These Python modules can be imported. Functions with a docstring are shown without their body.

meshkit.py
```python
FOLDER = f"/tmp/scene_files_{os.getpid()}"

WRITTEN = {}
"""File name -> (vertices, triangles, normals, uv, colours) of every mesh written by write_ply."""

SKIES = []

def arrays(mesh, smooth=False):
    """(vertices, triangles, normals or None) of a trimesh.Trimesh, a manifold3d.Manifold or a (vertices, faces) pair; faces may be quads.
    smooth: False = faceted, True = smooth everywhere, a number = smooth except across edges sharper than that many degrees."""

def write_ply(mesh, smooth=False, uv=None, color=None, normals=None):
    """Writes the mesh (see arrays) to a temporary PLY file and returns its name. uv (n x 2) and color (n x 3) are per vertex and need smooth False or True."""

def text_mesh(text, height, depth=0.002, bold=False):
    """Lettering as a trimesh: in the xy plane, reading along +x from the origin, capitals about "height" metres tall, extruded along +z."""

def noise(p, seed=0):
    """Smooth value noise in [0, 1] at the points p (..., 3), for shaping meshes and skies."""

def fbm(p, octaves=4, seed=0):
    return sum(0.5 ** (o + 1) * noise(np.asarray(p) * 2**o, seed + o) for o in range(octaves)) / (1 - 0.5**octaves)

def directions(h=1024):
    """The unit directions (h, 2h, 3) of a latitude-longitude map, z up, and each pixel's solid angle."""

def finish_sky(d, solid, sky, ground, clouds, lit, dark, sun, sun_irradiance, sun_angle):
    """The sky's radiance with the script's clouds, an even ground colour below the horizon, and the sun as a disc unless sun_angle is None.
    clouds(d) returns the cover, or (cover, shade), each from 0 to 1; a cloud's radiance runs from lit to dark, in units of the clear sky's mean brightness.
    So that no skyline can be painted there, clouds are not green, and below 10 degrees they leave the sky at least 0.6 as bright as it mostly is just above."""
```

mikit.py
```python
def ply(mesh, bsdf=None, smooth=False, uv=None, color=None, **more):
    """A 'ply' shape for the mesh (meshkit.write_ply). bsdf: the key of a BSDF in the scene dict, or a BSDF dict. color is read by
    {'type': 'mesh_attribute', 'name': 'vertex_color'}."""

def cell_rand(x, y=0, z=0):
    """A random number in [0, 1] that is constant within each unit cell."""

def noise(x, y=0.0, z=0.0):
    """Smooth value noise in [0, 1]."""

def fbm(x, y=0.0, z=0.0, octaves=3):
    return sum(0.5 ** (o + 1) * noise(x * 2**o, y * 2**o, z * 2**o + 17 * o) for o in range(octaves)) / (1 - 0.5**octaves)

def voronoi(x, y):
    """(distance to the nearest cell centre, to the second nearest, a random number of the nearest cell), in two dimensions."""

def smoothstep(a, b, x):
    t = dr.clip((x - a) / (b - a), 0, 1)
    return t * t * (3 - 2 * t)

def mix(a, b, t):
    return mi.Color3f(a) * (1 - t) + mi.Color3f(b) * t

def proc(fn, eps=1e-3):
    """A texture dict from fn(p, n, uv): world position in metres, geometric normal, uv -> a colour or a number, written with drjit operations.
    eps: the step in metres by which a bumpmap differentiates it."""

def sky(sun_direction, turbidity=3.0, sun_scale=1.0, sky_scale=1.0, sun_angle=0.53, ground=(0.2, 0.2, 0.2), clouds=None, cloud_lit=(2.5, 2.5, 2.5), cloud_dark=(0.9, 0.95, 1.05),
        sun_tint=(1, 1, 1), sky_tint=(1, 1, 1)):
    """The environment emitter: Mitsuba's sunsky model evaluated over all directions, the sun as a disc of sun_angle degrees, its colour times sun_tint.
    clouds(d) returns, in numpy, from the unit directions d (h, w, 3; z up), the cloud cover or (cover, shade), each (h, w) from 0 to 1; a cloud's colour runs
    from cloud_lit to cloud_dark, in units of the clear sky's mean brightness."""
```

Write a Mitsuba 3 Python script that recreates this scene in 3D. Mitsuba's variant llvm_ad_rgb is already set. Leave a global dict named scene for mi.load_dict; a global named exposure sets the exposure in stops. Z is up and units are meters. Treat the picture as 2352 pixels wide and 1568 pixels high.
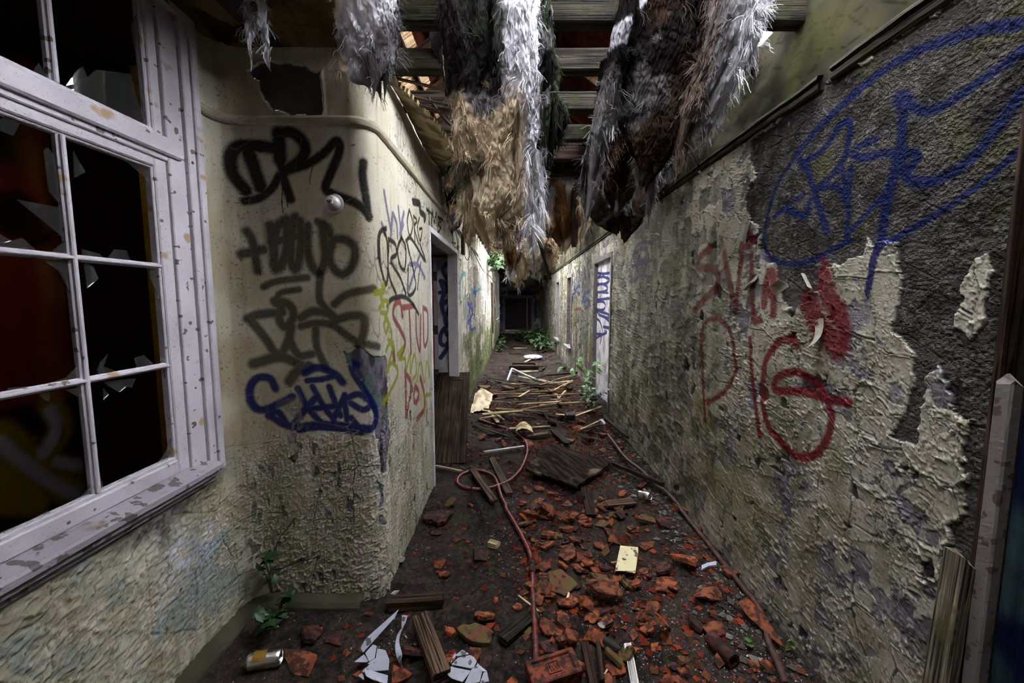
import math, random
import numpy as np, trimesh, shapely
import mitsuba as mi, drjit as dr, mikit, meshkit
from mikit import proc, noise, fbm, voronoi, smoothstep, mix
from scipy.spatial import cKDTree

T = mi.ScalarTransform4f
scene, labels = {}, {}
rng = np.random.default_rng(7)

# ------------------------------------------------------------------ camera, sky, exposure
EYE = np.array([0.0, 0.0, 1.5])
YAW, PITCH = math.atan(5 / 950), math.atan(94 / 950)
LOOK = np.array([-math.sin(YAW) * math.cos(PITCH), math.cos(YAW) * math.cos(PITCH), -math.sin(PITCH)])
scene['camera'] = dict(type='perspective', fov=2 * math.degrees(math.atan(1176 / 950)), fov_axis='x', near_clip=0.02, far_clip=200.0,
                       to_world=T().look_at(origin=EYE.tolist(), target=(EYE + LOOK).tolist(), up=[0, 0, 1]))


def overcast(d):
    return np.ones(d.shape[:2]), 0.35 * meshkit.fbm(d * 3.0, 3)


scene['sky'] = mikit.sky((0.3, -0.2, 0.9), turbidity=6.0, sun_scale=0.0, sky_scale=1.0, clouds=overcast, cloud_lit=(2.32, 2.32, 2.45), cloud_dark=(1.8, 1.83, 1.98), ground=(0.12, 0.13, 0.1))
exposure = 6.95


# ------------------------------------------------------------------ helpers
def L(*c):
    """An sRGB colour 0-255 as linear."""
    c = np.asarray(c[0] if len(c) == 1 else c, float) / 255
    return np.where(c <= 0.04045, c / 12.92, ((c + 0.055) / 1.055) ** 2.4)


def numbered(name, holder=None):
    stem = (holder + '__' + name) if holder else name
    key, n = stem, 0
    while key in USED:
        n += 1
        key = f'{stem}_{n:03d}'
    USED.add(key)
    return key


USED = set()


def put(name, mesh, bsdf, parent=None, smooth=False, uv=None, color=None, label=None, category=None, group=None, kind=None):
    key = numbered(name, parent)
    scene[key] = mikit.ply(mesh, bsdf, smooth=smooth, uv=uv, color=color)
    tag(key, label, category, group, kind)
    return key


def tag(key, label=None, category=None, group=None, kind=None):
    d = {k: v for k, v in dict(label=label, category=category, group=group, kind=kind).items() if v}
    if d:
        labels[key] = d


def thing(name, label=None, category=None, group=None, kind=None):
    key = numbered(name)
    tag(key, label, category, group, kind)
    return key


def h2(ix, iy, seed):
    h = (ix.astype(np.int64) * 374761393 + iy.astype(np.int64) * 668265263 + seed * 1446650323) & 0xFFFFFFFF
    h = ((h ^ (h >> 13)) * 1274126177) & 0xFFFFFFFF
    return ((h ^ (h >> 16)) & 0xFFFFFF) / 16777215.0


def vn(x, y, seed=0):
    """Smooth value noise in the plane."""
    ix, iy = np.floor(x), np.floor(y)
    tx, ty = x - ix, y - iy
    tx, ty = tx * tx * (3 - 2 * tx), ty * ty * (3 - 2 * ty)
    a, b = h2(ix, iy, seed), h2(ix + 1, iy, seed)
    c, d = h2(ix, iy + 1, seed), h2(ix + 1, iy + 1, seed)
    return (a * (1 - tx) + b * tx) * (1 - ty) + (c * (1 - tx) + d * tx) * ty


def fb(x, y, octaves=4, seed=0):
    return sum(0.5 ** (o + 1) * vn(x * 2 ** o + 13.7 * o, y * 2 ** o - 7.1 * o, seed + o) for o in range(octaves)) / (1 - 0.5 ** octaves)


def ss(a, b, x):
    t = np.clip((x - a) / (b - a), 0, 1)
    return t * t * (3 - 2 * t)


def lerp(c, d, t):
    return c * (1 - t[..., None]) + np.asarray(d) * t[..., None]


def cells(x, y, size, seed=0, sx=1.0):
    """Jittered cells: (distance to the border, random of the cell, second random, centre distance)."""
    x, y = x / (size * sx), y / size
    lo, hi = np.floor([x.min(), y.min()]).astype(int) - 2, np.ceil([x.max(), y.max()]).astype(int) + 3
    gx, gy = np.meshgrid(np.arange(lo[0], hi[0]), np.arange(lo[1], hi[1]), indexing='ij')
    px, py = gx + 0.1 + 0.8 * h2(gx, gy, seed), gy + 0.1 + 0.8 * h2(gx, gy, seed + 1)
    tree = cKDTree(np.c_[px.ravel(), py.ravel()])
    d, i = tree.query(np.c_[x.ravel(), y.ravel()], k=2)
    r = h2(gx, gy, seed + 2).ravel()[i[:, 0]]
    r2 = h2(gx, gy, seed + 3).ravel()[i[:, 0]]
    return ((d[:, 1] - d[:, 0]) * size).reshape(x.shape), r.reshape(x.shape), r2.reshape(x.shape), (d[:, 0] * size).reshape(x.shape)


def spray(x, y, strokes, soft=0.35, seed=0):
    """How much spray paint of these strokes covers each point."""
    out = np.zeros(x.shape)
    P = np.c_[x.ravel(), y.ravel()]
    for w, pts in strokes:
        p = np.array(pts, float)
        if len(p) > 2:   # rounded by Catmull-Rom
            q = np.vstack([2 * p[0] - p[1], p, 2 * p[-1] - p[-2]])
            t = np.linspace(0, 1, 9)[:-1, None]
            c = [0.5 * (2 * q[i] + (q[i + 1] - q[i - 1]) * t + (2 * q[i - 1] - 5 * q[i] + 4 * q[i + 1] - q[i + 2]) * t ** 2 + (3 * q[i] - q[i - 1] - 3 * q[i + 1] + q[i + 2]) * t ** 3) for i in range(1, len(p))]
            p = np.vstack(c + [p[-1:]])
        seg = np.hypot(*np.diff(p, axis=0).T)
        n = np.maximum(1, (seg / (w * 0.15)).astype(int))
        d = np.vstack([a + (b - a) * np.linspace(0, 1, k, endpoint=False)[:, None] for a, b, k in zip(p[:-1], p[1:], n)] + [p[-1:]])
        lo, hi = d.min(0) - w * 2, d.max(0) + w * 2
        m = (P[:, 0] > lo[0]) & (P[:, 0] < hi[0]) & (P[:, 1] > lo[1]) & (P[:, 1] < hi[1])
        if not m.any():
            continue
        dist = cKDTree(d).query(P[m], distance_upper_bound=w * 2)[0]
        a = 1 - ss(0.5 * w * (1 - soft), 0.5 * w * (1 + 1.6 * soft), np.minimum(dist, 9))
        f = out.ravel()
        f[m] = np.maximum(f[m], a)
        out = f.reshape(x.shape)
    speck = vn(x * 260, y * 260, 91 + seed)
    return np.clip(out * (0.93 + 0.3 * speck) + ((out > 0.02) & (speck > 0.86)) * 0.25, 0, 1)


def inside(x, y, poly, wob=0.0, seed=3):
    """Signed distance to the polygon's edge, positive inside, its edge made ragged by noise."""
    p = shapely.Polygon(poly).buffer(0)
    if wob:
        x = x + wob * (fb(x * 22, y * 22, 4, seed) - 0.5) * 2
        y = y + wob * (fb(x * 22, y * 22, 4, seed + 9) - 0.5) * 2
    b = np.array(p.bounds)
    out = np.full(x.shape, -0.2)
    m = (x > b[0] - 0.1) & (x < b[2] + 0.1) & (y > b[1] - 0.1) & (y < b[3] + 0.1)
    if m.any():
        pt = shapely.points(x[m], y[m])
        d = shapely.distance(p.boundary if hasattr(p, 'boundary') else p, pt)
        out[m] = np.where(shapely.contains_xy(p, x[m], y[m]), d, -d)
    return out


def grid_faces(n, m, keep=None):
    i, j = np.meshgrid(np.arange(n - 1), np.arange(m - 1), indexing='ij')
    q = np.stack([i * m + j, (i + 1) * m + j, (i + 1) * m + j + 1, i * m + j + 1], -1)
    q = q.reshape(-1, 4) if keep is None else q[keep]
    return np.vstack([q[:, [0, 1, 2]], q[:, [0, 2, 3]]])


def compact(v, f, *more):
    u, inv = np.unique(f, return_inverse=True)
    return (v[u], inv.reshape(f.shape), *[a[u] for a in more])


def join(*ms):
    ms = [m if isinstance(m, trimesh.Trimesh) else trimesh.Trimesh(*m, process=False) for m in ms]
    return trimesh.util.concatenate(ms) if len(ms) > 1 else ms[0]


def box(x0, x1, y0, y1, z0, z1, bev=0.0):
    """A box with chamfered edges: the convex hull of its cut corners."""
    if bev <= 0:
        m = trimesh.creation.box((x1 - x0, y1 - y0, z1 - z0))
        m.apply_translation([(x0 + x1) / 2, (y0 + y1) / 2, (z0 + z1) / 2])
        return m
    b = bev
    pts = []
    for x, sx in ((x0, 1), (x1, -1)):
        for y, sy in ((y0, 1), (y1, -1)):
            for z, sz in ((z0, 1), (z1, -1)):
                pts += [(x + sx * b, y + sy * b, z), (x + sx * b, y, z + sz * b), (x, y + sy * b, z + sz * b)]
    return trimesh.convex.convex_hull(np.array(pts))


def rotm(rx=0, ry=0, rz=0, at=(0, 0, 0)):
    m = trimesh.transformations.euler_matrix(rx, ry, rz, 'sxyz')
    m[:3, 3] = at
    return m


def plank(l, w, t, seed=0, bev=0.003, bow=0.0, ragged=0.0, nl=8):
    """A piece of wood along x from 0 to l, its uv running in metres with the grain: (vertices, faces, uv)."""
    r = np.random.default_rng(seed)
    prof = np.array([(-w / 2 + bev, -t / 2), (w / 2 - bev, -t / 2), (w / 2, -t / 2 + bev), (w / 2, t / 2 - bev), (w / 2 - bev, t / 2), (-w / 2 + bev, t / 2), (-w / 2, t / 2 - bev), (-w / 2, -t / 2 + bev)])
    m = len(prof)
    xs = np.linspace(0, l, nl)
    v = np.zeros((nl, m, 3))
    for i, x in enumerate(xs):
        k = 1 + 0.05 * r.normal(size=(m, 1)) * min(1, ragged * 20)
        v[i, :, 0] = x + (ragged * r.uniform(-1, 1, m) if i in (0, nl - 1) else 0)
        v[i, :, 1:] = prof * k
        v[i, :, 2] += bow * math.sin(math.pi * x / l)
    per = np.r_[0, np.cumsum(np.hypot(*(np.roll(prof, -1, 0) - prof).T))]
    # one strip per side, so that uv runs on
    V, F, U = [], [], []
    off = r.uniform(0, 50, 2)
    for j in range(m):
        a = len(V) and sum(len(q) for q in V)
        V.append(np.concatenate([v[:, j], v[:, (j + 1) % m]]))
        U.append(np.concatenate([np.c_[xs, np.full(nl, per[j])], np.c_[xs, np.full(nl, per[j + 1])]]) + off)
        i = np.arange(nl - 1)
        F.append(np.vstack([np.c_[i, i + nl, i + nl + 1], np.c_[i, i + nl + 1, i + 1]])[:, ::-1] + a)
    for e, i in ((0, 0), (1, nl - 1)):
        a = sum(len(q) for q in V)
        V.append(v[i])
        U.append(np.c_[v[i, :, 1] * 0.2, v[i, :, 2]] + off)
        k = np.arange(1, m - 1)
        f = np.c_[np.zeros(m - 2, int), k, k + 1] + a
        F.append(f if e == 1 else f[:, ::-1])
    V, F, U = np.vstack(V), np.vstack(F), np.vstack(U)
    mesh = trimesh.Trimesh(V, F, process=False)
    return (V, F if mesh.volume > 0 else F[:, ::-1], U)


def wood(name, p, M, bsdf, **kw):
    v, f, u = p
    v = v @ np.asarray(M)[:3, :3].T + np.asarray(M)[:3, 3]
    return put(name, (v, f), bsdf, uv=u, **kw)


def along(a, b, up=(0, 0, 1)):
    """The matrix that lays +x from a to b, with local z near up."""
    a, b = np.array(a, float), np.array(b, float)
    x = (b - a) / np.linalg.norm(b - a)
    y = np.cross(up, x)
    y /= np.linalg.norm(y)
    m = np.eye(4)
    m[:3, 0], m[:3, 1], m[:3, 2], m[:3, 3] = x, y, np.cross(x, y), a
    return m, float(np.linalg.norm(b - a))


def smooth_path(pts, n=8):
    p = np.array(pts, float)
    q = np.vstack([2 * p[0] - p[1], p, 2 * p[-1] - p[-2]])
    t = np.linspace(0, 1, n + 1)[:-1, None]
    c = [0.5 * (2 * q[i] + (q[i + 1] - q[i - 1]) * t + (2 * q[i - 1] - 5 * q[i] + 4 * q[i + 1] - q[i + 2]) * t ** 2 + (3 * q[i] - q[i - 1] - 3 * q[i + 1] + q[i + 2]) * t ** 3) for i in range(1, len(p))]
    return np.vstack(c + [p[-1:]])


def tube(pts, r, sides=10, caps=True):
    """A tube with closed ends along a polyline; r one radius or one per point."""
    p = np.asarray(pts, float)
    r = np.broadcast_to(r, (len(p),)).astype(float)
    t = np.gradient(p, axis=0)
    t /= np.linalg.norm(t, axis=1, keepdims=True) + 1e-12
    a = np.cross(t[0], [0, 0, 1.0] if abs(t[0, 2]) < 0.9 else [1.0, 0, 0])
    a /= np.linalg.norm(a)
    ang = np.arange(sides) * 2 * np.pi / sides
    v = []
    for k in range(len(p)):
        a = a - t[k] * (a @ t[k])
        a /= np.linalg.norm(a)
        b = np.cross(t[k], a)
        v.append(p[k] + r[k] * (np.cos(ang)[:, None] * a + np.sin(ang)[:, None] * b))
    v = np.vstack(v)
    i, j = np.meshgrid(np.arange(len(p) - 1), np.arange(sides), indexing='ij')
    q = np.stack([i * sides + j, i * sides + (j + 1) % sides, (i + 1) * sides + (j + 1) % sides, (i + 1) * sides + j], -1).reshape(-1, 4)
    f = np.vstack([q[:, [0, 1, 2]], q[:, [0, 2, 3]]])
    if caps:
        n = len(v)
        v = np.vstack([v, p[0], p[-1]])
        k = np.arange(sides)
        f = np.vstack([f, np.c_[np.full(sides, n), (k + 1) % sides, k], np.c_[np.full(sides, n + 1), n - sides + k, n - sides + (k + 1) % sides]])
    return v, f


def lathe(profile, n=24):
    """Revolves (radius, height) pairs about z."""
    return trimesh.creation.revolve(np.array(profile, float), sections=n)


def extrude(poly, t):
    return trimesh.creation.extrude_polygon(poly if isinstance(poly, shapely.Polygon) else shapely.Polygon(poly), t, engine='earcut')


# ------------------------------------------------------------------ materials
def vcol():
    return {'type': 'mesh_attribute', 'name': 'vertex_color'}


def both(b):
    return {'type': 'twosided', 'bsdf': b}


def stipple(p, n, uv):
    return noise(p.x * 230 + 3, p.y * 230, p.z * 230)


scene['wall_paint'] = both({'type': 'bumpmap', 'bump': proc(stipple, 6e-4), 'scale': 0.0016, 'bsdf': {'type': 'principled', 'base_color': vcol(), 'roughness': 0.45, 'specular': 0.09}})
scene['wall_gloss'] = both({'type': 'bumpmap', 'bump': proc(stipple, 6e-4), 'scale': 0.0014, 'bsdf': {'type': 'principled', 'base_color': vcol(), 'roughness': 0.30, 'specular': 0.36}})
scene['plaster'] = both({'type': 'bumpmap', 'bump': proc(lambda p, n, uv: noise(p.x * 150, p.y * 150, p.z * 150) + 0.6 * noise(p.x * 360, p.y * 360, p.z * 360), 6e-4), 'scale': 0.006, 'bsdf': {'type': 'principled', 'base_color': vcol(), 'roughness': 0.9, 'specular': 0.06}})
scene['matte'] = both({'type': 'principled', 'base_color': vcol(), 'roughness': 0.95, 'specular': 0.04})
scene['damp'] = both({'type': 'principled', 'base_color': vcol(), 'roughness': 0.6, 'specular': 0.2})
scene['wool'] = both({'type': 'bumpmap', 'bump': proc(lambda p, n, uv: noise(p.x * 170, p.y * 170, p.z * 45) + 0.6 * noise(p.x * 60, p.y * 60, p.z * 22), 8e-4), 'scale': 0.012, 'bsdf': {'type': 'diffuse', 'reflectance': vcol()}})
scene['fibre'] = both({'type': 'diffuse', 'reflectance': vcol()})


def wood_colour(dark, light, moss=None, k=1.0):
    dark, light = L(dark), L(light)

    def fn(p, n, uv):
        g = fbm(uv.x * 3, uv.y * 160, 0, 3)
        c = noise(uv.x * 9, uv.y * 420, 5)
        t = smoothstep(0.28, 0.72, 0.7 * g + 0.3 * c)
        col = mix(mi.Color3f(dark.tolist()), mi.Color3f(light.tolist()), t)
        crack = smoothstep(0.70, 0.80, noise(uv.x * 4, uv.y * 240, 11))
        col = col * (1 - 0.8 * crack)
        col = col * (0.55 + 0.9 * noise(p.x * 11, p.y * 11, p.z * 11))
        if moss:
            m = smoothstep(0.52, 0.66, fbm(p.x * 14, p.y * 14, p.z * 14 + 3, 3))
            col = mix(col, mi.Color3f(L(moss).tolist()), m * 0.7)
        return col
    return fn


def grain_bump(p, n, uv):
    return noise(uv.x * 6, uv.y * 330, 2)


def wood_bsdf(dark, light, moss=None, rough=0.75):
    return both({'type': 'bumpmap', 'bump': proc(grain_bump, 5e-4), 'scale': 0.0012, 'bsdf': {'type': 'principled', 'base_color': proc(wood_colour(dark, light, moss)), 'roughness': rough, 'specular': 0.08}})


scene['wood_grey'] = wood_bsdf((19, 17, 14), (58, 53, 44), (38, 42, 24))
scene['wood_weathered'] = wood_bsdf((66, 61, 52), (124, 116, 100), (78, 76, 50))
scene['wood_brown'] = wood_bsdf((42, 31, 26), (98, 80, 66))
scene['wood_dark'] = wood_bsdf((26, 20, 16), (62, 48, 38))
scene['wood_pale'] = wood_bsdf((110, 94, 70), (190, 172, 134))
scene['wood_board'] = wood_bsdf((150, 96, 42), (236, 214, 178))
scene['wood_white'] = wood_bsdf((150, 146, 140), (222, 220, 216))


def plain_wood(dark, light):
    dark, light = L(dark), L(light)
    return both({'type': 'diffuse', 'reflectance': proc(lambda p, n, uv: mix(mi.Color3f(dark.tolist()), mi.Color3f(light.tolist()), noise(uv.x * 3, uv.y * 120)))})


scene['roof_wood'] = plain_wood((22, 17, 14), (64, 48, 38))
scene['roof_tile'] = both({'type': 'diffuse', 'reflectance': proc(lambda p, n, uv: mix(mi.Color3f(L(40, 23, 19).tolist()), mi.Color3f(L(76, 40, 30).tolist()), noise(p.x * 24, p.y * 24, p.z * 24)))})


def painted(col, chip, amount=0.62, rust=None):
    col, chip = L(col), L(chip)

    def fn(p, n, uv):
        a = fbm(p.x * 34, p.y * 34, p.z * 34, 3)
        c = mix(mi.Color3f(col.tolist()) * (0.82 + 0.3 * noise(p.x * 8, p.y * 8, p.z * 8)), mi.Color3f(chip.tolist()), smoothstep(amount, amount + 0.05, a))
        d = smoothstep(0.72, 0.86, fbm(p.x * 210, p.y * 210 + p.x * 60, p.z * 210, 2))
        c = c * (1 - 0.5 * d)
        if rust:
            r = smoothstep(0.70, 0.80, fbm(p.x * 12 + 9, p.y * 12, p.z * 12, 3))
            c = mix(c, mi.Color3f(L(rust).tolist()), 0.8 * r)
        return c
    return fn


def chip_bump(p, n, uv):
    return noise(p.x * 160, p.y * 160, p.z * 160)


def paint_bsdf(col, chip, amount=0.62, rust=None, rough=0.5):
    return both({'type': 'bumpmap', 'bump': proc(chip_bump, 6e-4), 'scale': 0.0015, 'bsdf': {'type': 'principled', 'base_color': proc(painted(col, chip, amount, rust)), 'roughness': rough, 'specular': 0.45}})


scene['white_paint'] = paint_bsdf((176, 172, 180), (96, 86, 78), 0.70, (150, 116, 66))
scene['sill_paint'] = paint_bsdf((138, 134, 142), (84, 80, 78), 0.58, (110, 88, 60))
scene['teal_paint'] = paint_bsdf((52, 78, 84), (70, 66, 62), 0.66)
scene['grey_paint'] = paint_bsdf((104, 98, 96), (72, 62, 56), 0.64)
scene['door_white'] = paint_bsdf((196, 194, 196), (140, 134, 130), 0.72)


def clay(base, alt, dirt=(34, 28, 24), amount=0.5, moss=None):
    base, alt, dirt = L(base), L(alt), L(dirt)

    def fn(p, n, uv):
        a = noise(p.x * 30, p.y * 30, p.z * 30)
        c = mix(mi.Color3f(base.tolist()), mi.Color3f(alt.tolist()), smoothstep(0.3, 0.7, a))
        d = smoothstep(amount, amount + 0.2, fbm(p.x * 46 + 5, p.y * 46, p.z * 46, 3))
        c = mix(c, mi.Color3f(dirt.tolist()), d * 0.85)
        s = smoothstep(0.86, 0.93, noise(p.x * 300, p.y * 300, p.z * 300))
        c = mix(c, mi.Color3f(0.3, 0.27, 0.24), s * 0.5)
        if moss:
            m = smoothstep(0.45, 0.6, fbm(p.x * 26, p.y * 26 + 7, p.z * 26, 3))
            c = mix(c, mi.Color3f(L(moss).tolist()), m * 0.75)
        return c
    return fn


def clay_bump(p, n, uv):
    return noise(p.x * 190, p.y * 190, p.z * 190)


def clay_bsdf(*a, **k):
    return both({'type': 'bumpmap', 'bump': proc(clay_bump, 6e-4), 'scale': 0.003, 'bsdf': {'type': 'principled', 'base_color': proc(clay(*a, **k)), 'roughness': 0.7, 'specular': 0.14}})


scene['clay_red'] = clay_bsdf((104, 56, 38), (122, 70, 48), (38, 30, 25), amount=.42)
scene['clay_brick'] = clay_bsdf((118, 60, 44), (92, 48, 38), (42, 32, 28), amount=.42)
scene['clay_orange'] = clay_bsdf((138, 74, 44), (108, 55, 36), (42, 32, 26), amount=0.44)
scene['clay_dark'] = clay_bsdf((76, 44, 38), (56, 36, 32), (30, 25, 23), amount=0.42)
scene['clay_moss'] = clay_bsdf((98, 62, 46), (84, 66, 46), moss=(84, 78, 40))
scene['rubber_red'] = both({'type': 'principled', 'base_color': proc(clay((104, 36, 34), (84, 32, 30), (46, 30, 28), 0.5)), 'roughness': 0.45, 'specular': 0.5})
scene['rubber_brown'] = both({'type': 'principled', 'base_color': proc(clay((70, 44, 36), (56, 36, 30), (36, 28, 25), 0.5)), 'roughness': 0.55, 'specular': 0.4})
scene['plastic_white'] = both({'type': 'principled', 'base_color': proc(painted((158, 161, 174), (84, 78, 74), 0.64)), 'roughness': 0.35, 'specular': 0.5})
scene['stone'] = both({'type': 'principled', 'base_color': proc(clay((150, 146, 138), (110, 106, 100), (52, 46, 42), 0.5)), 'roughness': 0.85})
scene['cream_flake'] = both({'type': 'principled', 'base_color': proc(painted((206, 196, 150), (92, 76, 56), 0.60)), 'roughness': 0.5, 'specular': 0.4})
scene['tin'] = {'type': 'roughconductor', 'material': 'Al', 'alpha': 0.18}
scene['black'] = both({'type': 'principled', 'base_color': {'type': 'rgb', 'value': [0.012, 0.011, 0.011]}, 'roughness': 0.8})
scene['iron'] = both({'type': 'principled', 'base_color': proc(clay((70, 62, 58), (48, 42, 40), (92, 52, 30), 0.5)), 'roughness': 0.5, 'metallic': 0.5})
scene['glass'] = {'type': 'blendbsdf', 'weight': 0.025, 'clean': {'type': 'thindielectric', 'int_ior': 1.5}, 'dust': both({'type': 'diffuse', 'reflectance': {'type': 'rgb', 'value': [.30, .34, .34]}})}
scene['porcelain'] = both({'type': 'principled', 'base_color': proc(painted((172, 164, 164), (96, 90, 88), 0.62)), 'roughness': 0.22, 'specular': 0.6})


def soil(p, n, uv):
    a, b = fbm(p.x * 5, p.y * 5, 2, 3), noise(p.x * 60, p.y * 60, p.z * 60)
    c = mix(mi.Color3f(L(20, 17, 15).tolist()), mi.Color3f(L(50, 42, 37).tolist()), smoothstep(0.25, 0.75, 0.5 * a + 0.5 * b))
    g = noise(p.x * 330, p.y * 330, p.z * 330)
    c = c * (0.35 + 1.3 * g)
    w = smoothstep(0.86, 0.92, noise(p.x * 420 + 7, p.y * 420, p.z * 420)) * smoothstep(0.35, 0.6, a)
    c = mix(c, mi.Color3f(0.30, 0.28, 0.27), w)
    m = smoothstep(0.60, 0.72, fbm(p.x * 7 + 4, p.y * 7, 5, 3))
    return mix(c, mi.Color3f(L(44, 46, 24).tolist()), 0.55 * m * smoothstep(0.4, 0.7, b))


scene['soil'] = both({'type': 'bumpmap', 'bump': proc(lambda p, n, uv: noise(p.x * 240, p.y * 240, 1), 6e-4), 'scale': 0.004, 'bsdf': {'type': 'principled', 'base_color': proc(soil), 'roughness': 0.85, 'specular': 0.12}})

# ------------------------------------------------------------------ graffiti strokes as (width, points) and areas as polygons, in coordinates along each wall (run, height), metres
DPL = [(.0512,[(4.108,2.175),(4.01,2.188),(3.94,2.181),(3.908,2.131),(3.912,2.06),(3.958,1.993)]),(.0576,[(3.981,2.157),(4.0,2.094),(4.023,2.012)]),(.0352,[(3.951,1.947),(4.015,1.962),(4.074,2.003),(4.11,2.058)]),(.0576,[(4.118,2.242),(4.119,2.13)]),(.0384,[(4.119,2.13),(4.133,2.039),(4.157,1.957)]),(.048,[(4.116,2.237),(4.172,2.246),(4.221,2.21),(4.233,2.166),(4.203,2.121),(4.14,2.08)]),(.0384,[(4.14,2.08),(4.24,2.11),(4.317,2.156),(4.37,2.206),(4.388,2.192),(4.38,2.147),(4.341,2.066),(4.318,2.003),(4.356,1.974),(4.43,1.948),(4.474,1.923),(4.506,1.889)]),(.0352,[(4.49,2.122),(4.484,2.061),(4.496,1.962),(4.506,1.88)])]
DRIPS = [(.005,[(4.125,2.012),(4.117,1.948),(4.12,1.898)]),(.004,[(4.141,1.967),(4.142,1.921)]),(.004,[(4.266,2.103),(4.251,2.057),(4.247,2.023)]),(.005,[(4.457,2.193),(4.439,2.188)]),(.004,[(4.0,1.636),(4.0,1.612)])]
HOUO = [(.0377,[(3.926,1.71),(4.021,1.733)]),(.0348,[(3.952,1.814),(3.975,1.763),(3.988,1.636)]),(.0435,[(4.06,1.838),(4.066,1.726),(4.073,1.646)]),(.0435,[(4.133,1.865),(4.083,1.819),(4.067,1.669),(4.093,1.655),(4.125,1.726),(4.137,1.856)]),(.0406,[(4.171,1.875),(4.148,1.763),(4.146,1.669),(4.169,1.65),(4.193,1.744),(4.194,1.856)]),(.0377,[(4.228,1.838),(4.223,1.726),(4.246,1.646),(4.279,1.636),(4.304,1.707),(4.293,1.847)]),(.0319,[(4.275,1.856),(4.321,1.828),(4.329,1.791)]),(.0348,[(4.333,1.763),(4.324,1.679),(4.37,1.62),(4.419,1.65),(4.442,1.726),(4.409,1.772),(4.352,1.777),(4.332,1.744)]),(.0377,[(4.056,1.763),(4.215,1.8)])]
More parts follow.
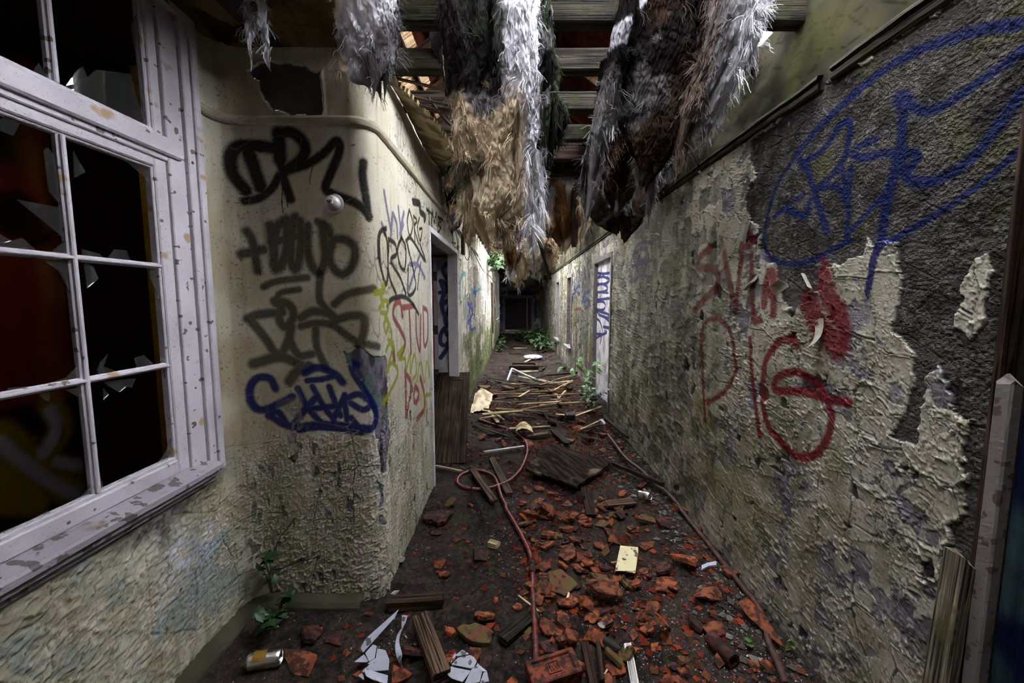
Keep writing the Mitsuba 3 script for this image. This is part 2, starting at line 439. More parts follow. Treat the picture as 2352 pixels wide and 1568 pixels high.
DPR = [(.029,[(4.012,1.563),(4.08,1.589),(4.215,1.605)]),(.0261,[(4.07,1.507),(4.091,1.536),(4.176,1.551)]),(.0319,[(4.276,1.622),(4.267,1.527),(4.282,1.479),(4.342,1.416)]),(.0377,[(3.935,1.416),(3.984,1.435),(4.091,1.445)]),(.0377,[(3.947,1.406),(4.006,1.323),(4.062,1.245),(4.108,1.304),(4.131,1.382)]),(.0377,[(4.083,1.474),(4.06,1.498),(4.122,1.483),(4.144,1.43),(4.102,1.377),(4.075,1.421),(4.092,1.474)]),(.0348,[(4.126,1.372),(4.118,1.323),(4.158,1.245),(4.222,1.25)]),(.0377,[(4.177,1.421),(4.237,1.45),(4.314,1.435),(4.331,1.396)]),(.0319,[(4.175,1.382),(4.254,1.396),(4.331,1.382),(4.416,1.319),(4.533,1.279)]),(.0319,[(4.335,1.483),(4.395,1.527),(4.52,1.556)]),(.0348,[(4.342,1.411),(4.41,1.43),(4.467,1.42),(4.464,1.343),(4.434,1.294)]),(.0319,[(4.243,1.372),(4.244,1.284),(4.27,1.215),(4.283,1.186)]),(.0435,[(3.949,1.206),(4.07,1.235),(4.166,1.2)]),(.0435,[(4.108,1.121),(4.144,1.166),(4.205,1.195)])]
BLUETAG = [(.0338,[(4.04,1.086),(4.015,1.134),(3.958,1.136),(3.926,1.089),(3.93,1.019),(3.972,.983),(4.057,1.015),(4.119,1.046)]),(.0312,[(3.999,.955),(4.045,.973),(4.101,.904),(4.175,.985),(4.227,1.041)]),(.0338,[(4.184,1.161),(4.244,1.186),(4.321,1.158),(4.359,1.116)]),(.026,[(4.192,1.124),(4.261,1.131),(4.321,1.146)]),(.0286,[(4.145,1.086),(4.195,.985),(4.256,.914)]),(.026,[(4.215,1.096),(4.274,.985),(4.312,.935)]),(.026,[(4.294,1.096),(4.342,.955)]),(.026,[(4.366,1.056),(4.307,.935)]),(.026,[(4.362,1.046),(4.373,.935)]),(.0286,[(4.378,1.041),(4.436,1.058),(4.486,1.012),(4.452,.983),(4.394,1.016)]),(.026,[(4.433,1.2),(4.404,1.206),(4.412,1.156),(4.455,1.085),(4.508,.978),(4.499,.897),(4.449,.883),(4.392,.945)]),(.0312,[(4.004,.955),(4.101,.902),(4.251,.914),(4.39,.904),(4.487,.889)]),(.0208,[(4.14,.881),(4.23,.894),(4.35,.884),(4.439,.868)]),(.026,[(4.175,.985),(4.354,1.006)])]
LILAC_TAG = [(.03,[(4.66,2.029),(4.694,1.964),(4.747,1.867)]),(.028,[(4.793,1.952),(4.743,1.832)]),(.028,[(4.808,1.955),(4.867,1.913),(4.876,1.844)]),(.028,[(4.909,2.011),(4.962,1.856)]),(.03,[(4.606,1.867),(4.655,1.835)]),(.028,[(5.03,2.009),(4.938,1.899)]),(.03,[(4.929,1.87),(5.005,1.938)]),(.028,[(5.138,1.722),(5.362,1.736),(5.562,1.664)]),(.028,[(5.418,1.813),(5.103,1.569)])]
ORG = [(.0243,[(4.67,1.858),(4.578,1.823),(4.56,1.75),(4.575,1.658),(4.643,1.581),(4.685,1.666),(4.678,1.798),(4.628,1.835)]),(.0243,[(4.706,1.802),(4.695,1.633),(4.817,1.534)]),(.0243,[(4.707,1.81),(4.824,1.801),(4.841,1.75),(4.739,1.705),(4.905,1.628),(5.026,1.542)]),(.0243,[(4.962,1.856),(4.87,1.78),(4.912,1.702),(5.01,1.682),(5.051,1.802),(4.962,1.856)]),(.0243,[(5.072,1.853),(5.278,1.606),(5.08,1.536),(5.097,1.708)]),(.0243,[(5.052,1.85),(5.195,1.881),(5.585,1.782),(5.425,1.881)]),(.0175,[(5.322,1.574),(5.438,1.759)]),(.0189,[(5.149,2.048),(5.098,1.965),(5.155,1.895),(5.234,1.979),(5.158,2.05)]),(.0189,[(5.253,2.034),(5.282,1.883)]),(.0189,[(5.253,2.034),(5.346,2.021),(5.268,1.965),(5.385,1.875)]),(.0189,[(5.422,2.057),(5.361,1.981),(5.427,1.903),(5.497,1.993),(5.414,1.979)]),(.0459,[(5.253,2.122),(5.441,2.151),(5.446,2.104),(5.604,2.102),(5.574,2.069)]),(.027,[(5.667,2.164),(5.865,2.169)]),(.027,[(5.759,2.19),(5.753,2.06)]),(.027,[(5.851,2.09),(5.887,2.196),(5.955,2.122),(6.035,2.214),(6.055,2.113)]),(.027,[(6.108,2.204),(6.095,2.063),(6.218,2.128),(6.109,2.136),(6.215,2.181),(6.108,2.201)]),(.027,[(6.178,2.204),(6.361,2.215)]),(.027,[(6.276,2.216),(6.242,2.118)]),(.027,[(4.66,1.473),(4.735,1.507),(4.965,1.522),(5.157,1.487),(5.34,1.409)]),(.0189,[(6.876,2.09),(7.118,2.115)]),(.0189,[(6.998,2.15),(6.989,2.054)]),(.0189,[(7.145,2.127),(7.088,2.067),(7.219,2.083),(7.197,2.134)]),(.0189,[(7.306,2.146),(7.284,2.064),(7.4,2.106),(7.33,2.116)]),(.0189,[(7.551,2.144),(7.457,2.094),(7.527,2.054)]),(.0189,[(7.461,1.98),(7.644,1.978),(7.513,1.903)])]
LIME_TAG = [(.0297,[(4.531,1.538),(4.614,1.547)]),(.0297,[(4.609,1.58),(4.568,1.53),(4.593,1.474)]),(.0243,[(4.555,1.465),(4.596,1.497),(4.676,1.488),(4.643,1.438),(4.569,1.442)]),(.0243,[(4.614,1.416),(4.671,1.38),(4.623,1.341),(4.598,1.384),(4.641,1.417)]),(.0243,[(4.616,1.441),(4.717,1.325),(4.614,1.25)]),(.0243,[(4.678,1.285),(4.742,1.268),(4.614,1.14),(4.703,1.177),(4.807,1.097),(4.559,1.0)]),(.0243,[(4.658,1.304),(4.739,1.243)]),(.0243,[(4.814,1.207),(4.937,1.23),(4.835,1.185),(4.966,1.157),(4.978,1.086),(5.085,1.172),(5.078,1.059),(5.19,1.158),(5.227,1.032),(5.132,1.007)]),(.0216,[(5.24,.975),(5.347,1.08),(5.438,.946)]),(.0216,[(5.387,1.072),(5.463,.919),(5.561,1.058),(5.643,.921),(5.621,1.074)]),(.0297,[(5.668,.788),(5.458,.812),(5.445,.681)])]
STUD = [(.033,[(4.937,1.412),(4.892,1.487),(4.793,1.48),(4.756,1.419),(4.877,1.34),(4.976,1.255),(4.869,1.181)]),(.033,[(4.941,1.46),(5.207,1.466)]),(.033,[(5.092,1.457),(5.11,1.179)]),(.033,[(5.264,1.411),(5.272,1.258),(5.356,1.168),(5.408,1.395)]),(.033,[(5.485,1.437),(5.494,1.188),(5.612,1.227),(5.63,1.409),(5.487,1.451)]),(.045,[(4.739,1.243),(4.751,1.179)]),(.039,[(4.96,1.089),(4.953,.821)]),(.036,[(4.959,1.08),(5.076,.997),(5.042,.9),(4.957,.828)]),(.039,[(5.192,.951),(5.142,.887),(5.209,.838),(5.284,.887),(5.192,.949)]),(.039,[(5.337,.979),(5.436,.865),(5.451,.738),(5.216,.724)])]
TEAL = [(.06,[(7.522,1.471),(7.472,1.686),(7.699,1.806),(7.937,1.84),(8.098,1.75),(7.966,1.27)]),(.05,[(9.05,2.144),(9.156,1.988)]),(.06,[(11.08,2.162),(11.297,.804)]),(.06,[(11.968,1.925),(11.708,1.245)]),(.08,[(10.303,1.849),(10.607,1.276)]),(.05,[(9.0,1.603),(10.65,1.748)])]
LEFTBLUE = [(.05,[(8.553,1.552),(8.616,1.108),(8.326,1.254),(8.87,1.463),(9.071,1.078)]),(.05,[(9.136,1.773),(9.513,1.612),(9.125,1.653)]),(.05,[(11.93,1.514),(11.905,1.239)]),(.04,[(8.719,1.055),(9.326,1.062)]),(.06,[(9.442,1.736),(9.292,1.263)]),(.05,[(8.346,1.466),(8.973,1.321),(8.32,1.191)])]
LEFTBLACK = [(.02,[(7.522,1.471),(7.624,1.489),(7.591,1.443),(7.522,1.471)]),(.02,[(8.245,1.005),(8.344,.824),(8.497,.961),(8.627,.768),(8.822,.955)]),(.02,[(8.948,2.294),(11.089,2.254)]),(.03,[(11.924,1.445),(11.775,.903)])]
RBLUE = [(.0264,[(1.023,2.131),(1.093,2.164),(1.174,2.191),(1.266,2.213),(1.373,2.219),(1.499,2.198),(1.65,2.157),(1.781,2.095)]),(.0187,[(1.781,2.095),(1.888,2.009),(1.948,1.887),(1.963,1.78),(1.904,1.692),(1.764,1.651),(1.635,1.657),(1.517,1.692),(1.459,1.708)]),(.0286,[(1.752,2.068),(1.695,2.007),(1.648,1.902),(1.576,1.757)]),(.033,[(1.751,2.066),(1.724,2.046)]),(.0242,[(1.724,2.051),(1.629,2.061),(1.559,2.113),(1.514,2.118),(1.497,2.089),(1.51,2.019),(1.545,1.97),(1.627,1.93),(1.648,1.902)]),(.022,[(1.89,1.871),(1.831,1.892),(1.757,1.858),(1.69,1.836),(1.677,1.893)]),(.0132,[(1.876,1.882),(1.712,1.927)]),(.0176,[(1.524,1.964),(1.481,1.832),(1.48,1.718)]),(.0176,[(1.481,1.954),(1.481,1.832)]),(.0198,[(1.626,1.922),(1.538,1.907),(1.48,1.824)]),(.0187,[(1.484,1.719),(1.454,1.744),(1.372,1.807),(1.307,1.852)]),(.0242,[(1.393,2.013),(1.427,2.019),(1.479,2.001),(1.431,1.971),(1.355,1.959),(1.308,1.943),(1.251,1.924),(1.245,1.897),(1.27,1.88)]),(.0396,[(1.321,2.109),(1.294,2.087)]),(.0308,[(1.306,2.095),(1.298,1.985),(1.311,1.899),(1.326,1.824),(1.34,1.691)]),(.0242,[(1.302,2.097),(1.271,2.061),(1.235,2.033),(1.186,2.023),(1.121,2.038),(1.059,2.053),(1.012,2.067)]),(.0286,[(1.305,1.942),(1.272,1.868),(1.236,1.839),(1.178,1.829),(1.113,1.849),(1.066,1.887),(1.033,1.931),(1.007,1.968)]),(.0187,[(1.276,1.695),(1.186,1.729),(1.105,1.769),(1.048,1.803),(.99,1.845)])]
RBLUE2 = [(.024,[(1.286,1.684),(1.327,1.672),(1.35,1.629),(1.366,1.531)]),(.02,[(1.344,1.688),(1.361,1.609)]),(.01,[(1.374,1.531),(1.366,1.509)])]
RRED = [(.0455,[(2.488,1.803),(2.596,1.776),(2.642,1.712),(2.471,1.688),(2.388,1.654),(2.386,1.579),(2.516,1.51),(2.663,1.44)]),(.042,[(2.316,1.758),(2.256,1.622),(2.165,1.451)]),(.035,[(2.165,1.451),(2.143,1.694),(2.151,1.773),(2.1,1.829),(2.051,1.797),(2.071,1.768),(2.151,1.773)]),(.035,[(2.05,1.718),(2.008,1.428),(1.952,1.409)]),(.0455,[(1.925,1.482),(1.912,1.603),(1.872,1.611),(1.851,1.443)]),(.0385,[(1.913,1.533),(1.863,1.522)]),(.07,[(1.566,1.593),(1.55,1.543),(1.471,1.431)]),(.0875,[(1.638,1.502),(1.563,1.402),(1.471,1.336)]),(.0525,[(1.475,1.471),(1.446,1.386)]),(.021,[(1.596,1.669),(1.549,1.596)])]
PIG = [(.0288,[(2.546,1.205),(2.525,1.347),(2.368,1.401),(2.208,1.327),(2.142,1.184),(2.143,1.114),(2.244,.999),(2.423,.893)]),(.0272,[(2.554,1.286),(2.515,1.074),(2.445,.78)]),(.0288,[(2.023,1.313),(1.976,1.102),(1.9,.872)])]
PIGG = [(.032,[(1.683,1.317),(1.706,1.338),(1.775,1.331),(1.847,1.279),(1.896,1.191),(1.889,1.035),(1.846,.943),(1.747,.894),(1.645,.868),(1.56,.897),(1.498,.972),(1.474,1.055),(1.491,1.117),(1.565,1.185),(1.666,1.21),(1.761,1.184),(1.81,1.145),(1.798,1.108),(1.633,1.135),(1.493,1.141),(1.399,1.149)])]
RMID = [(.0286,[(4.102,1.685),(4.164,1.778),(4.076,1.948),(3.935,2.016),(3.71,2.013),(3.525,1.975)]),(.0286,[(3.909,1.761),(4.073,1.918),(3.883,1.968),(3.66,1.928),(3.78,1.847),(3.969,1.879)]),(.0286,[(3.826,1.865),(3.727,1.762),(3.616,1.897),(3.6,1.74)]),(.026,[(4.117,1.834),(3.511,1.835)]),(.0286,[(4.049,1.683),(3.813,1.727),(3.496,1.683)])]
RMIDK = [(.014,[(3.588,1.623),(3.667,1.585),(3.636,1.492),(3.534,1.479),(3.524,1.582),(3.588,1.623)]),(.014,[(3.711,1.383),(3.467,1.391)]),(.014,[(3.434,1.63),(3.422,1.505),(3.359,1.603),(3.39,1.554),(3.278,1.481)]),(.014,[(3.224,1.61),(3.244,1.481),(3.154,1.551),(3.115,1.47)])]
RFAR = [(.05,[(7.055,1.716),(6.86,2.032),(6.75,1.657)]),(.05,[(6.575,1.986),(6.408,1.649),(6.967,1.612),(6.389,1.463),(6.866,1.359)]),(.05,[(8.066,2.01),(7.938,1.743),(7.674,1.957),(7.56,1.731),(7.323,1.963)]),(.05,[(8.13,1.63),(7.473,1.756),(7.373,1.618),(8.142,1.749)]),(.06,[(8.672,1.481),(8.23,1.572),(8.217,1.452)]),(.05,[(6.745,1.608),(7.111,1.484),(6.459,1.509)]),(.05,[(8.532,1.262),(8.373,.834),(8.59,.689)])]
RFARG = [(.09,[(7.0,1.176),(6.825,.957),(6.887,.824)]),(.06,[(15.494,1.749),(15.054,1.08)])]
RFARR = [(.04,[(7.995,1.321),(7.098,1.36)]),(.04,[(12.15,1.161),(11.659,.788)]),(.04,[(17.07,.773),(16.586,.487)])]
BARE = [(2.125,2.274),(2.112,2.186),(2.046,2.082),(2.12,2.072),(2.126,1.933),(2.024,1.861),(1.976,1.822),(1.979,1.761),(1.884,1.651),(1.813,1.56),(1.791,1.483),(1.719,1.47),(1.658,1.511),(1.577,1.544),(1.571,1.593),(1.541,1.623),(1.442,1.631),(1.408,1.649),(1.395,1.698),(1.345,1.695),(1.286,1.686),(1.276,1.655),(1.257,1.574),(1.249,1.415),(1.224,1.384),(1.209,1.366),(1.186,1.274),(1.191,1.188),(1.24,1.105),(1.167,1.083),(1.145,1.187),(1.14,1.258),(1.122,1.323),(1.084,1.294),(1.076,1.206),(1.045,1.174),(1.056,1.122),(1.023,1.076),(1.027,.991),(1.031,.923),(1.052,.849),(1.038,.77),(1.034,.672),(1.041,.569),(1.048,.457),(.6,.05),(.6,2.36),(1.242,2.284),(1.609,2.304)]
PATCH = [(3.995,2.501),(4.041,2.528),(4.086,2.545),(4.144,2.535),(4.203,2.531),(4.253,2.521),(4.296,2.493),(4.318,2.5),(4.319,2.438),(4.322,2.326),(4.25,2.312),(4.177,2.319),(4.104,2.34),(4.066,2.389),(4.05,2.438),(4.044,2.459),(4.009,2.48)]
LILACPATCH = [(4.371,1.271),(4.404,1.262),(4.423,1.297),(4.463,1.279),(4.486,1.243),(4.543,1.225),(4.601,1.23),(4.629,1.208),(4.607,.991),(4.634,.795),(4.557,.635),(4.531,.645),(4.509,.871),(4.479,1.018),(4.434,1.142),(4.402,1.194),(4.368,1.211)]
STAIN = [(3.23,.74),(3.287,.742),(3.398,.733),(3.593,.717),(3.714,.744),(3.723,.702),(3.623,.675),(3.544,.662),(3.482,.653),(3.456,.584),(3.421,.598),(3.392,.672),(3.328,.688),(3.282,.693)]
STAIN2 = [(3.497,.602),(3.58,.588),(3.664,.483),(3.678,.377),(3.648,.32),(3.575,.307),(3.517,.386),(3.477,.502)]
SHARDS = [[(1.126,1.7676),(1.2354,1.6812),(1.2413,1.7174),(1.2417,1.7701)],[(1.2046,1.9207),(1.2145,1.9325),(1.2456,1.9045),(1.2417,1.7701),(1.2066,1.8083)],[(1.0784,1.6451),(1.128,1.6679),(1.1539,1.6434),(1.156,1.6224),(1.0762,1.6228)],[(1.1966,1.6389),(1.2375,1.679),(1.2481,1.6269)],[(1.2859,1.949),(1.2962,1.9272),(1.3161,1.8948),(1.2804,1.8677)],[(1.354,1.6265),(1.3861,1.6693),(1.4294,1.6702),(1.4447,1.629)],[(1.2823,1.6567),(1.3377,1.6483),(1.3525,1.6264),(1.2763,1.6219)],[(1.4623,1.9716),(1.5228,1.9415),(1.5486,1.8952),(1.5486,1.8022),(1.5542,1.7088),(1.5441,1.6442),(1.5808,1.6281),(1.583,2.001)],[(1.1742,1.6122),(1.2107,1.5857),(1.2249,1.5512),(1.2392,1.5),(1.2582,1.6176)],[(1.0401,1.2566),(1.0601,1.2728),(1.1292,1.2643),(1.1975,1.2723),(1.2488,1.3167),(1.2532,1.2563)],[(1.2835,1.6173),(1.3116,1.6064),(1.3243,1.569),(1.2861,1.5376)],[(1.2901,1.2772),(1.3037,1.3031),(1.3318,1.3276),(1.3172,1.2968),(1.2972,1.2648)],[(1.2909,1.2575),(1.3002,1.2952),(1.3468,1.2704),(1.3651,1.2555)],[(1.4223,1.3006),(1.4603,1.3063),(1.496,1.2678),(1.4335,1.2433)],[(1.4981,1.2513),(1.5215,1.2605),(1.5701,1.3171),(1.5634,1.4507),(1.5138,1.5789),(1.51,1.6317),(1.5848,1.6284),(1.5956,1.242)],[(1.1164,1.2413),(1.1554,1.2425),(1.1481,1.2138),(1.1341,1.2273)],[(1.1941,1.2378),(1.2246,1.2378),(1.2573,1.2446),(1.2578,1.1825)],[(1.1161,.8893),(1.1976,.9005),(1.2318,.919),(1.2619,.9912),(1.2554,1.0222),(1.2765,.8833)],[(1.306,1.2405),(1.422,1.2299),(1.4025,1.2),(1.3838,1.207),(1.3591,1.1943),(1.3269,1.2189)],[(1.3041,1.2209),(1.3217,1.1955),(1.303,1.1812)],[(1.5386,1.2379),(1.5951,1.2369),(1.603,.8798),(1.4505,.8794),(1.5201,.9305),(1.5548,.996),(1.5489,1.1009)],[(1.3037,.8927),(1.3541,.905),(1.3786,.8896),(1.3084,.88)],[(1.0055,.9059),(1.0829,.9011),(1.1156,.9065),(1.125,.8884),(1.0226,.8923)],[(1.1097,1.9633),(1.1304,1.986),(1.1567,1.9794),(1.1346,1.933),(1.107,1.9353)],[(1.2816,2.1265),(1.3227,2.1965),(1.3399,2.2156),(1.3502,2.188),(1.3808,2.227),(1.41,2.2396),(1.5053,2.278),(1.5479,2.1077)],[(1.1923,2.117),(1.215,2.1573),(1.2359,2.1277),(1.2547,2.1134)],[(1.5215,2.4425),(1.5301,2.3626),(1.5359,2.2502),(1.5495,2.1233),(1.5673,2.1228),(1.5845,2.5686)]]
PATCH_CEIL = [(-1.205,1.667),(-1.19,1.68),(-1.169,1.712),(-1.145,1.771),(-1.078,1.771),(-1.077,1.829),(-1.104,1.867),(-1.19,1.89),(-1.254,1.899),(-1.261,1.839),(-1.245,1.77)]
KORIERS = [(.035,[(6.118,1.906),(5.649,1.859),(5.282,1.846)]),(.035,[(5.77,1.914),(5.779,1.867),(6.015,1.825)]),(.03,[(5.726,1.864),(5.55,1.803)]),(.035,[(5.613,1.817),(6.015,1.825),(6.134,1.774),(5.831,1.726),(5.395,1.728),(5.274,1.767),(5.613,1.817)]),(.035,[(6.111,1.7),(5.765,1.73),(5.419,1.684),(5.385,1.638),(5.688,1.616),(6.03,1.619)]),(.035,[(6.097,1.7),(5.99,1.582),(6.08,1.54)]),(.03,[(5.994,1.622),(5.324,1.596)]),(.035,[(6.182,1.508),(5.234,1.528)]),(.03,[(5.814,1.559),(5.777,1.521)]),(.035,[(6.164,1.474),(5.675,1.486),(5.472,1.444),(5.6,1.376),(6.041,1.373)]),(.035,[(6.103,1.474),(6.155,1.386),(5.929,1.326)]),(.035,[(6.004,1.367),(5.792,1.344),(5.297,1.325),(5.264,1.282),(5.655,1.286),(5.891,1.306)]),(.035,[(5.592,1.295),(5.176,1.23)]),(.035,[(6.179,1.244),(5.848,1.216),(5.672,1.142),(5.632,1.062),(5.747,.9)]),(.035,[(5.251,1.149),(5.577,1.148),(5.196,1.159)]),(.05,[(5.418,1.092),(5.376,1.089)]),(.035,[(6.154,1.007),(5.567,1.047)]),(.035,[(5.358,1.084),(5.894,.985),(6.142,.888)])]
LEAF_TAG = [(.045,[(-.713,1.757),(-.692,1.868),(-.757,1.905),(-.796,1.831),(-.741,1.72),(-.705,1.645),(-.781,1.608),(-.826,1.72)]),(.04,[(-.838,1.589),(-.649,1.627)]),(.04,[(-.798,1.72),(-.65,1.496)]),(.045,[(-.781,1.608),(-.821,1.458),(-.745,1.496),(-.689,1.421),(-.785,1.345),(-.821,1.458)]),(.045,[(-.688,1.496),(-.747,1.364),(-.673,1.251),(-.768,1.232),(-.785,1.345)]),(.045,[(-.749,1.232),(-.826,1.136),(-.838,1.022),(-.771,1.003),(-.655,1.175)]),(.05,[(-.779,1.146),(-.732,1.079),(-.666,1.022)]),(.045,[(-.732,1.079),(-.762,.964),(-.841,.849)]),(.045,[(-.742,1.06),(-.726,.849),(-.729,.655)]),(.05,[(-.682,.868),(-.674,.849)])]
END_TAG = [(.07,[(-.498,1.619),(-.585,1.489),(-.498,1.317)]),(.07,[(-.498,1.274),(-.585,1.187),(-.499,1.101)]),(.07,[(-.586,1.014),(-.499,.927),(-.565,.797)]),(.07,[(-.587,.71),(-.5,.58)]),(.07,[(-.541,1.619),(-.544,.493)]),(.07,[(.886,1.661),(.952,1.489),(.888,1.317),(.954,1.187)]),(.07,[(.954,1.187),(.89,1.014),(.964,.928),(.892,.624)]),(.07,[(.921,.928),(.956,.754)]),(.09,[(-.259,1.898),(-.208,1.782),(-.173,1.898)]),(.09,[(-.156,1.898),(-.104,1.782),(-.069,1.898)]),(.09,[(-.052,1.898),(-.0,1.782),(.034,1.898)]),(.09,[(.052,1.898),(.104,1.782),(.138,1.898)]),(.09,[(.155,1.898),(.207,1.782),(.242,1.898)]),(.09,[(.259,1.898),(.311,1.782),(.345,1.898)]),(.09,[(.363,1.898),(.415,1.782),(.449,1.898)]),(.09,[(.466,1.898),(.518,1.782),(.553,1.898)]),(.09,[(.57,1.898),(.622,1.782),(.656,1.898)]),(.09,[(.674,1.898),(.726,1.782),(.76,1.898)]),(.07,[(-.259,1.833),(.777,1.842)]),(.06,[(-.562,1.898),(-.476,1.79),(-.389,1.898)]),(.06,[(-.571,1.79),(-.367,1.855)])]
ROOM_WHITE = [(.04,[(2.309,.874),(2.279,.82),(2.337,.765),(2.325,.844)]),(.04,[(2.372,.85),(2.387,.73)]),(.04,[(2.368,.807),(2.429,.802),(2.399,.85)]),(.04,[(2.451,.809),(2.473,.816),(2.456,.714)]),(.05,[(1.995,.959),(2.013,.855),(1.947,.759)]),(.05,[(1.785,.869),(1.869,.736),(1.964,.599),(2.073,.479)]),(.05,[(2.268,.643),(2.4,.58),(2.556,.5)]),(.05,[(2.002,.693),(2.099,.631)])]
ROOM_YELLOW = [(.1,[(2.002,.989),(2.033,.86),(1.955,.745)]),(.12,[(1.788,.898),(1.872,.766),(1.983,.601),(2.083,.474)]),(.09,[(2.269,.655),(2.402,.599),(2.573,.507)]),(.1,[(1.773,.746),(1.827,.651),(1.892,.525),(1.843,.56),(1.774,.596)]),(.08,[(1.956,.712),(2.109,.627)])]
ROOM_RED = [(.2,[(1.895,1.987),(1.961,1.984),(1.898,1.851)]),(.25,[(1.882,1.603),(1.887,1.401)]),(.22,[(1.994,1.395),(2.133,1.261)]),(.2,[(1.861,1.311),(1.872,1.249)]),(.2,[(1.867,1.223),(1.842,1.129)]),(.2,[(2.026,1.232),(1.985,1.1)]),(.14,[(2.255,.949),(2.411,.976)])]
ROOM_BLACK = [(.14,[(2.362,2.296),(2.309,2.128),(2.318,1.976),(2.267,1.826)]),(.14,[(2.465,2.306),(2.447,2.128),(2.454,1.852)]),(.12,[(2.319,1.989),(2.439,2.039)]),(.12,[(1.931,1.848),(1.92,1.905),(1.974,1.936),(2.016,1.811)]),(.1,[(2.361,1.654),(2.51,1.623)])]
SHARD_SPOTS = [(-.2,2.282,.102,'dark'),(-.418,2.194,.072,'orange'),(-.383,2.098,.072,'orange'),(.201,2.396,.106,'orange'),(.321,2.285,.115,'red'),(.167,1.957,.105,'red'),(.247,2.045,.147,'brown'),(.448,1.933,.151,'curved'),(.39,1.816,.109,'orange'),(.225,1.801,.087,'red'),(.15,1.751,.079,'orange'),(.462,2.084,.102,'moss'),(.236,1.642,.085,'tri'),(.371,1.692,.108,'orange'),(.152,1.647,.07,'dark'),(-.29,1.728,.063,'orange'),(-.168,1.703,.134,'plate'),(-.133,1.799,.081,'orange'),(.073,2.624,.093,'moss'),(.37,2.435,.101,'dark'),(.019,1.875,.045,'orange'),(.249,1.528,.084,'red'),(-.118,1.581,.053,'dark'),(-.169,1.609,.069,'red'),(-.265,1.597,.053,'orange'),(-.007,1.484,.041,'orange'),(.168,2.813,.091,'orange'),(.232,2.78,.09,'red'),(.106,2.7,.111,'orange'),(.459,2.671,.055,'red'),(.192,1.6,.058,'dark'),(-.491,2.495,.066,'dark'),(.424,2.291,.061,'orange'),(.369,2.162,.077,'red'),(.275,2.182,.058,'orange'),(.171,2.181,.084,'red'),(.374,1.481,.059,'red'),(.949,2.115,.157,'tri'),(.795,2.021,.115,'orange'),(.827,2.144,.096,'dark'),(.949,1.887,.124,'ridge'),(1.116,2.014,.075,'red'),(.888,1.701,.087,'ridge'),(.667,1.687,.056,'orange'),(.607,1.643,.042,'orange'),(.59,1.767,.056,'red'),(.824,1.754,.074,'dark'),(.876,2.643,.14,'moss'),(.977,2.557,.113,'dark'),(1.137,2.675,.118,'moss'),(.795,2.363,.084,'red'),(.673,1.524,.051,'orange'),(.958,1.52,.051,'orange'),(.591,2.047,.092,'brown'),(.719,2.143,.083,'red'),(1.2,2.069,.055,'red'),(.777,2.543,.075,'red'),(.993,1.495,.05,'orange'),(.7,2.75,.048,'orange'),(.597,2.542,.06,'red'),(1.151,2.426,.043,'orange'),(1.132,1.777,.048,'dark'),(-.884,1.569,.145,'ridge'),(-.452,1.522,.115,'tri'),(-.425,1.604,.093,'dark'),(-.905,1.698,.092,'dark'),(-.506,2.655,.175,'dark'),(-.792,1.677,.08,'dark'),(-.692,1.833,.037,'red'),(-.516,1.577,.038,'orange'),(.164,2.844,.091,'orange'),(.241,2.778,.097,'red'),(.109,2.714,.095,'orange'),(.393,2.897,.075,'moss'),(.834,3.046,.079,'orange'),(.7,2.749,.064,'red'),(.098,3.121,.081,'red'),(.199,3.162,.073,'red'),(.299,3.062,.088,'red'),(-.244,4.994,.128,'orange'),(.741,4.585,.13,'ridge'),(.594,4.268,.097,'moss'),(.616,3.928,.09,'red'),(.861,4.462,.102,'dark'),(.752,4.197,.108,'orange'),(.955,4.307,.11,'red'),(-.335,4.319,.099,'red'),(-.162,4.301,.086,'red'),(-.608,4.154,.095,'dark'),(-.456,2.875,.075,'dark'),(-.473,6.393,.199,'brown'),(-.114,6.477,.201,'moss'),(-.281,7.015,.119,'brown'),(.789,4.806,.123,'red'),(.597,5.432,.108,'red'),(.586,2.732,.063,'red'),(.066,2.912,.059,'orange'),(-.067,5.611,.095,'red'),(.814,6.166,.157,'brown'),(.595,6.241,.176,'brown')]
RED_HOSE = [(.09,1.489,.045),(.093,1.693,.045),(.095,1.909,.045),(.099,2.145,.045),(.091,2.286,.045),(.026,2.534,.045),(-.054,2.788,.045),(-.017,2.754,.045),(-.059,2.844,.045),(-.096,2.976,.045),(-.128,3.171,.045),(-.165,3.323,.045),(-.238,3.416,.045),(-.33,3.452,.045),(-.415,3.415,.045),(-.461,3.321,.045),(-.458,3.211,.045),(-.4,3.133,.045),(-.297,3.099,.045),(-.191,3.126,.045),(-.112,3.182,.045),(-.047,3.246,.045),(.018,3.37,.045),(.086,3.607,.045),(.131,3.939,.045),(.116,4.226,.045),(.048,4.421,.045),(-.029,4.567,.045),(-.163,4.695,.045),(-.301,4.771,.045),(-.423,4.84,.045)]
BROWN_HOSE = [(.972,4.172,.12),(.976,3.896,.12),(.985,3.516,.12),(1.04,3.269,.12),(1.069,2.994,.12),(1.103,2.9,.12),(1.115,2.712,.12),(1.115,2.624,.11),(1.115,2.388,.11),(1.115,2.189,.11),(1.115,2.019,.11),(1.115,1.865,.11),(1.113,1.759,.11),(1.085,1.664,.11),(1.039,1.56,.11),(1.02,1.478,.11),(.99,1.381,.11)]
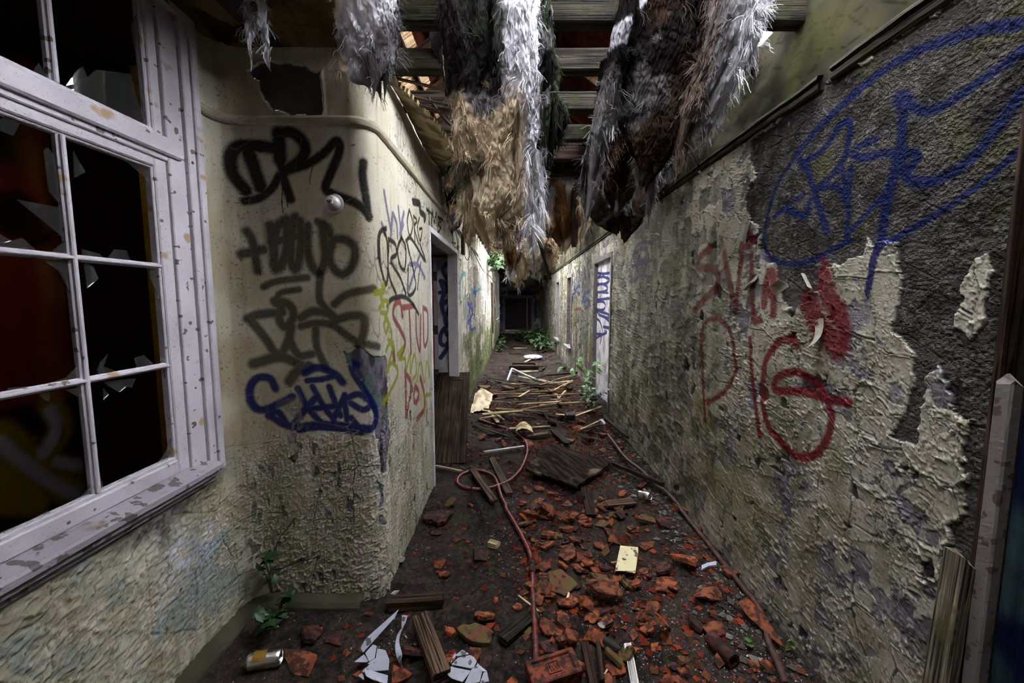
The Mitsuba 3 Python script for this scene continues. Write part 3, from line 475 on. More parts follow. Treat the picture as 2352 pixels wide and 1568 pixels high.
PIECES = {'timber':(-.43,1.765,-.28,1.465),'moss_plank':(-.053,1.671,.078,1.8),'dark_wood':(.305,1.648,.307,1.443),'dark_wood2':(.362,1.648,.339,1.456),'white_board':(.487,1.643,.464,1.443),'cream_board':(.684,2.327,.6,2.103),'pale_block':(-.153,2.394,-.099,2.37),'plank_a':(-.355,3.403,-.143,2.876),'plank_b':(-.206,3.744,-.037,3.041),'grey_stick':(-.289,3.847,.102,4.039),'stick_c':(-.687,3.5,-.443,3.403),'stick_d':(-.679,3.685,-.508,3.923),'stick_e':(-.694,3.83,-.46,4.003),'plank_c':(.433,4.5,.547,4.091),'pole':(1.033,4.672,1.127,3.995),'pole2':(1.021,4.384,1.043,3.722),'plank_d':(.662,2.863,.874,2.882),'plank_e':(.134,4.341,.375,4.419),'cream_paper':(.024,4.624,.21,4.38),'cream_card':(-.599,6.011,-.321,5.095),'bent_a':(-.123,7.016,-.037,7.594),'bent_b':(-.037,7.594,.398,6.971),'grey_plank':(.113,6.922,.477,6.564),'dark_plank':(.564,7.219,1.105,7.171),'rag':(.268,10.441,.688,10.443),'hatch':(-.086,8.865,.521,8.868),'beam':(-.612,1.876,-.351,1.904),'dark_bar':(.858,3.483,1.171,2.918),'upright_plank':(.561,3.143,.538,2.732),'brick':(.043,1.49,.237,1.538),'can':(-1.074,1.537,-.956,1.562),'crushed':(.952,2.917,1.015,2.831),'long_tile':(1.1,1.696,1.123,1.553),'pipe_tile':(.844,1.651,.87,1.547),'black_box':(.587,4.714,.708,4.715),'sock':(.959,4.503,.984,4.384),'whitebit':(1.02,2.058,1.124,2.078)}
BOARD = [(.344,4.045),(.857,3.522),(.476,3.061),(.086,3.382)]
SHEET = [(-.218,1.602),(-.25,1.552),(-.265,1.461),(-.197,1.431),(-.091,1.432),(-.106,1.486),(-.141,1.523),(-.163,1.557)]
SHEET2 = [(-.601,1.613),(-.65,1.537),(-.581,1.525),(-.614,1.483),(-.575,1.444),(-.483,1.445),(-.503,1.538),(-.536,1.595),(-.553,1.6)]

# ------------------------------------------------------------------ the left side: one rendered surface that runs along the window wall, round the corner and down the corridor
XW, YF, XL, XR, YE = -1.30, 1.92, -0.64, 1.16, 18.0
R1, R2 = 0.12, 0.10
ZT = 2.62
LEN = [YF - R1 + 2.0, math.pi / 2 * R1, XL - R2 - XW - R1, math.pi / 2 * R2]
CUT = np.cumsum(LEN)


def left_at(s, off=0.0):
    """Point (x, y) and outward normal of the left surface at run s (s = y + 2 along the window wall)."""
    s = np.asarray(s, float)
    x, y, nx, ny = (np.zeros_like(s) for _ in range(4))
    m = s < CUT[0]
    x[m], y[m], nx[m] = XW, s[m] - 2, 1
    m = (s >= CUT[0]) & (s < CUT[1])
    a = (s[m] - CUT[0]) / R1
    x[m], y[m], nx[m], ny[m] = XW + R1 - R1 * np.cos(a), YF - R1 + R1 * np.sin(a), np.cos(a), -np.sin(a)
    m = (s >= CUT[1]) & (s < CUT[2])
    x[m], y[m], ny[m] = XW + R1 + s[m] - CUT[1], YF, -1
    m = (s >= CUT[2]) & (s < CUT[3])
    a = (s[m] - CUT[2]) / R2
    x[m], y[m], nx[m], ny[m] = XL - R2 + R2 * np.sin(a), YF + R2 - R2 * np.cos(a), np.sin(a), -np.cos(a)
    m = s >= CUT[3]
    x[m], y[m], nx[m] = XL, YF + R2 + s[m] - CUT[3], 1
    return x + nx * off, y + ny * off, nx, ny


def s_of_y(y):
    return CUT[3] + y - YF - R2


def grown(a, b, step):
    """Positions from a to b whose spacing at v is step(v)."""
    out = [a]
    while out[-1] < b:
        out.append(out[-1] + step(out[-1]))
    out = np.array(out)
    return a + (out - a) * (b - a) / (out[-1] - a)


CREAM, GREY, LILAC = L(204, 200, 184), L(104, 99, 97), L(128, 124, 136)
INK, NAVY, BLUE, RED, LIME = L(13, 12, 13), L(14, 22, 74), L(22, 44, 118), L(104, 16, 32), L(140, 148, 26)


def left_skin(s, z):
    """Relief (metres) and colour of the left surface."""
    face = ss(CUT[0] - .05, CUT[1], s) * (1 - ss(CUT[2], CUT[3], s))
    hall = ss(CUT[2], CUT[3], s)
    bay = 1 - ss(CUT[0] - .05, CUT[1], s)
    far = ss(s_of_y(4.6), s_of_y(5.4), s)
    n1, n2 = fb(s * 3, z * 3, 4, 1), fb(s * 14, z * 14, 4, 2)
    streak = fb(s * 26, z * 1.6, 4, 5)
    col = lerp(np.broadcast_to(CREAM, (*s.shape, 3)), L(186, 176, 146), ss(.35, .75, n1) * .5)
    col = lerp(col, L(152, 142, 116), ss(.54, .78, streak) * .45)
    h = (n1 - .5) * .006 + (n2 - .5) * .0014
    # older paint by the window and above the rail, with brown shading painted in
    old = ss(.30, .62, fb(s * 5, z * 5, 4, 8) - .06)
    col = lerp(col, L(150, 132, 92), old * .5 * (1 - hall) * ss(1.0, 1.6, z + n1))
    # low zone: swollen, wrinkled and crazed paint
    low = ss(1.15, .75, z + (fb(s * 5, z * 3, 3, 12) - .5) * .7)
    pe = fb(s * 95, z * 95, 2, 14)
    h = h + (pe - .5) * .0036 * (.12 + low) + (.35 + .65 * bay) * low * ss(.42, .70, fb(s * 58, z * 84, 2, 15)) * .0042
    wx, wz = s + .03 * (fb(s * 9, z * 9, 3, 20) - .5), z + .03 * (fb(s * 9, z * 9, 3, 21) - .5)
    e1, r1, r1b, _ = cells(wx, wz, .22, 30)
    e2, r2, r2b, _ = cells(wx, wz, .055, 34, .7)
    crack = ss(.005, .0015, e1) * (low * .9 + .12) * (r1 > .25)
    ridge = ss(.010, .002, e2) * low * (r2 > .45)
    wr = 1 - np.abs(2 * fb(s * 26 + 2 * n2, z * 24, 5, 25) - 1)
    wr2 = 1 - np.abs(2 * fb(s * 70, z * 60, 4, 26) - 1)
    h = h + low * (1 - .6 * bay) * (ss(.93, .99, wr) * .0045 * ss(.35, .6, fb(s * 4, z * 4, 3, 29)) + ss(.86, .98, wr2) * .0036 * ss(.42, .58, fb(s * 7, z * 7, 3, 27)))
    bl = cells(s, z, .016, 28)
    h = h + low * (bl[1] > .5) * ss(.0045, .001, bl[3]) * .0032
    h = h + ridge * .0030 - crack * .004
    col = col * (1 - .72 * crack[..., None])
    flake = ss(.72, .76, fb(s * 8, z * 6, 3, 40) * .55 + r2b * .45) * low * (1 - .8 * bay)
    chip = ss(.64, .69, fb(s * 34, z * 13, 3, 41)) * ss(.50, .62, fb(s * 6, z * 6, 3, 42)) * low * face
    flake = np.maximum(flake, chip)
    flake = np.maximum(flake, (inside(s, z, LILACPATCH, .02, 44) > 0) * 1.0)
    edge = np.clip(flake * (1 - flake) * 4, 0, 1)
    col = lerp(col, np.where((r2[..., None] > .8), L(96, 118, 114), lerp(np.broadcast_to(LILAC, col.shape), L(70, 66, 70), ss(.4, .7, fb(s * 30, z * 12, 3, 46)))), flake)
    h = h - flake * .0030 + edge * .0025
    for poly, wob in ((PATCH, .012),):
        d = inside(s, z, poly, wob, 50)
        m = ss(-.001, .002, d)
        col = lerp(col, lerp(np.broadcast_to(L(92, 84, 82), col.shape), L(64, 56, 52), n2), m)
        h = h - m * .005 + ss(.012, 0, np.abs(d + .006)) * .003 * (1 - m) + m * (pe - .5) * .004
    # stains and blooms below the sill
    st = ss(-.05, .03, inside(s, z, STAIN, .05, 52)) * (.5 + .7 * fb(s * 40, z * 25, 3, 53))
    col = lerp(col, L(64, 62, 72), np.clip(st, 0, 1) * .9)
    bl = ss(-.10, .05, inside(s, z, STAIN2, .06, 54)) * ss(.35, .6, fb(s * 60, z * 60, 3, 55))
    col = lerp(col, L(196, 204, 222), np.clip(bl, 0, 1) * .8)
    te = ss(.56, .68, fb(s * 7, z * 9, 4, 56)) * low * bay
    col = lerp(col, L(132, 158, 166), te * .55)
    # algae at the foot, in blotches
    al = ss(.48, .66, fb(s * 12, z * 8, 4, 60) + .25 * low - .2 * z) * low
    col = lerp(col, L(104, 104, 56), al * .32)
    # soot and speckle
    sp = ss(.84, .9, vn(s * 170, z * 170, 61)) * ss(.35, .6, fb(s * 4, z * 4, 3, 62))
    col = col * (1 - .55 * sp[..., None])
    pin = ss(.93, .96, vn(s * 90, z * 90, 63))
    col = col * (1 - .5 * pin[..., None])
    # hall: fine slits of flaking
    sl = ss(.018, .006, cells(s + .05 * (n2 - .5), z, .12, 70, .35)[0]) * ss(.5, .62, fb(s * 2.2, z * 3, 3, 72)) * hall
    col = col * (1 - .6 * sl[..., None])
    h = h - sl * .003
    # far hall: peeling strips
    e3, r3, r3b, _ = cells(s + .2 * (fb(s * 1.5, z * 3, 3, 73) - .5), z + .1 * n2, .42, 74, .6)
    strip = ss(.5, .62, .6 * r3 + .4 * streak) * far
    col = lerp(col, L(112, 108, 98), strip * .7)
    h = h + far * (strip * -.006 + (streak - .5) * .012 + ss(.03, .01, e3) * .010)
    col = lerp(col, L(84, 96, 44), far * ss(.5, .7, fb(s * 1.3, z * 3, 4, 77) + .35 - .35 * z) * .8)
    # paint from cans
    for strokes, c, k, soft in ((LILAC_TAG, L(74, 70, 122), .8, .3), (STUD, L(132, 30, 46), .85, .3), (HOUO, INK, .86, .6), (DPR, INK, .82, .5), (DPL, INK, .97, .4), (DRIPS, INK, .9, .3), (BLUETAG, L(12, 26, 86), .95, .4), (ORG, INK, .93, .25), (LIME_TAG, LIME, .88, .25),
                                (TEAL, L(38, 130, 136), .75, .3), (LEFTBLUE, L(28, 56, 150), .85, .3), (LEFTBLACK, INK, .85, .3)):
        a = spray(s, z, strokes, soft)
        a = a * (1 - .85 * np.maximum(flake * (r1b > .5), crack)) * (1 - .55 * (ridge > .5))
        col = lerp(col, c, a * k)
    return h, np.clip(col * .74, .004, .9)


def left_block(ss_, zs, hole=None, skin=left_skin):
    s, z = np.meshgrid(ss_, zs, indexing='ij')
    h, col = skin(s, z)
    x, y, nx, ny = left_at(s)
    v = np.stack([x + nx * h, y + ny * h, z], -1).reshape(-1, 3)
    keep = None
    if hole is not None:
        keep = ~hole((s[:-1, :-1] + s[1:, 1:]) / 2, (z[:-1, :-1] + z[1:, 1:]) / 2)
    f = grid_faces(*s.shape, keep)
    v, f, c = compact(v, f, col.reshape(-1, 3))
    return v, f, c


def merged(blocks):
    n, V, F, C = 0, [], [], []
    for v, f, c in blocks:
        V.append(v), F.append(f + n), C.append(c)
        n += len(v)
    return (np.vstack(V), np.vstack(F)), np.vstack(C)


DY0, DY1, DZ = 3.14, 4.66, 2.02          # the left doorway
z_fine = np.r_[np.arange(-.06, 1.25, .0036), np.arange(1.25, ZT + .004, .0046)]
s_corner = np.r_[np.arange(3.665, CUT[3], .0036), CUT[3] + (grown(YF + R2, DY0, lambda y: .0012 * y * y) - YF - R2)]
s_hall = CUT[3] + (grown(DY0, 8.0, lambda y: min(.05, .0024 * y * y)) - YF - R2)
s_far = CUT[3] + (grown(8.0, YE, lambda y: .06) - YF - R2)
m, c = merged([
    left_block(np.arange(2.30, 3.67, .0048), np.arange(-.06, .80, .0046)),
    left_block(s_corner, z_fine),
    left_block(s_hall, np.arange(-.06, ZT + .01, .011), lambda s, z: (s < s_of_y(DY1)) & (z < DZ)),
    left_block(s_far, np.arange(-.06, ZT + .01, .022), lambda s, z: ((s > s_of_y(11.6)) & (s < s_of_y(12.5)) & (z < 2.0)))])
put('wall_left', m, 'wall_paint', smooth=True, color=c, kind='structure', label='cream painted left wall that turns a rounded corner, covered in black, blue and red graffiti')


def plain(name, bx, col, bsdf='matte', **kw):
    return put(name, bx, bsdf, color=np.tile(L(*col), (len(bx.vertices), 1)), **kw)


# ------------------------------------------------------------------ the right side
def right_skin(y, z):
    far = ss(5.2, 6.2, y)
    mid = ss(2.35, 2.9, y) * (1 - far)
    n1, n2, n3 = fb(y * 3, z * 3, 4, 101), fb(y * 14, z * 14, 4, 102), fb(y * 60, z * 60, 3, 103)
    streak = fb(y * 18, z * 1.5, 4, 105)
    wy, wz = y + .05 * (fb(y * 8, z * 8, 3, 106) - .5), z + .05 * (fb(y * 8, z * 8, 3, 107) - .5)
    e1, r1, r1b, _ = cells(wy, wz, .17, 110)
    e2, r2, r2b, _ = cells(wy, wz, .075, 114)
    e3, r3, r3b, _ = cells(wy + .01 * n3, wz, .024, 118)
    above = ss(2.30, 2.31, z)
    plaster = lerp(np.broadcast_to(L(78, 75, 72), (*y.shape, 3)), L(50, 48, 46), ss(.35, .7, n2))
    plaster = lerp(plaster, L(120, 116, 112), ss(.6, .8, n3) * .5)
    hp = (n3 - .5) * .005 + (n2 - .5) * .006
    rough = ss(1.22, 1.10, y)
    hp = hp + rough * (fb(y * 110, z * 90, 2, 121) - .5) * .007
    trowel = ss(.006, .001, np.abs(cells(y + z * .6, z * 2.2 - y * .8, .16, 122)[0])) * ss(.4, .6, n1)
    hp = hp - trowel * .003
    plaster = plaster * (1 - .5 * trowel[..., None])
    # paint layer
    olive = lerp(np.broadcast_to(L(178, 174, 158), (*y.shape, 3)), L(148, 144, 124), ss(.4, .75, fb(y * 6, z * 4, 4, 125)))
    olive = lerp(olive, L(118, 114, 70), ss(.64, .76, fb(y * 7, z * 5, 4, 126)) * .5)
    grey = lerp(np.broadcast_to(L(132, 130, 134), olive.shape), L(100, 98, 104), ss(.4, .7, fb(y * 9, z * 30, 3, 127)))
    bare = inside(y, z, BARE, .035, 130)
    wear = .62 * fb(y * 7, z * 7, 5, 131) + .22 * r2 + .16 * r3
    p0 = np.where(bare > 0, 0.0, 1.0)
    top = ss(.605, .59, wear) * p0          # the top coat
    und = p0
    hole = ss(.765, .785, .55 * fb(y * 11 + 3, z * 11, 4, 133) + .45 * r2b)   # down to the plaster
    isl = (inside(y, z, [(1.02, 1.62), (1.07, 1.58), (1.09, 1.42), (1.05, 1.40), (1.02, 1.45)], .03, 134) > 0) | (inside(y, z, [(1.03, 1.20), (1.12, 1.16), (1.14, .98), (1.07, .94), (1.03, 1.05)], .03, 135) > 0)
    top = np.where(isl, 1.0, top)
    und = np.maximum(und * (1 - hole), isl)
    top = top * und
    col = lerp(lerp(plaster, grey, und), olive, top)
    lipt = np.clip(top * (1 - top) * 4, 0, 1)
    lipb = ss(.014, .0, np.abs(bare + .005)) * p0
    h = hp * (1 - und) + und * (.0035 + (n2 - .5) * .003) + top * .0020 + lipt * .0032 * (r3b > .4) + lipb * .006 * ss(.4, .6, n2)
    # wrinkles and blisters of the paint
    zone = ss(1.9, 1.2, z + (n1 - .5) * .8) * und
    wr = 1 - np.abs(2 * fb(y * 20 + 2 * n2, z * 23, 5, 140) - 1)
    h = h + zone * ss(.93, .99, wr) * .0058 * ss(.38, .58, fb(y * 5, z * 5, 3, 143))
    wr2 = 1 - np.abs(2 * fb(y * 58, z * 66, 4, 141) - 1)
    h = h + und * (.35 + .65 * zone) * ss(.88, .98, wr2) * .0040 * ss(.47, .60, fb(y * 6, z * 6, 3, 142))
    bl = cells(y, z, .017, 144)
    h = h + und * (bl[1] > .55) * ss(.0045, .001, bl[3]) * .0036
    c1 = ss(.006, .0012, e1) * (r1 > .2) * und
    c2 = ss(.004, .001, e2) * (r2 > .45) * zone
    h = h - c1 * .006 + ss(.014, .004, e1) * (r1 > .35) * und * .0042 - c2 * .003
    col = col * (1 - .78 * c1[..., None]) * (1 - .5 * c2[..., None])
    # a long tear with curled lips
    # mid wall: darker, scaling in upright strips
    e4, r4, r4b, _ = cells(y + .1 * (n2 - .5), z + .06 * n1, .11, 150, 1.1)
    st = ss(.50, .62, .5 * r4 + .5 * streak) * ss(2.3, 2.5, y + .5 * (r4b - .5)) * und
    col = lerp(col, L(78, 76, 68), st * .7)
    h = h + (-.004 * st) + mid * (-.0 * st + ss(.02, .004, e4) * .006 * (r4b > .4))
    col = col * (1 - .6 * (ss(.008, .002, e4) * mid * (r4b > .3))[..., None])
    # far wall: pale streaks and green
    e5, r5, r5b, _ = cells(y + .3 * (fb(y * 1.5, z * 2, 3, 151) - .5), z, .42, 152, .6)
    sf = ss(.48, .6, .5 * r5 + .5 * streak) * far
    col = lerp(col, L(92, 90, 78), sf * .6)
    col = lerp(col, L(120, 120, 66), ss(.60, .74, fb(y * 2, z * 2.4, 4, 153)) * .45 * und)
    h = h + far * ((streak - .5) * .016 - sf * .008 + ss(.04, .01, e5) * .012)
    # above the rail: dirty boards with scratches
    ab = lerp(np.broadcast_to(L(72, 69, 56), col.shape), L(38, 37, 29), ss(.35, .7, fb(y * 6, z * 9, 4, 160)))
    ab = lerp(ab, L(60, 62, 40), ss(.55, .7, fb(y * 4, z * 6, 3, 161)) * .6)
    ab = ab * (1 - .6 * (ss(.004, .001, cells(y + 1.4 * z, z - .5 * y, .09, 162, 3)[0]))[..., None])
    col, h = lerp(col, ab, above), h * (1 - above) + above * ((n2 - .5) * .006 + .002)
    # damp, moss and soot near the floor
    al = ss(.50, .68, fb(y * 5, z * 4, 4, 165) + .12 * (z < .5 + .3 * n1) - .08)
    col = lerp(col, L(84, 84, 44), al * .4)
    sp = ss(.82, .9, vn(y * 150, z * 150, 166)) * (1 - .7 * above)
    col = col * (1 - .5 * sp[..., None])
    for strokes, c, k, soft, back in ((RRED, RED, .9, .4, .5), (PIG, RED, .92, .35, .4), (PIGG, RED, .95, .35, .4), (RBLUE, L(18, 31, 78), .84, .4, 0.0), (RBLUE2, L(13, 26, 84), .97, .2, 0.0), (RMID, L(26, 40, 104), .8, .4, 0), (RMIDK, INK, .85, .3, 0),
                                      (RFAR, L(30, 54, 120), .8, .3, 0), (RFARG, L(40, 120, 116), .6, .4, 0), (RFARR, L(140, 34, 44), .8, .3, 0)):
        a = spray(y, z, strokes, soft) * (1 - .25 * c1) * (1 - back * .4 * np.where(bare > 0, 1, hole))
        col = lerp(col, c, a * k)
    return h, np.clip(col * .74, .004, .9), und * (1 - above)


def right_block(ys, zs, hole=None):
    """(painted faces, bare faces) of one stretch of the right wall."""
    y, z = np.meshgrid(ys, zs, indexing='ij')
    h, col, coat = right_skin(y, z)
    v = np.stack([XR - h, y, z], -1).reshape(-1, 3)
    keep = np.ones((len(ys) - 1, len(zs) - 1), bool) if hole is None else ~hole((y[:-1, :-1] + y[1:, 1:]) / 2, (z[:-1, :-1] + z[1:, 1:]) / 2)
    on = (coat[:-1, :-1] + coat[1:, 1:] + coat[1:, :-1] + coat[:-1, 1:]) > 1.2
    return [compact(v, grid_faces(*y.shape, keep & k)[:, ::-1], col.reshape(-1, 3)) for k in (on, ~on)]


RD0, RD1, RDZ = 4.98, 6.02, 2.02         # the recessed door on the right
ZR = 2.70
blocks = [right_block(grown(.985, 2.3, lambda y: .0030 * max(1, y) ** 1.6), np.arange(-.06, 2.312, .0038)),
          right_block(grown(2.3, RD0, lambda y: .0022 * y * y), np.arange(-.06, 2.312, .0075)),
          right_block(grown(RD0, 18.0, lambda y: .045), np.arange(-.06, 2.322, .018), lambda y, z: ((y < RD1) & (z < RDZ)) | ((y > 8.35) & (y < 9.05) & (z < 2.0) & (z > .55)) | ((y > 10.6) & (y < 11.4) & (z < 2.0) & (z > .5)))]
m, c = merged([b[1] for b in blocks])
put('wall_right', m, 'plaster', smooth=True, color=c, kind='structure', label='right wall of cracked and peeling olive paint over dark plaster with blue and red graffiti')
m, c = merged([b[0] for b in blocks])
put('paint', m, 'wall_gloss', parent='wall_right', smooth=True, color=c, label='glossy cracked paint, flaking off in patches')
m, c = merged([right_block(grown(.985, 5.0, lambda y: .008 * y), np.arange(2.302, ZR, .008))[1], right_block(grown(5.0, 18.0, lambda y: .06), np.arange(2.302, ZR, .02))[1]])
put('boarding', m, 'matte', parent='wall_right', smooth=True, color=c, label='dirty boarding above the picture rail')


def paint_flap(y, z, w, l, turn, curl, col):
    """A sheet of paint that has let go of the wall and curls off it."""
    u, t = np.meshgrid(np.linspace(-.5, .5, 9), np.linspace(0, 1, 13), indexing='ij')
    a = curl * t
    d, o = l * np.sin(a) / max(curl, .1), l * (1 - np.cos(a)) / max(curl, .1)
    uu = u * w * (1 - .35 * t + .25 * (fb(t * 3 + z * 9, u * 3, 3, 171) - .5))
    py, pz = y + uu * math.cos(turn) - d * math.sin(turn), z + uu * math.sin(turn) + d * math.cos(turn)
    v = np.stack([XR - .006 - o, py, pz], -1).reshape(-1, 3)
    v, f = solid(v, grid_faces(9, 13), np.array([-.0012, 0, 0]))
    c = np.tile(L(*col) * .8, (len(v), 1)) * (.7 + .6 * fb(v[:, 1] * 60, v[:, 2] * 60, 3, 172))[:, None]
    put('paint_flap', (v, f), 'wall_gloss', parent='wall_right', smooth=False, color=c, label='curled flap of loose paint')


PAINT_FLAPS = ((2.10, 1.84, .11, .07, 1.9, 2.0, (206, 204, 196)), (1.645, 1.56, .10, .05, .9, 1.6, (170, 166, 150)), (1.575, 1.43, .05, .13, 2.7, 1.0, (150, 144, 130)), (2.03, 1.60, .10, .06, 2.6, 1.5, (176, 170, 150)), (1.80, 1.54, .09, .05, -.4, 1.4, (168, 162, 146)))

# ------------------------------------------------------------------ floor: trodden soil and dust, heaped towards the walls
def floor_z(x, y):
    x, y = np.asarray(x, float), np.asarray(y, float)
    edge = ss(.55, 0, x - XL) * .03 * (y > 2) + ss(.45, 0, XR - x) * .10
    heap = .09 * ss(4.2, 5.4, y) * ss(9, 7, y) * (.6 + .6 * vn(x * 2.2, y * 1.5, 301))
    return .005 + edge * (.6 + .5 * fb(x * 3, y * 2, 3, 302)) + heap + .035 * (fb(x * 4, y * 4, 4, 303) - .5) + .014 * (fb(x * 24, y * 24, 3, 304) - .5) + .06 * ss(15.5, 17.5, y)


def floor_block(xs, ys):
    x, y = np.meshgrid(xs, ys, indexing='ij')
    g = fb(x * 90, y * 90, 2, 305)
    z = floor_z(x, y) + (g - .5) * .008
    a, b = fb(x * 5, y * 5, 4, 306), fb(x * 30, y * 30, 3, 307)
    col = lerp(np.broadcast_to(L(40, 34, 32), (*x.shape, 3)), L(18, 15, 14), ss(.35, .65, b))
    col = lerp(col, L(58, 50, 47), ss(.5, .7, a) * .5)
    w = .6 * ss(.86, .93, vn(x * 300, y * 300, 308)) * ss(.4, .62, fb(x * 3.3, y * 3.3, 3, 309))
    col = lerp(col, L(176, 172, 170), w * .85)
    r = ss(.80, .86, vn(x * 170 + 9, y * 170, 310)) * ss(.4, .6, fb(x * 3, y * 3 + 9, 3, 311))
    col = lerp(col, L(104, 48, 36), r * .4)
    mo = ss(.58, .7, fb(x * 7, y * 7, 4, 312)) * np.maximum(ss(.3, .05, XR - x), ss(.3, .05, x - XL))
    col = lerp(col, L(54, 62, 26), mo * .6)
    v = np.stack([x, y, z], -1).reshape(-1, 3)
    return compact(v, grid_faces(*x.shape), col.reshape(-1, 3))


m, c = merged([
    floor_block(np.arange(-1.40, 1.24, .0075), grown(.75, 3.2, lambda y: .006 * y)),
    floor_block(np.arange(-2.0, 1.24, .02), grown(3.2, 7.0, lambda y: .006 * y)),
    floor_block(np.arange(-1.5, 1.6, .06), np.arange(7.0, 18.3, .08)),
    floor_block(np.arange(-1.40, 1.3, .06), np.arange(-2.0, .80, .06))])
put('floor', m, 'soil', smooth=True, kind='structure', label='corridor floor of dark soil, dust and white plaster crumbs')

# ------------------------------------------------------------------ shells around the passage, where no light comes in
dark = (58, 52, 48)
plain('wall_back', box(XW - .05, XR + .6, -2.1, -2.0, -.1, 3.9), (150, 140, 120), kind='structure')
plain('wall_near', box(XW - .12, XW - .02, -2.0, .31, -.1, ZT), (150, 142, 118), kind='structure')
plain('wall_outer', join(box(XR + .30, XR + .36, -2.0, 18.2, -.1, 2.72), box(XR + .02, XR + .34, -2.0, .15, -.1, 2.72)), dark, kind='structure')
plain('floor_base', box(-4.4, 2.4, -2.1, 24, -.3, -.1), (40, 34, 30), kind='structure')

def solid(v, f, off):
    """Gives a sheet thickness: the sheet, its copy moved by off, and its rim."""
    e = np.vstack([f[:, [0, 1]], f[:, [1, 2]], f[:, [2, 0]]])
    es = np.sort(e, 1)
    _, i, n = np.unique(es, axis=0, return_index=True, return_counts=True)
    b = e[i[n == 1]]
    k = len(v)
    return np.vstack([v, v + off]), np.vstack([f, f[:, ::-1] + k, np.c_[b[:, [1, 0]], b[:, 0] + k], np.c_[b[:, 1], b[:, 0] + k, b[:, 1] + k]])


for fl in PAINT_FLAPS:
    paint_flap(*fl)


# ------------------------------------------------------------------ what is left of the ceiling
def ceiling_piece():
    x, y = np.meshgrid(np.arange(-1.32, -.5, .006), np.r_[np.arange(-2.0, .8, .05), np.arange(.8, 1.94, .006)], indexing='ij')
    rag = -.62 - .05 * (fb(y * 9, y * 2, 4, 401) - .3) - .05 * ss(1.2, 1.9, y)
    n = fb(x * 12, y * 12, 4, 402)
    col = lerp(np.broadcast_to(L(96, 80, 54), (*x.shape, 3)), L(58, 46, 31), ss(.35, .68, fb(x * 5, y * 5, 4, 403)))
    col = lerp(col, L(52, 44, 38), ss(.5, .68, fb(x * 8 + 4, y * 3, 4, 404)) * .7)
    d = inside(x, y, PATCH_CEIL, .02, 405)
    m = ss(-.002, .002, d)
    col = lerp(col, L(50, 40, 34), m)
    sp = ss(.78, .85, vn(x * 150, y * 150, 406))
    col = col * (1 - .5 * sp[..., None])
    z = 2.60 + (n - .5) * .006 + m * .006 - ss(.012, 0, np.abs(d + .006)) * (1 - m) * .004
    keep = ((x < rag)[:-1, :-1] & (x < rag)[1:, 1:])
    v, f, c = compact(np.stack([x, y, z], -1).reshape(-1, 3), grid_faces(*x.shape, keep)[:, ::-1], col.reshape(-1, 3))
    v, f = solid(v, f, np.array([0, 0, .022]))
    return (v, f), np.vstack([c, c * .6])


m, c = ceiling_piece()
put('ceiling', m, 'matte', color=c, kind='structure', label='remaining piece of stained brown plaster ceiling above the left window bay')

JOISTS = [1.757, 2.10, 2.495, 2.95, 3.355] + [3.36 + .405 * k for k in range(1, 13)] + [10.0] + [11.6 + .42 * k for k in range(15)]
for i, y in enumerate(JOISTS):
    l0 = -.98
    wood('joist', plank(2.55, .068, .10, seed=500 + i, bev=.005, nl=24, bow=rng.uniform(-.012, .004)), rotm(0, 0, rng.uniform(-.006, .006), (l0, y + .034, 2.652 + rng.uniform(-.006, .006))), 'wood_grey' if i not in (4, 5, 8) else 'wood_dark', parent='ceiling')


def ragged_sheet(outline, place, t, col, seed, step=.012, wob=.012, relief=.006, smooth=False):
    """A torn sheet: the ragged outline in its own plane (u, w), laid out by place(u, w), t thick."""
    o = np.array(outline, float)
    u, w = np.meshgrid(np.arange(o[:, 0].min() - .03, o[:, 0].max() + .03, step), np.arange(o[:, 1].min() - .03, o[:, 1].max() + .03, step), indexing='ij')
    d = inside(u, w, outline, wob, seed)
    keep = (d[:-1, :-1] > 0) & (d[1:, 1:] > 0)
    p = place(u, w)
    n = fb(u * 20, w * 20, 4, seed + 1)
    c = lerp(np.broadcast_to(L(*col[0]), (*u.shape, 3)), L(*col[1]), ss(.35, .65, n))
    v, f, c, nn = compact(p.reshape(-1, 3), grid_faces(*u.shape, keep), c.reshape(-1, 3), n.reshape(-1))
    g = np.cross(p[1, 0] - p[0, 0], p[0, 1] - p[0, 0])
    g /= np.linalg.norm(g)
    v = v + g * (nn[:, None] - .5) * relief * 2
    v, f = solid(v, f, g * t)
    return (v, f), np.vstack([c, c])


# the broken edge of the corridor ceiling, hanging along the left wall
m, c = ragged_sheet([(0, .0), (.05, .06), (.25, .11), (.5, .20), (.75, .26), (.95, .25), (1.05, .14), (1.3, .16), (1.7, .13), (2.3, .15), (2.9, .08), (3.0, 0)], lambda u, w: np.stack([XL + .012 + w * .92, 2.10 + u, 2.60 - w * .30 + .02 * np.sin(u * 5)], -1), .022, ((150, 136, 108), (98, 84, 62)), 420)
put('plaster_edge', m, 'matte', parent='ceiling', color=c, label='ragged plaster edge drooping along the left wall top')
laths = []
for k in range(26):
    y = 2.2 + k * .115 + rng.uniform(-.02, .02)
    a = (XL + .03, y, 2.60 + rng.uniform(-.01, .01))
    b = (XL + rng.uniform(.18, .42), y + rng.uniform(-.10, .10), 2.585 - rng.uniform(0, .10))
    M, ln = along(a, b)
    wood('lath', plank(ln, .026, .006, seed=440 + k, bev=.001, nl=3, ragged=.01), M, 'wood_brown', parent='ceiling')

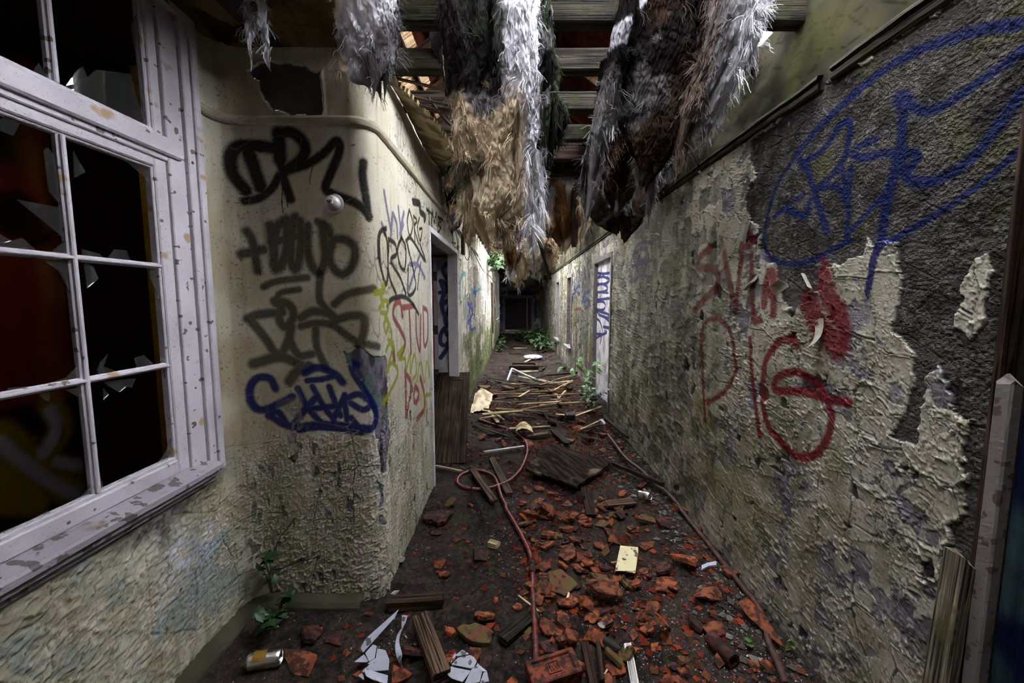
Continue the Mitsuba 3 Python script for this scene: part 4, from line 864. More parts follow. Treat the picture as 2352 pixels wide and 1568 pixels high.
# ------------------------------------------------------------------ roof: boards, rafters, battens and clay tiles, with what is missing
RX, RE0, RE1, ZE, ZRDG = .26, -1.02, 1.54, 2.715, 3.60
EL = math.hypot(RX - RE0, ZRDG - ZE)
put('roof', join(box(RX - .02, RX + .02, -2.0, 18.2, ZRDG - .16, ZRDG + .02), box(RE0 - .08, RE0 + .02, -2.0, 18.2, 2.60, 2.84), box(RE1 - .02, RE1 + .08, -2.0, 18.2, 2.60, 2.84)), 'black', kind='structure', label='ruined pitched roof of red clay tiles with holes open to the sky')


def slope(side, u, y, off=0.0):
    """A point u metres up the slope from the eaves; side -1 left, +1 right; off along the outward normal."""
    a = math.atan2(ZRDG - ZE, RX - RE0)
    x0, s = (RE0, 1) if side < 0 else (RE1, -1)
    return np.array([x0 + s * (u * math.cos(a) - off * math.sin(a)), y, ZE + u * math.sin(a) + off * math.cos(a)])


def gone(side, u, y, r):
    """Whether the roof is open here."""
    w = .25 * math.sin(y * 5 + u * 3)
    if side > 0 and .95 + w < y < 2.2 + w and u > .2:
        return r < (.98 if u < 1.2 or y < 1.4 else .1)
    if side > 0 and y < 3.75 + w and 2.2 + w <= y and (.28 < u or 2.3 < y):
        return r < (.99 if u < 1.15 else .07)
    if side < 0 and .2 + w < y < 1.4 + w and u > .85:
        return r < .9
    if 7.4 + w < y < 11.6 + w and u > .4:
        return r < .92
    if 4.5 + w < y < 6.0 + w and u > .5:
        return r < .8
    return r < .003


for side in (-1, 1):
    for k, y in enumerate(np.arange(-1.9, 18.2, .46)):
        if (7.3 < y < 11.6 and k % 2) or (side > 0 and .4 < y < 4.0 and k % 2):
            continue
        a, b = slope(side, -.02, y, -.01), slope(side, EL - .02, y, -.01)
        M, ln = along(a, b, up=(0, 1, 0))
        wood('rafter', plank(ln, .07, .045, seed=600 + k, nl=6), M, 'roof_wood', parent='roof')
    for k, u in enumerate(np.arange(.46 if side < 0 else .44, EL, .205)):
        y = -2.0
        while y < 18.2:
            y1 = min(18.2, y + rng.uniform(1.8, 3.2))
            open_here = (side > 0 and y < 4.0 and y1 > .3 and u < 1.4) or (y < 11.9 and y1 > 7.2)
            if not (open_here and rng.random() < .85):
                M, ln = along(slope(side, u, y, .045), slope(side, u, y1, .045))
                wood('batten', plank(ln, .03, .02, seed=int(700 + k + y * 10), nl=3), M, 'roof_wood', parent='roof')
            y = y1
    # boarding at the foot of the slope
    y, k = -1.9, 0
    while y < 18.1:
        w = rng.uniform(.13, .17)
        M, ln = along(slope(side, -.05, y + w / 2, .058), slope(side, (.54 if side < 0 else .455) + rng.uniform(-.015, .01), y + w / 2, .058), up=(0, 1, 0))
        if rng.random() > .03 and not (side > 0 and 2.25 < y < 3.9):
            wood('board', plank(ln, .016, w - .006, seed=800 + k, nl=3, bev=.002), M, 'wood_board', parent='roof')
        y, k = y + w, k + 1


def tile_mesh(seed):
    """A clay pantile: a thin slab with a rolled edge, .22 wide, .31 long."""
    r = np.random.default_rng(seed)
    a = np.linspace(-.11, .115, 8)
    prof = .012 * np.sin((a + .11) / .225 * 2 * np.pi)
    top = np.array([(x, yy, p + .014 * (yy < 0)) for yy in (-.155, .155) for x, p in zip(a, prof)])
    v = np.vstack([top, top - [0, 0, .013]])
    n = len(a)
    q = [(i, i + 1, n + i + 1, n + i) for i in range(n - 1)]
    q += [tuple(2 * n + j for j in reversed(t)) for t in q]
    q += [(i + 1, i, 2 * n + i, 2 * n + i + 1) for i in range(n - 1)] + [(n + i, n + i + 1, 3 * n + i + 1, 3 * n + i) for i in range(n - 1)]
    q += [(0, n, 3 * n, 2 * n), (2 * n - 1, n - 1, 3 * n - 1, 4 * n - 1)]
    q = np.array(q)
    return v, np.vstack([q[:, [0, 1, 2]], q[:, [0, 2, 3]]])


TILE = tile_mesh(1)
for side in (-1, 1):
    ang = math.atan2(ZRDG - ZE, RX - RE0)
    rest = []
    for k, u in enumerate(np.arange(.10, EL + .05, .215)):
        for j, y in enumerate(np.arange(-1.95, 18.2, .215)):
            if gone(side, u, y, rng.random()):
                continue
            p = slope(side, u, y, .088)
            # local axes: x along the corridor, y up the slope
            c, s = math.cos(ang), math.sin(ang)
            up = np.array([c, 0, s]) if side < 0 else np.array([-c, 0, s])
            xx = np.array([0, -1.0, 0]) if side < 0 else np.array([0, 1.0, 0])
            jit = rng.uniform(-.04, .04)
            xx2, up2 = xx * math.cos(jit) + up * math.sin(jit), up * math.cos(jit) - xx * math.sin(jit)
            R = np.stack([xx2, up2, np.cross(xx2, up2)], 1)
            v = TILE[0] @ R.T + p
            if 1.2 < y < 4.2 and u > .35:
                put('tile', (v, TILE[1]), 'roof_tile', parent='roof')
            else:
                rest.append((v, TILE[1]))
    put('tiling', join(*rest), 'roof_tile', parent='roof', kind='stuff', label='rows of old red clay tiles on battens')
put('gable', join(box(-1.1, 1.6, 18.15, 18.25, 2.4, 3.8), box(-1.1, 1.6, -2.05, -1.95, 2.4, 3.8)), 'black', parent='roof')


# ------------------------------------------------------------------ picture rails and the skirting fillet
def sweep_left(ss_, prof, seed, wob=.002):
    """A moulding along the left surface; prof: (out, height) pairs, closed."""
    n = len(prof)
    V = []
    for (o, z) in prof:
        x, y, _, _ = left_at(ss_, o)
        V.append(np.stack([x, y, z + wob * (fb(ss_ * 7, ss_ * 0 + seed, 3, seed) - .5) * 2], -1))
    V = np.stack(V, 1).reshape(-1, 3)
    i, j = np.meshgrid(np.arange(len(ss_) - 1), np.arange(n), indexing='ij')
    q = np.stack([i * n + j, i * n + (j + 1) % n, (i + 1) * n + (j + 1) % n, (i + 1) * n + j], -1).reshape(-1, 4)
    return V, np.vstack([q[:, [0, 1, 2]], q[:, [0, 2, 3]]])


rail = [(-.01, 2.272), (.010, 2.272), (.017, 2.278), (.019, 2.288), (.019, 2.300), (.015, 2.309), (.008, 2.313), (-.01, 2.313)]
s_rail = np.r_[np.arange(3.70, CUT[3] + .02, .012), np.arange(CUT[3] + .05, s_of_y(7.4), .06)]
m = sweep_left(s_rail, rail, 11)
cr = np.tile(L(176, 168, 146), (len(m[0]), 1)) * .74 * (.62 + .6 * fb(m[0][:, 1] * 30 + m[0][:, 0] * 30, m[0][:, 2] * 60, 3, 5))[:, None]
put('trim_1', m, 'wall_paint', color=cr, kind='structure', label='cream painted picture rail that bends round the corner of the left wall')
m = sweep_left(np.r_[np.arange(2.3, CUT[2], .012)], [(-.01, -.05), (.070, -.05), (.066, .022), (.050, .040), (.004, .055), (-.01, .055)], 12, .006)
cb = lerp(np.tile(L(86, 82, 68), (len(m[0]), 1)), L(36, 37, 25), fb(m[0][:, 1] * 9 + m[0][:, 0] * 9, m[0][:, 2] * 20, 3, 6))
put('baseboard_left', m, 'plaster', color=cb, kind='structure', label='sloping mossy cement fillet at the foot of the left wall')


def rail_right():
    ys = np.r_[np.arange(.985, 5, .03), np.arange(5, 17.9, .12)]
    prof = [(-.01, 2.288), (.012, 2.286), (.020, 2.294), (.022, 2.310), (.014, 2.318), (.026, 2.326), (.024, 2.338), (-.01, 2.342)]
    V, U = [], []
    per = 0
    for k, (o, z) in enumerate(prof):
        w = (fb(ys * 9, ys * 0 + k * .4, 3, 31) - .5)
        V.append(np.stack([XR - o - w * .010, ys, z + .006 * (fb(ys * 4, ys * 0, 3, 33) - .5) * 2], -1))
        U.append(np.c_[ys, np.full(len(ys), k * .012)])
    n = len(prof)
    V, U = np.stack(V, 1).reshape(-1, 3), np.stack(U, 1).reshape(-1, 2)
    i, j = np.meshgrid(np.arange(len(ys) - 1), np.arange(n), indexing='ij')
    q = np.stack([i * n + j, i * n + (j + 1) % n, (i + 1) * n + (j + 1) % n, (i + 1) * n + j], -1).reshape(-1, 4)
    gap = ~np.isin(q[:, 0] // n, [20, 21, 55, 90, 91])
    q = q[gap]
    return (V, np.vstack([q[:, [0, 2, 1]], q[:, [0, 3, 2]]])), U


m, u = rail_right()
put('trim_2', m, 'wood_grey', uv=u, kind='structure', label='worn wooden picture rail along the right wall')

# ------------------------------------------------------------------ the broken window on the left
WIN = numbered('window_1')
tag(WIN, 'large white multi-pane wooden window with smashed glass in the left wall', kind='structure')
wp = dict(parent=WIN)
put('architrave', join(box(XW - .02, XW + .030, 1.722, 1.757, .775, 2.66, .004), box(XW - .02, XW + .020, 1.682, 1.7215, .775, 2.66, .003)), 'white_paint', **wp)
put('jamb', join(box(XW - .07, XW + .006, 1.602, 1.681, .80, 2.60, .003), box(XW - .07, XW + .006, .24, .33, .80, 2.60, .003)), 'white_paint', **wp)
put('head', box(XW - .07, XW + .03, .24, 1.757, 2.575, 2.665, .004), 'white_paint', **wp)
put('transom', join(box(XW - .07, XW + .020, .30, 1.66, 2.037, 2.101, .006), box(XW - .06, XW + .004, .30, 1.604, 2.018, 2.04, .003)), 'white_paint', **wp)
STILES = ((1.549, 1.603), (.33, .384))
SASH = put('sash', join(*[box(XW - .045, XW - .005, y0, y1, .83, 2.02, .004) for y0, y1 in STILES], *[box(XW - .04, XW - .012, y0 - .008, y1 + .008, .88, 2.0, .003) for y0, y1 in STILES],
                        box(XW - .045, XW - .005, .384, 1.549, 1.985, 2.022, .004), box(XW - .04, XW - .014, .384, 1.549, 1.977, 1.99, .003), box(XW - .045, XW - .004, .384, 1.549, .832, .885, .004), box(XW - .04, XW - .012, .384, 1.549, .88, .897, .003)), 'white_paint', **wp)
LIGHT = put('top_light', join(*[box(XW - .045, XW - .008, y0 + .012, y1, 2.101, 2.57, .004) for y0, y1 in STILES], *[box(XW - .04, XW - .016, y0, y1 - .01, 2.115, 2.55, .003) for y0, y1 in STILES], box(XW - .045, XW - .008, .384, 1.561, 2.10, 2.122, .004)), 'white_paint', **wp)


def bar(y0, y1, z0, z1, vertical):
    """A glazing bar with a narrow nose and rebates."""
    return join(box(XW - .040, XW - .006, y0 + (.005 if vertical else 0), y1 - (.005 if vertical else 0), z0 + (0 if vertical else .005), z1 - (0 if vertical else .005), .003),
                box(XW - .032, XW - .016, y0, y1, z0, z1, .003))


YB = (.640, .942, 1.245)
for y in YB:
    put('glazing_bar', bar(y - .012, y + .012, .895, 1.98, True), 'white_paint', parent=SASH)
    put('glazing_bar', bar(y - .012, y + .012, 2.12, 2.56, True), 'white_paint', parent=LIGHT)
for z in (1.255, 1.627):
    put('glazing_bar', bar(.384, 1.549, z - .0105, z + .0105, False), 'white_paint', parent=SASH)
m = plank(1.46, .115, .03, seed=51, bev=.006, nl=30)
v = m[0].copy()
v[:, 2] += .006 * (fb(v[:, 0] * 8, v[:, 1] * 20, 4, 52) - .5)
v = v[:, [1, 0, 2]] * [-1, 1, 1] + [XW + .005, .235, .815]
v[:, 2] -= (v[:, 0] - XW) * .22
put('sill', (v, m[1]), 'sill_paint', label='weathered white sill, its paint flaking', **wp)
put('apron', join(box(XW - .02, XW + .045, .24, 1.72, .762, .802, .005), box(XW - .02, XW + .022, .24, 1.70, .735, .764, .004)), 'sill_paint', **wp)
put('keyhole_plug', lathe([(0, 0), (.005, 0), (.006, .002), (0, .003)], 12).apply_transform(rotm(0, math.pi / 2, 0, (XW + .020, 1.70, 2.045))), 'iron', **wp)
for k, q in enumerate(SHARDS):
    p = shapely.Polygon(q).buffer(0)
    p = max(getattr(p, 'geoms', [p]), key=lambda g: g.area)
    v = extrude(p, .003)
    v.vertices = np.c_[XW - .0265 + v.vertices[:, 2], v.vertices[:, 0], v.vertices[:, 1]]
    v.fix_normals()
    put('glass_shard', v, 'glass', parent=LIGHT if v.bounds[0][2] > 2.05 else SASH)
for k in range(3):     # slivers left in the panes nearer the camera
    y0, z0 = .40 + .30 * (k % 3), (.897, 1.267, 1.64)[k % 3 if k < 6 else (k + 1) % 3]
    v = extrude([(y0, z0), (y0 + .06 + .15 * rng.random(), z0), (y0 + .05, z0 + .03 + .05 * rng.random()), (y0, z0 + .04 + .1 * rng.random())], .003)
    v.vertices = np.c_[XW - .0265 + v.vertices[:, 2], v.vertices[:, 0], v.vertices[:, 1]]
    v.fix_normals()
    put('glass_shard', v, 'glass', parent=SASH)


# ------------------------------------------------------------------ the dark room behind the window
def panel(us, ws, skin, place, flip=False):
    u, w = np.meshgrid(us, ws, indexing='ij')
    h, col = skin(u, w)
    f = grid_faces(*u.shape)
    return (place(u, w, h).reshape(-1, 3), f[:, ::-1] if flip else f), col.reshape(-1, 3)


def room_skin(y, z):
    n = fb(y * 5, z * 5, 4, 901)
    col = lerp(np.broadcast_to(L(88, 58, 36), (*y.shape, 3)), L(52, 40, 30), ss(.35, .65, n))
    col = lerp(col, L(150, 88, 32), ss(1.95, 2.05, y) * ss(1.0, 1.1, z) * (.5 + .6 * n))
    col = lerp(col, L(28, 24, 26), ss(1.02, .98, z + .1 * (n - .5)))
    for s, c, k in ((ROOM_RED, L(120, 24, 24), .6), (ROOM_BLACK, L(18, 15, 15), .9), (ROOM_YELLOW, L(140, 116, 20), .8), (ROOM_WHITE, L(160, 160, 176), .8)):
        col = lerp(col, c, spray(y, z, s, .4) * k)
    return (n - .5) * .01, col


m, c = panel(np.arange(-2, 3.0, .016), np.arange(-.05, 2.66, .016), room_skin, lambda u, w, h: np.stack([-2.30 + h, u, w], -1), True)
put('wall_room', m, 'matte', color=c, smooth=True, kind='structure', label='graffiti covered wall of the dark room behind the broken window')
plain('post', box(-1.81, -1.70, 2.05, 2.115, -.1, 2.6, .004), (176, 136, 40), parent='wall_room', label='yellow painted door post')
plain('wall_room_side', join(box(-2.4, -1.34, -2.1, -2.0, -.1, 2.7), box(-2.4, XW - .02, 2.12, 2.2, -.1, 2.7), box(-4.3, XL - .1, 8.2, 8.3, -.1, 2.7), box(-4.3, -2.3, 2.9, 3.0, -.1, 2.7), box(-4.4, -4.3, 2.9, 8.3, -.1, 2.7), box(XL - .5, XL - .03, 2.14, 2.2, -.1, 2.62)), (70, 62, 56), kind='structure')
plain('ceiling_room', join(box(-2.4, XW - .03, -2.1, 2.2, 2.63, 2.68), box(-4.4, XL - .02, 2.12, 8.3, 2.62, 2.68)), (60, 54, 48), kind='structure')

# ------------------------------------------------------------------ doors
D1 = numbered('door_1')
tag(D1, 'left doorway in white casing with a white door standing open inside', kind='structure')
put('casing', join(box(XL - .10, XL + .014, DY0 - .005, DY0 + .035, -.05, DZ + .03, .004), box(XL - .10, XL + .014, DY1 - .035, DY1 + .005, -.05, DZ + .03, .004), box(XL - .10, XL + .016, DY0 - .005, DY1 + .005, DZ - .01, DZ + .035, .004)), 'door_white', parent=D1)
put('lining', join(box(XL - .30, XL - .09, DY0, DY0 + .02, -.05, DZ), box(XL - .30, XL - .09, DY0, DY1, DZ - .02, DZ)), 'grey_paint', parent=D1)


def leaf_skin(x, z):
    n = fb(x * 8, z * 8, 4, 921)
    col = lerp(np.broadcast_to(L(176, 172, 176), (*x.shape, 3)), L(120, 114, 116), ss(.4, .75, n))
    return (n - .5) * .001, lerp(col, L(16, 22, 66), spray(x, z, LEAF_TAG, .3) * .95)


m, c = panel(np.linspace(-.865, XL - .02, 60), np.linspace(.02, 1.98, 340), leaf_skin, lambda u, w, h: np.stack([u, 4.68 - h, w], -1))
put('leaf', m, 'damp', color=c, smooth=True, parent=D1, label='white door leaf with a navy tag')
plain('leaf_edge', box(-.940, -.908, 4.655, 4.70, .02, 1.98, .002), (150, 84, 42), parent=D1, label='bare orange wood edge')
plain('leaf_stile', box(-.905, -.868, 4.66, 4.69, .02, 1.98, .002), (150, 146, 148), parent=D1)
for z in (.62, 1.12, 1.72):
    put('hinge', join(box(-.912, -.860, 4.648, 4.660, z, z + .10, .002), *[lathe([(0, 0), (.007, 0), (.007, .03), (0, .03)], 8).apply_translation((-.907, 4.648, z + .034 * k)) for k in range(3)]), 'iron', parent=D1)

D2 = numbered('door_2')
tag(D2, 'recessed white door in the right wall with a tall blue tag', kind='structure')


def door2_skin(y, z):
    n = fb(y * 8, z * 8, 4, 931)
    col = lerp(np.broadcast_to(L(206, 204, 208), (*y.shape, 3)), L(150, 146, 146), ss(.4, .75, n))
    sp = ss(.78, .84, vn(y * 90, z * 90, 932))
    col = col * (1 - .5 * sp[..., None])
    return (n - .5) * .001, lerp(col, L(18, 28, 96), spray(y, z, KORIERS, .2) * .95)


m, c = panel(np.linspace(RD0, RD1, 100), np.linspace(0, RDZ, 300), door2_skin, lambda u, w, h: np.stack([XR + .04 - h, u, w], -1))
put('leaf', m, 'damp', color=c, smooth=True, parent=D2)
put('casing', join(box(XR - .016, XR + .05, RD0 - .04, RD0 + .012, -.05, RDZ + .05, .005), box(XR - .016, XR + .05, RD1 - .012, RD1 + .04, -.05, RDZ + .05, .005), box(XR - .018, XR + .05, RD0 - .04, RD1 + .04, RDZ - .005, RDZ + .06, .005)), 'grey_paint', parent=D2)
put('latch', box(XR + .025, XR + .039, 5.06, 5.08, .80, .98, .003), 'iron', parent=D2)

for k, (y0, y1, z0) in enumerate(((8.35, 9.05, .55), (10.6, 11.4, .5))):
    w = numbered(f'window_{k + 2}')
    tag(w, ('nearer' if k == 0 else 'farther') + ' boarded window opening in the far part of the right wall', kind='structure')
    put('frame', join(box(XR - .02, XR + .12, y0 - .03, y0 + .05, z0 - .04, 2.04, .005), box(XR - .02, XR + .12, y1 - .05, y1 + .03, z0 - .04, 2.04, .005), box(XR - .02, XR + .12, y0, y1, 1.97, 2.04, .005)), 'grey_paint', parent=w)
    put('sill', box(XR - .07, XR + .12, y0 - .08, y1 + .08, z0 - .05, z0 + .0, .006), 'grey_paint', parent=w)
    for j in range(4):
        yy = y0 + .05 + (y1 - y0 - .1) * j / 4
        wood('board', plank(1.98 - z0, (y1 - y0 - .1) / 4 - .006, .015, seed=940 + j + 5 * k, nl=4), rotm(0, -math.pi / 2, 0, (XR + .10, yy + (y1 - y0 - .1) / 8, z0)) @ rotm(math.pi / 2 * 0), 'wood_grey', parent=w)

D3 = numbered('door_3')
tag(D3, 'right edge doorway with weathered frame and a teal painted door', kind='structure')
wood('frame_post', plank(2.75, .016, .055, seed=61, nl=20, bev=.004), rotm(0, -math.pi / 2, 0, (XR + .022, .988, -.05)), 'wood_dark', parent=D3)
wood('casing', plank(1.36, .036, .030, seed=62, nl=20, bev=.004, ragged=.02), rotm(0, -math.pi / 2, 0, (XR + .002, .961, -.05)), 'grey_paint', parent=D3)
wood('casing_foot', plank(.86, .062, .03, seed=63, nl=12, bev=.004, ragged=.02), along((XR - .050, 1.015, -.02), (XR - .020, 1.005, .82), up=(1, 0, 0))[0], 'wood_weathered', parent=D3, label='broken grey board standing against the frame')


def teal_skin(y, z):
    n = fb(y * 10, z * 10, 4, 941)
    col = lerp(np.broadcast_to(L(48, 66, 70), (*y.shape, 3)), L(34, 48, 52), ss(.35, .65, n))
    a = spray(y, z, [(.16, [(.90, 1.55), (.935, 1.30), (.90, 1.10)]), (.10, [(.92, .30), (.87, .42), (.85, .60), (.90, .70)])], .4)
    g = ss(.012, .004, np.abs(y - .915)) + ss(.006, .002, np.abs(y - .895))
    return -.010 * g, lerp(col * (1 - .3 * np.clip(g, 0, 1))[..., None], L(10, 14, 40), a * .95)


m, c = panel(np.linspace(.15, .944, 160), np.linspace(0, 2.68, 260), teal_skin, lambda u, w, h: np.stack([XR + .02 - h, u, w], -1))
put('leaf', m, 'wall_paint', color=c, smooth=True, parent=D3)

# the far end
EX0, EX1, EZ = -.44, .80, 1.62


def end_skin(x, z):
    n = fb(x * 5, z * 5, 4, 951)
    col = lerp(np.broadcast_to(L(150, 148, 140), (*x.shape, 3)), L(84, 82, 78), ss(.4, .7, n))
    return (n - .5) * .01, lerp(col, L(22, 36, 112), spray(x, z, END_TAG, .3) * .9)


u, w = np.meshgrid(np.arange(XL - .1, XR + .15, .02), np.arange(0, 2.75, .02), indexing='ij')
h, c = end_skin(u, w)
keep = ~((u[:-1, :-1] > EX0) & (u[1:, 1:] < EX1) & (w[1:, 1:] < EZ))
v, f, c = compact(np.stack([u, 18.0 - h, w], -1).reshape(-1, 3), grid_faces(*u.shape, keep), c.reshape(-1, 3))
put('wall_end', (v, f), 'matte', color=c, smooth=True, kind='structure', label='end wall of the corridor round a black doorway with blue tags')
D4 = numbered('door_4')
tag(D4, 'black open doorway at the far end of the corridor', kind='structure')
put('frame', join(box(EX0 - .04, EX0 + .05, 17.93, 18.12, 0, EZ + .05, .005), box(EX1 - .05, EX1 + .04, 17.93, 18.12, 0, EZ + .05, .005), box(EX0 - .04, EX1 + .04, 17.93, 18.12, EZ - .01, EZ + .07, .005)), 'grey_paint', parent=D4)
put('step', box(EX0, EX1, 17.9, 18.3, -.05, .20, .01), 'stone', parent=D4)
v = box(EX1 - .22, EX1 - .17, 19.2, 19.26, 0, 1.6, .005)
put('inner_post', v, 'wood_dark', parent=D4, uv=np.array(v.vertices)[:, [2, 0]])
plain('wall_beyond', join(box(-1.2, 1.6, 23.4, 23.5, -.1, 2.7), box(-1.2, -1.1, 18.1, 23.5, -.1, 2.7), box(1.5, 1.6, 18.1, 23.5, -.1, 2.7), box(-1.2, 1.6, 18.1, 23.5, 2.6, 2.7), box(-1.2, 1.6, 18.1, 23.5, -.1, -.0)), (44, 40, 38), kind='structure')
# the opening on the left far on, with a dark lining
plain('wall_recess', join(box(XL - .5, XL - .45, 11.4, 12.7, -.1, 2.2), box(XL - .5, XL - .02, 11.45, 11.58, -.1, 2.2), box(XL - .5, XL - .02, 12.5, 12.6, -.1, 2.2), box(XL - .5, XL - .02, 11.45, 12.6, 2.0, 2.1)), (84, 72, 58), kind='structure')

# ------------------------------------------------------------------ wool insulation that has slipped through the joists
WHITE, ASH, SOOT, TAN, MOULD = L(214, 214, 222), L(126, 124, 126), L(30, 28, 27), L(222, 200, 166), L(54, 62, 48)


def lobe(path, rx, ry, seed, sides=54, rows=84):
    """A hanging lump of wool: an oval tube along the path with folds and ragged ends."""
    p = smooth_path(path, 10)
    t = np.linspace(0, 1, rows)
    k = np.linspace(0, 1, len(p))
    c = np.stack([np.interp(t, k, p[:, i]) for i in range(3)], -1)
    a = np.arange(sides) / sides * 2 * np.pi
    A, Tt = np.meshgrid(a, t)
    env = ss(0, .05, Tt) * (1 - .85 * ss(.72, 1, Tt) ** 1.5) * (1 - .1 * ss(.96, 1, Tt))
    f1 = fb(np.cos(A) * 2.2 + 7 + seed, Tt * 3.2 + np.sin(A) * 2.2, 4, seed)
    f2 = fb(np.cos(A) * 6 + seed, Tt * 5 + np.sin(A) * 6, 4, seed + 5)
    fold = vn(A * 2.9 + seed, Tt * 1.5, seed + 3)
    lock = 1 - np.abs(2 * fb(np.cos(A) * 5 + seed + .8 * f2, Tt * 4 + np.sin(A) * 5, 2, seed + 6) - 1)
    fine = fb(np.cos(A) * 15 + seed, Tt * 16 + np.sin(A) * 15, 3, seed + 7)
    r = env * (.60 + .5 * f1 + .35 * (f2 - .5) + .25 * (fold - .5) + .16 * (lock - .6) + .10 * (fine - .5))
    q = np.stack([c[:, None, 0] + np.cos(A) * r * rx, c[:, None, 1] + np.sin(A) * r * ry, c[:, None, 2] - (f1 - .5) * .10 * ss(.5, 1, Tt)], -1)
    q[..., 2] -= .22 * (vn(A * 1.9 + seed, Tt * 2, seed + 9) - .5) * ss(.45, 1, Tt)
    q[..., 0] += .02 * (vn(Tt * 6 + seed, A * 0, seed + 8) - .5)
    v = q.reshape(-1, 3)
    i, j = np.meshgrid(np.arange(rows - 1), np.arange(sides), indexing='ij')
    qd = np.stack([i * sides + j, i * sides + (j + 1) % sides, (i + 1) * sides + (j + 1) % sides, (i + 1) * sides + j], -1).reshape(-1, 4)
    f = np.vstack([qd[:, [0, 2, 1]], qd[:, [0, 3, 2]]])
    n = np.stack([np.cos(A) / rx, np.sin(A) / ry, 0 * A], -1).reshape(-1, 3)
    n /= np.linalg.norm(n, axis=1, keepdims=True)
    return v, f, n, np.c_[Tt.ravel(), A.ravel()]


def fibres(v, n, col, count, length, seed, width=.0012, curl=1.0):
    """Loose curling fibres that grow out of a lump in locks: thin ribbons."""
    r = np.random.default_rng(seed)
    S, per = 6, 6
    k = max(1, count // per)
    i = np.repeat(r.integers(0, len(v), k), per)
    count = len(i)
    lk = lambda a: np.repeat(a, per, axis=0)
    p = v[i] + lk(r.normal(0, .003, (k, 3))) + r.normal(0, .005, (count, 3))
    d = n[i] * lk(r.uniform(.02, .55, (k, 1)) ** 1.3) + lk(r.normal(0, .42, (k, 3))) + r.normal(0, .26, (count, 3)) + np.array([0, 0, -1]) * lk(r.uniform(.5, 1.5, (k, 1)))
    d /= np.linalg.norm(d, axis=1, keepdims=True)
    ln = length * lk(r.uniform(.35, 1.0, k)) * r.uniform(.6, 1.05, count)
    ax = lk(r.normal(size=(k, 3))) + r.normal(0, .25, (count, 3))
    ax /= np.linalg.norm(ax, axis=1, keepdims=True)
    om = lk(r.normal(0, 1.1, k)) * curl
    pts, side = [], []
    for s in range(S):
        pts.append(p)
        w = np.cross(d, ax)
        w /= np.linalg.norm(w, axis=1, keepdims=True) + 1e-9
        side.append(w)
        p = p + d * (ln / (S - 1))[:, None]
        w_ = om * .85 * math.cos(s * 1.9)
        c, si = np.cos(w_), np.sin(w_)
        d = d * c[:, None] + np.cross(ax, d) * si[:, None] + np.array([0, 0, -.12])
        d /= np.linalg.norm(d, axis=1, keepdims=True)
    P, W = np.stack(pts, 1), np.stack(side, 1)
    th = width * r.uniform(.6, 1.4, (count, 1, 1)) * np.linspace(1, .4, S)[None, :, None]
    V = np.stack([P - W * th, P + W * th], 2).reshape(-1, 3)
    b = (np.arange(count) * S * 2)[:, None] + np.arange(S - 1)[None] * 2
    b = b.reshape(-1)
    F = np.vstack([np.c_[b, b + 1, b + 3], np.c_[b, b + 3, b + 2]])
    C = np.repeat(np.clip(col[i] * lk(r.uniform(.6, 1.7, (k, 1))), 0, .88), S * 2, axis=0)
    return V, F, C


def clump(label, lobes, tint, seed, count=1600, length=.10, width=.0011, curl=1.0):
    """One hanging mass of insulation: its wool and the loose fibres on it. tint(v, t) -> colours."""
    key = thing('insulation_clump', label, 'insulation')
    VV, FF, NN, CC, n = [], [], [], [], 0
    for k, (path, rx, ry) in enumerate(lobes):
        v, f, nn, ta = lobe(path, rx, ry, seed + 13 * k)
        c = tint(v, ta[:, 0])
        g = fb(v[:, 0] * 60, v[:, 2] * 22 + v[:, 1] * 40, 3, seed + k)
        c = c * (.70 + .6 * g)[:, None]
        # tufted surface
        v = v + nn * ((fb(v[:, 0] * 70 + v[:, 1] * 60, v[:, 2] * 24, 3, seed + 2) - .5) * .022)[:, None]
        VV.append(v), FF.append(f + n), NN.append(nn), CC.append(np.clip(c, .005, .85))
        n += len(v)
    V, F, N, C_ = np.vstack(VV), np.vstack(FF), np.vstack(NN), np.vstack(CC)
    put('wool', (V, F), 'wool', parent=key, color=C_, smooth=True)
    v, f, c = fibres(V, N, C_, int(count * .95), length, seed, width, curl)
    put('fibres', (v, f), 'fibre', parent=key, color=c, kind='stuff', label='loose curling fibres')
    return key


def blend(*stops):
    """A colour from noise-edged patches: (colour, weight function) pairs laid over each other."""
    def fn(v, t):
        c = np.tile(stops[0], (len(v), 1)).astype(float)
        for col, w in stops[1:]:
            a = np.clip(w(v, t), 0, 1)[:, None]
            c = c * (1 - a) + np.asarray(col) * a
        return c
    return fn


def nz(v, k, seed, lo=.42, hi=.58):
    return ss(lo, hi, fb(v[:, 0] * k + v[:, 1] * k * .7, v[:, 2] * k * .6, 3, seed))


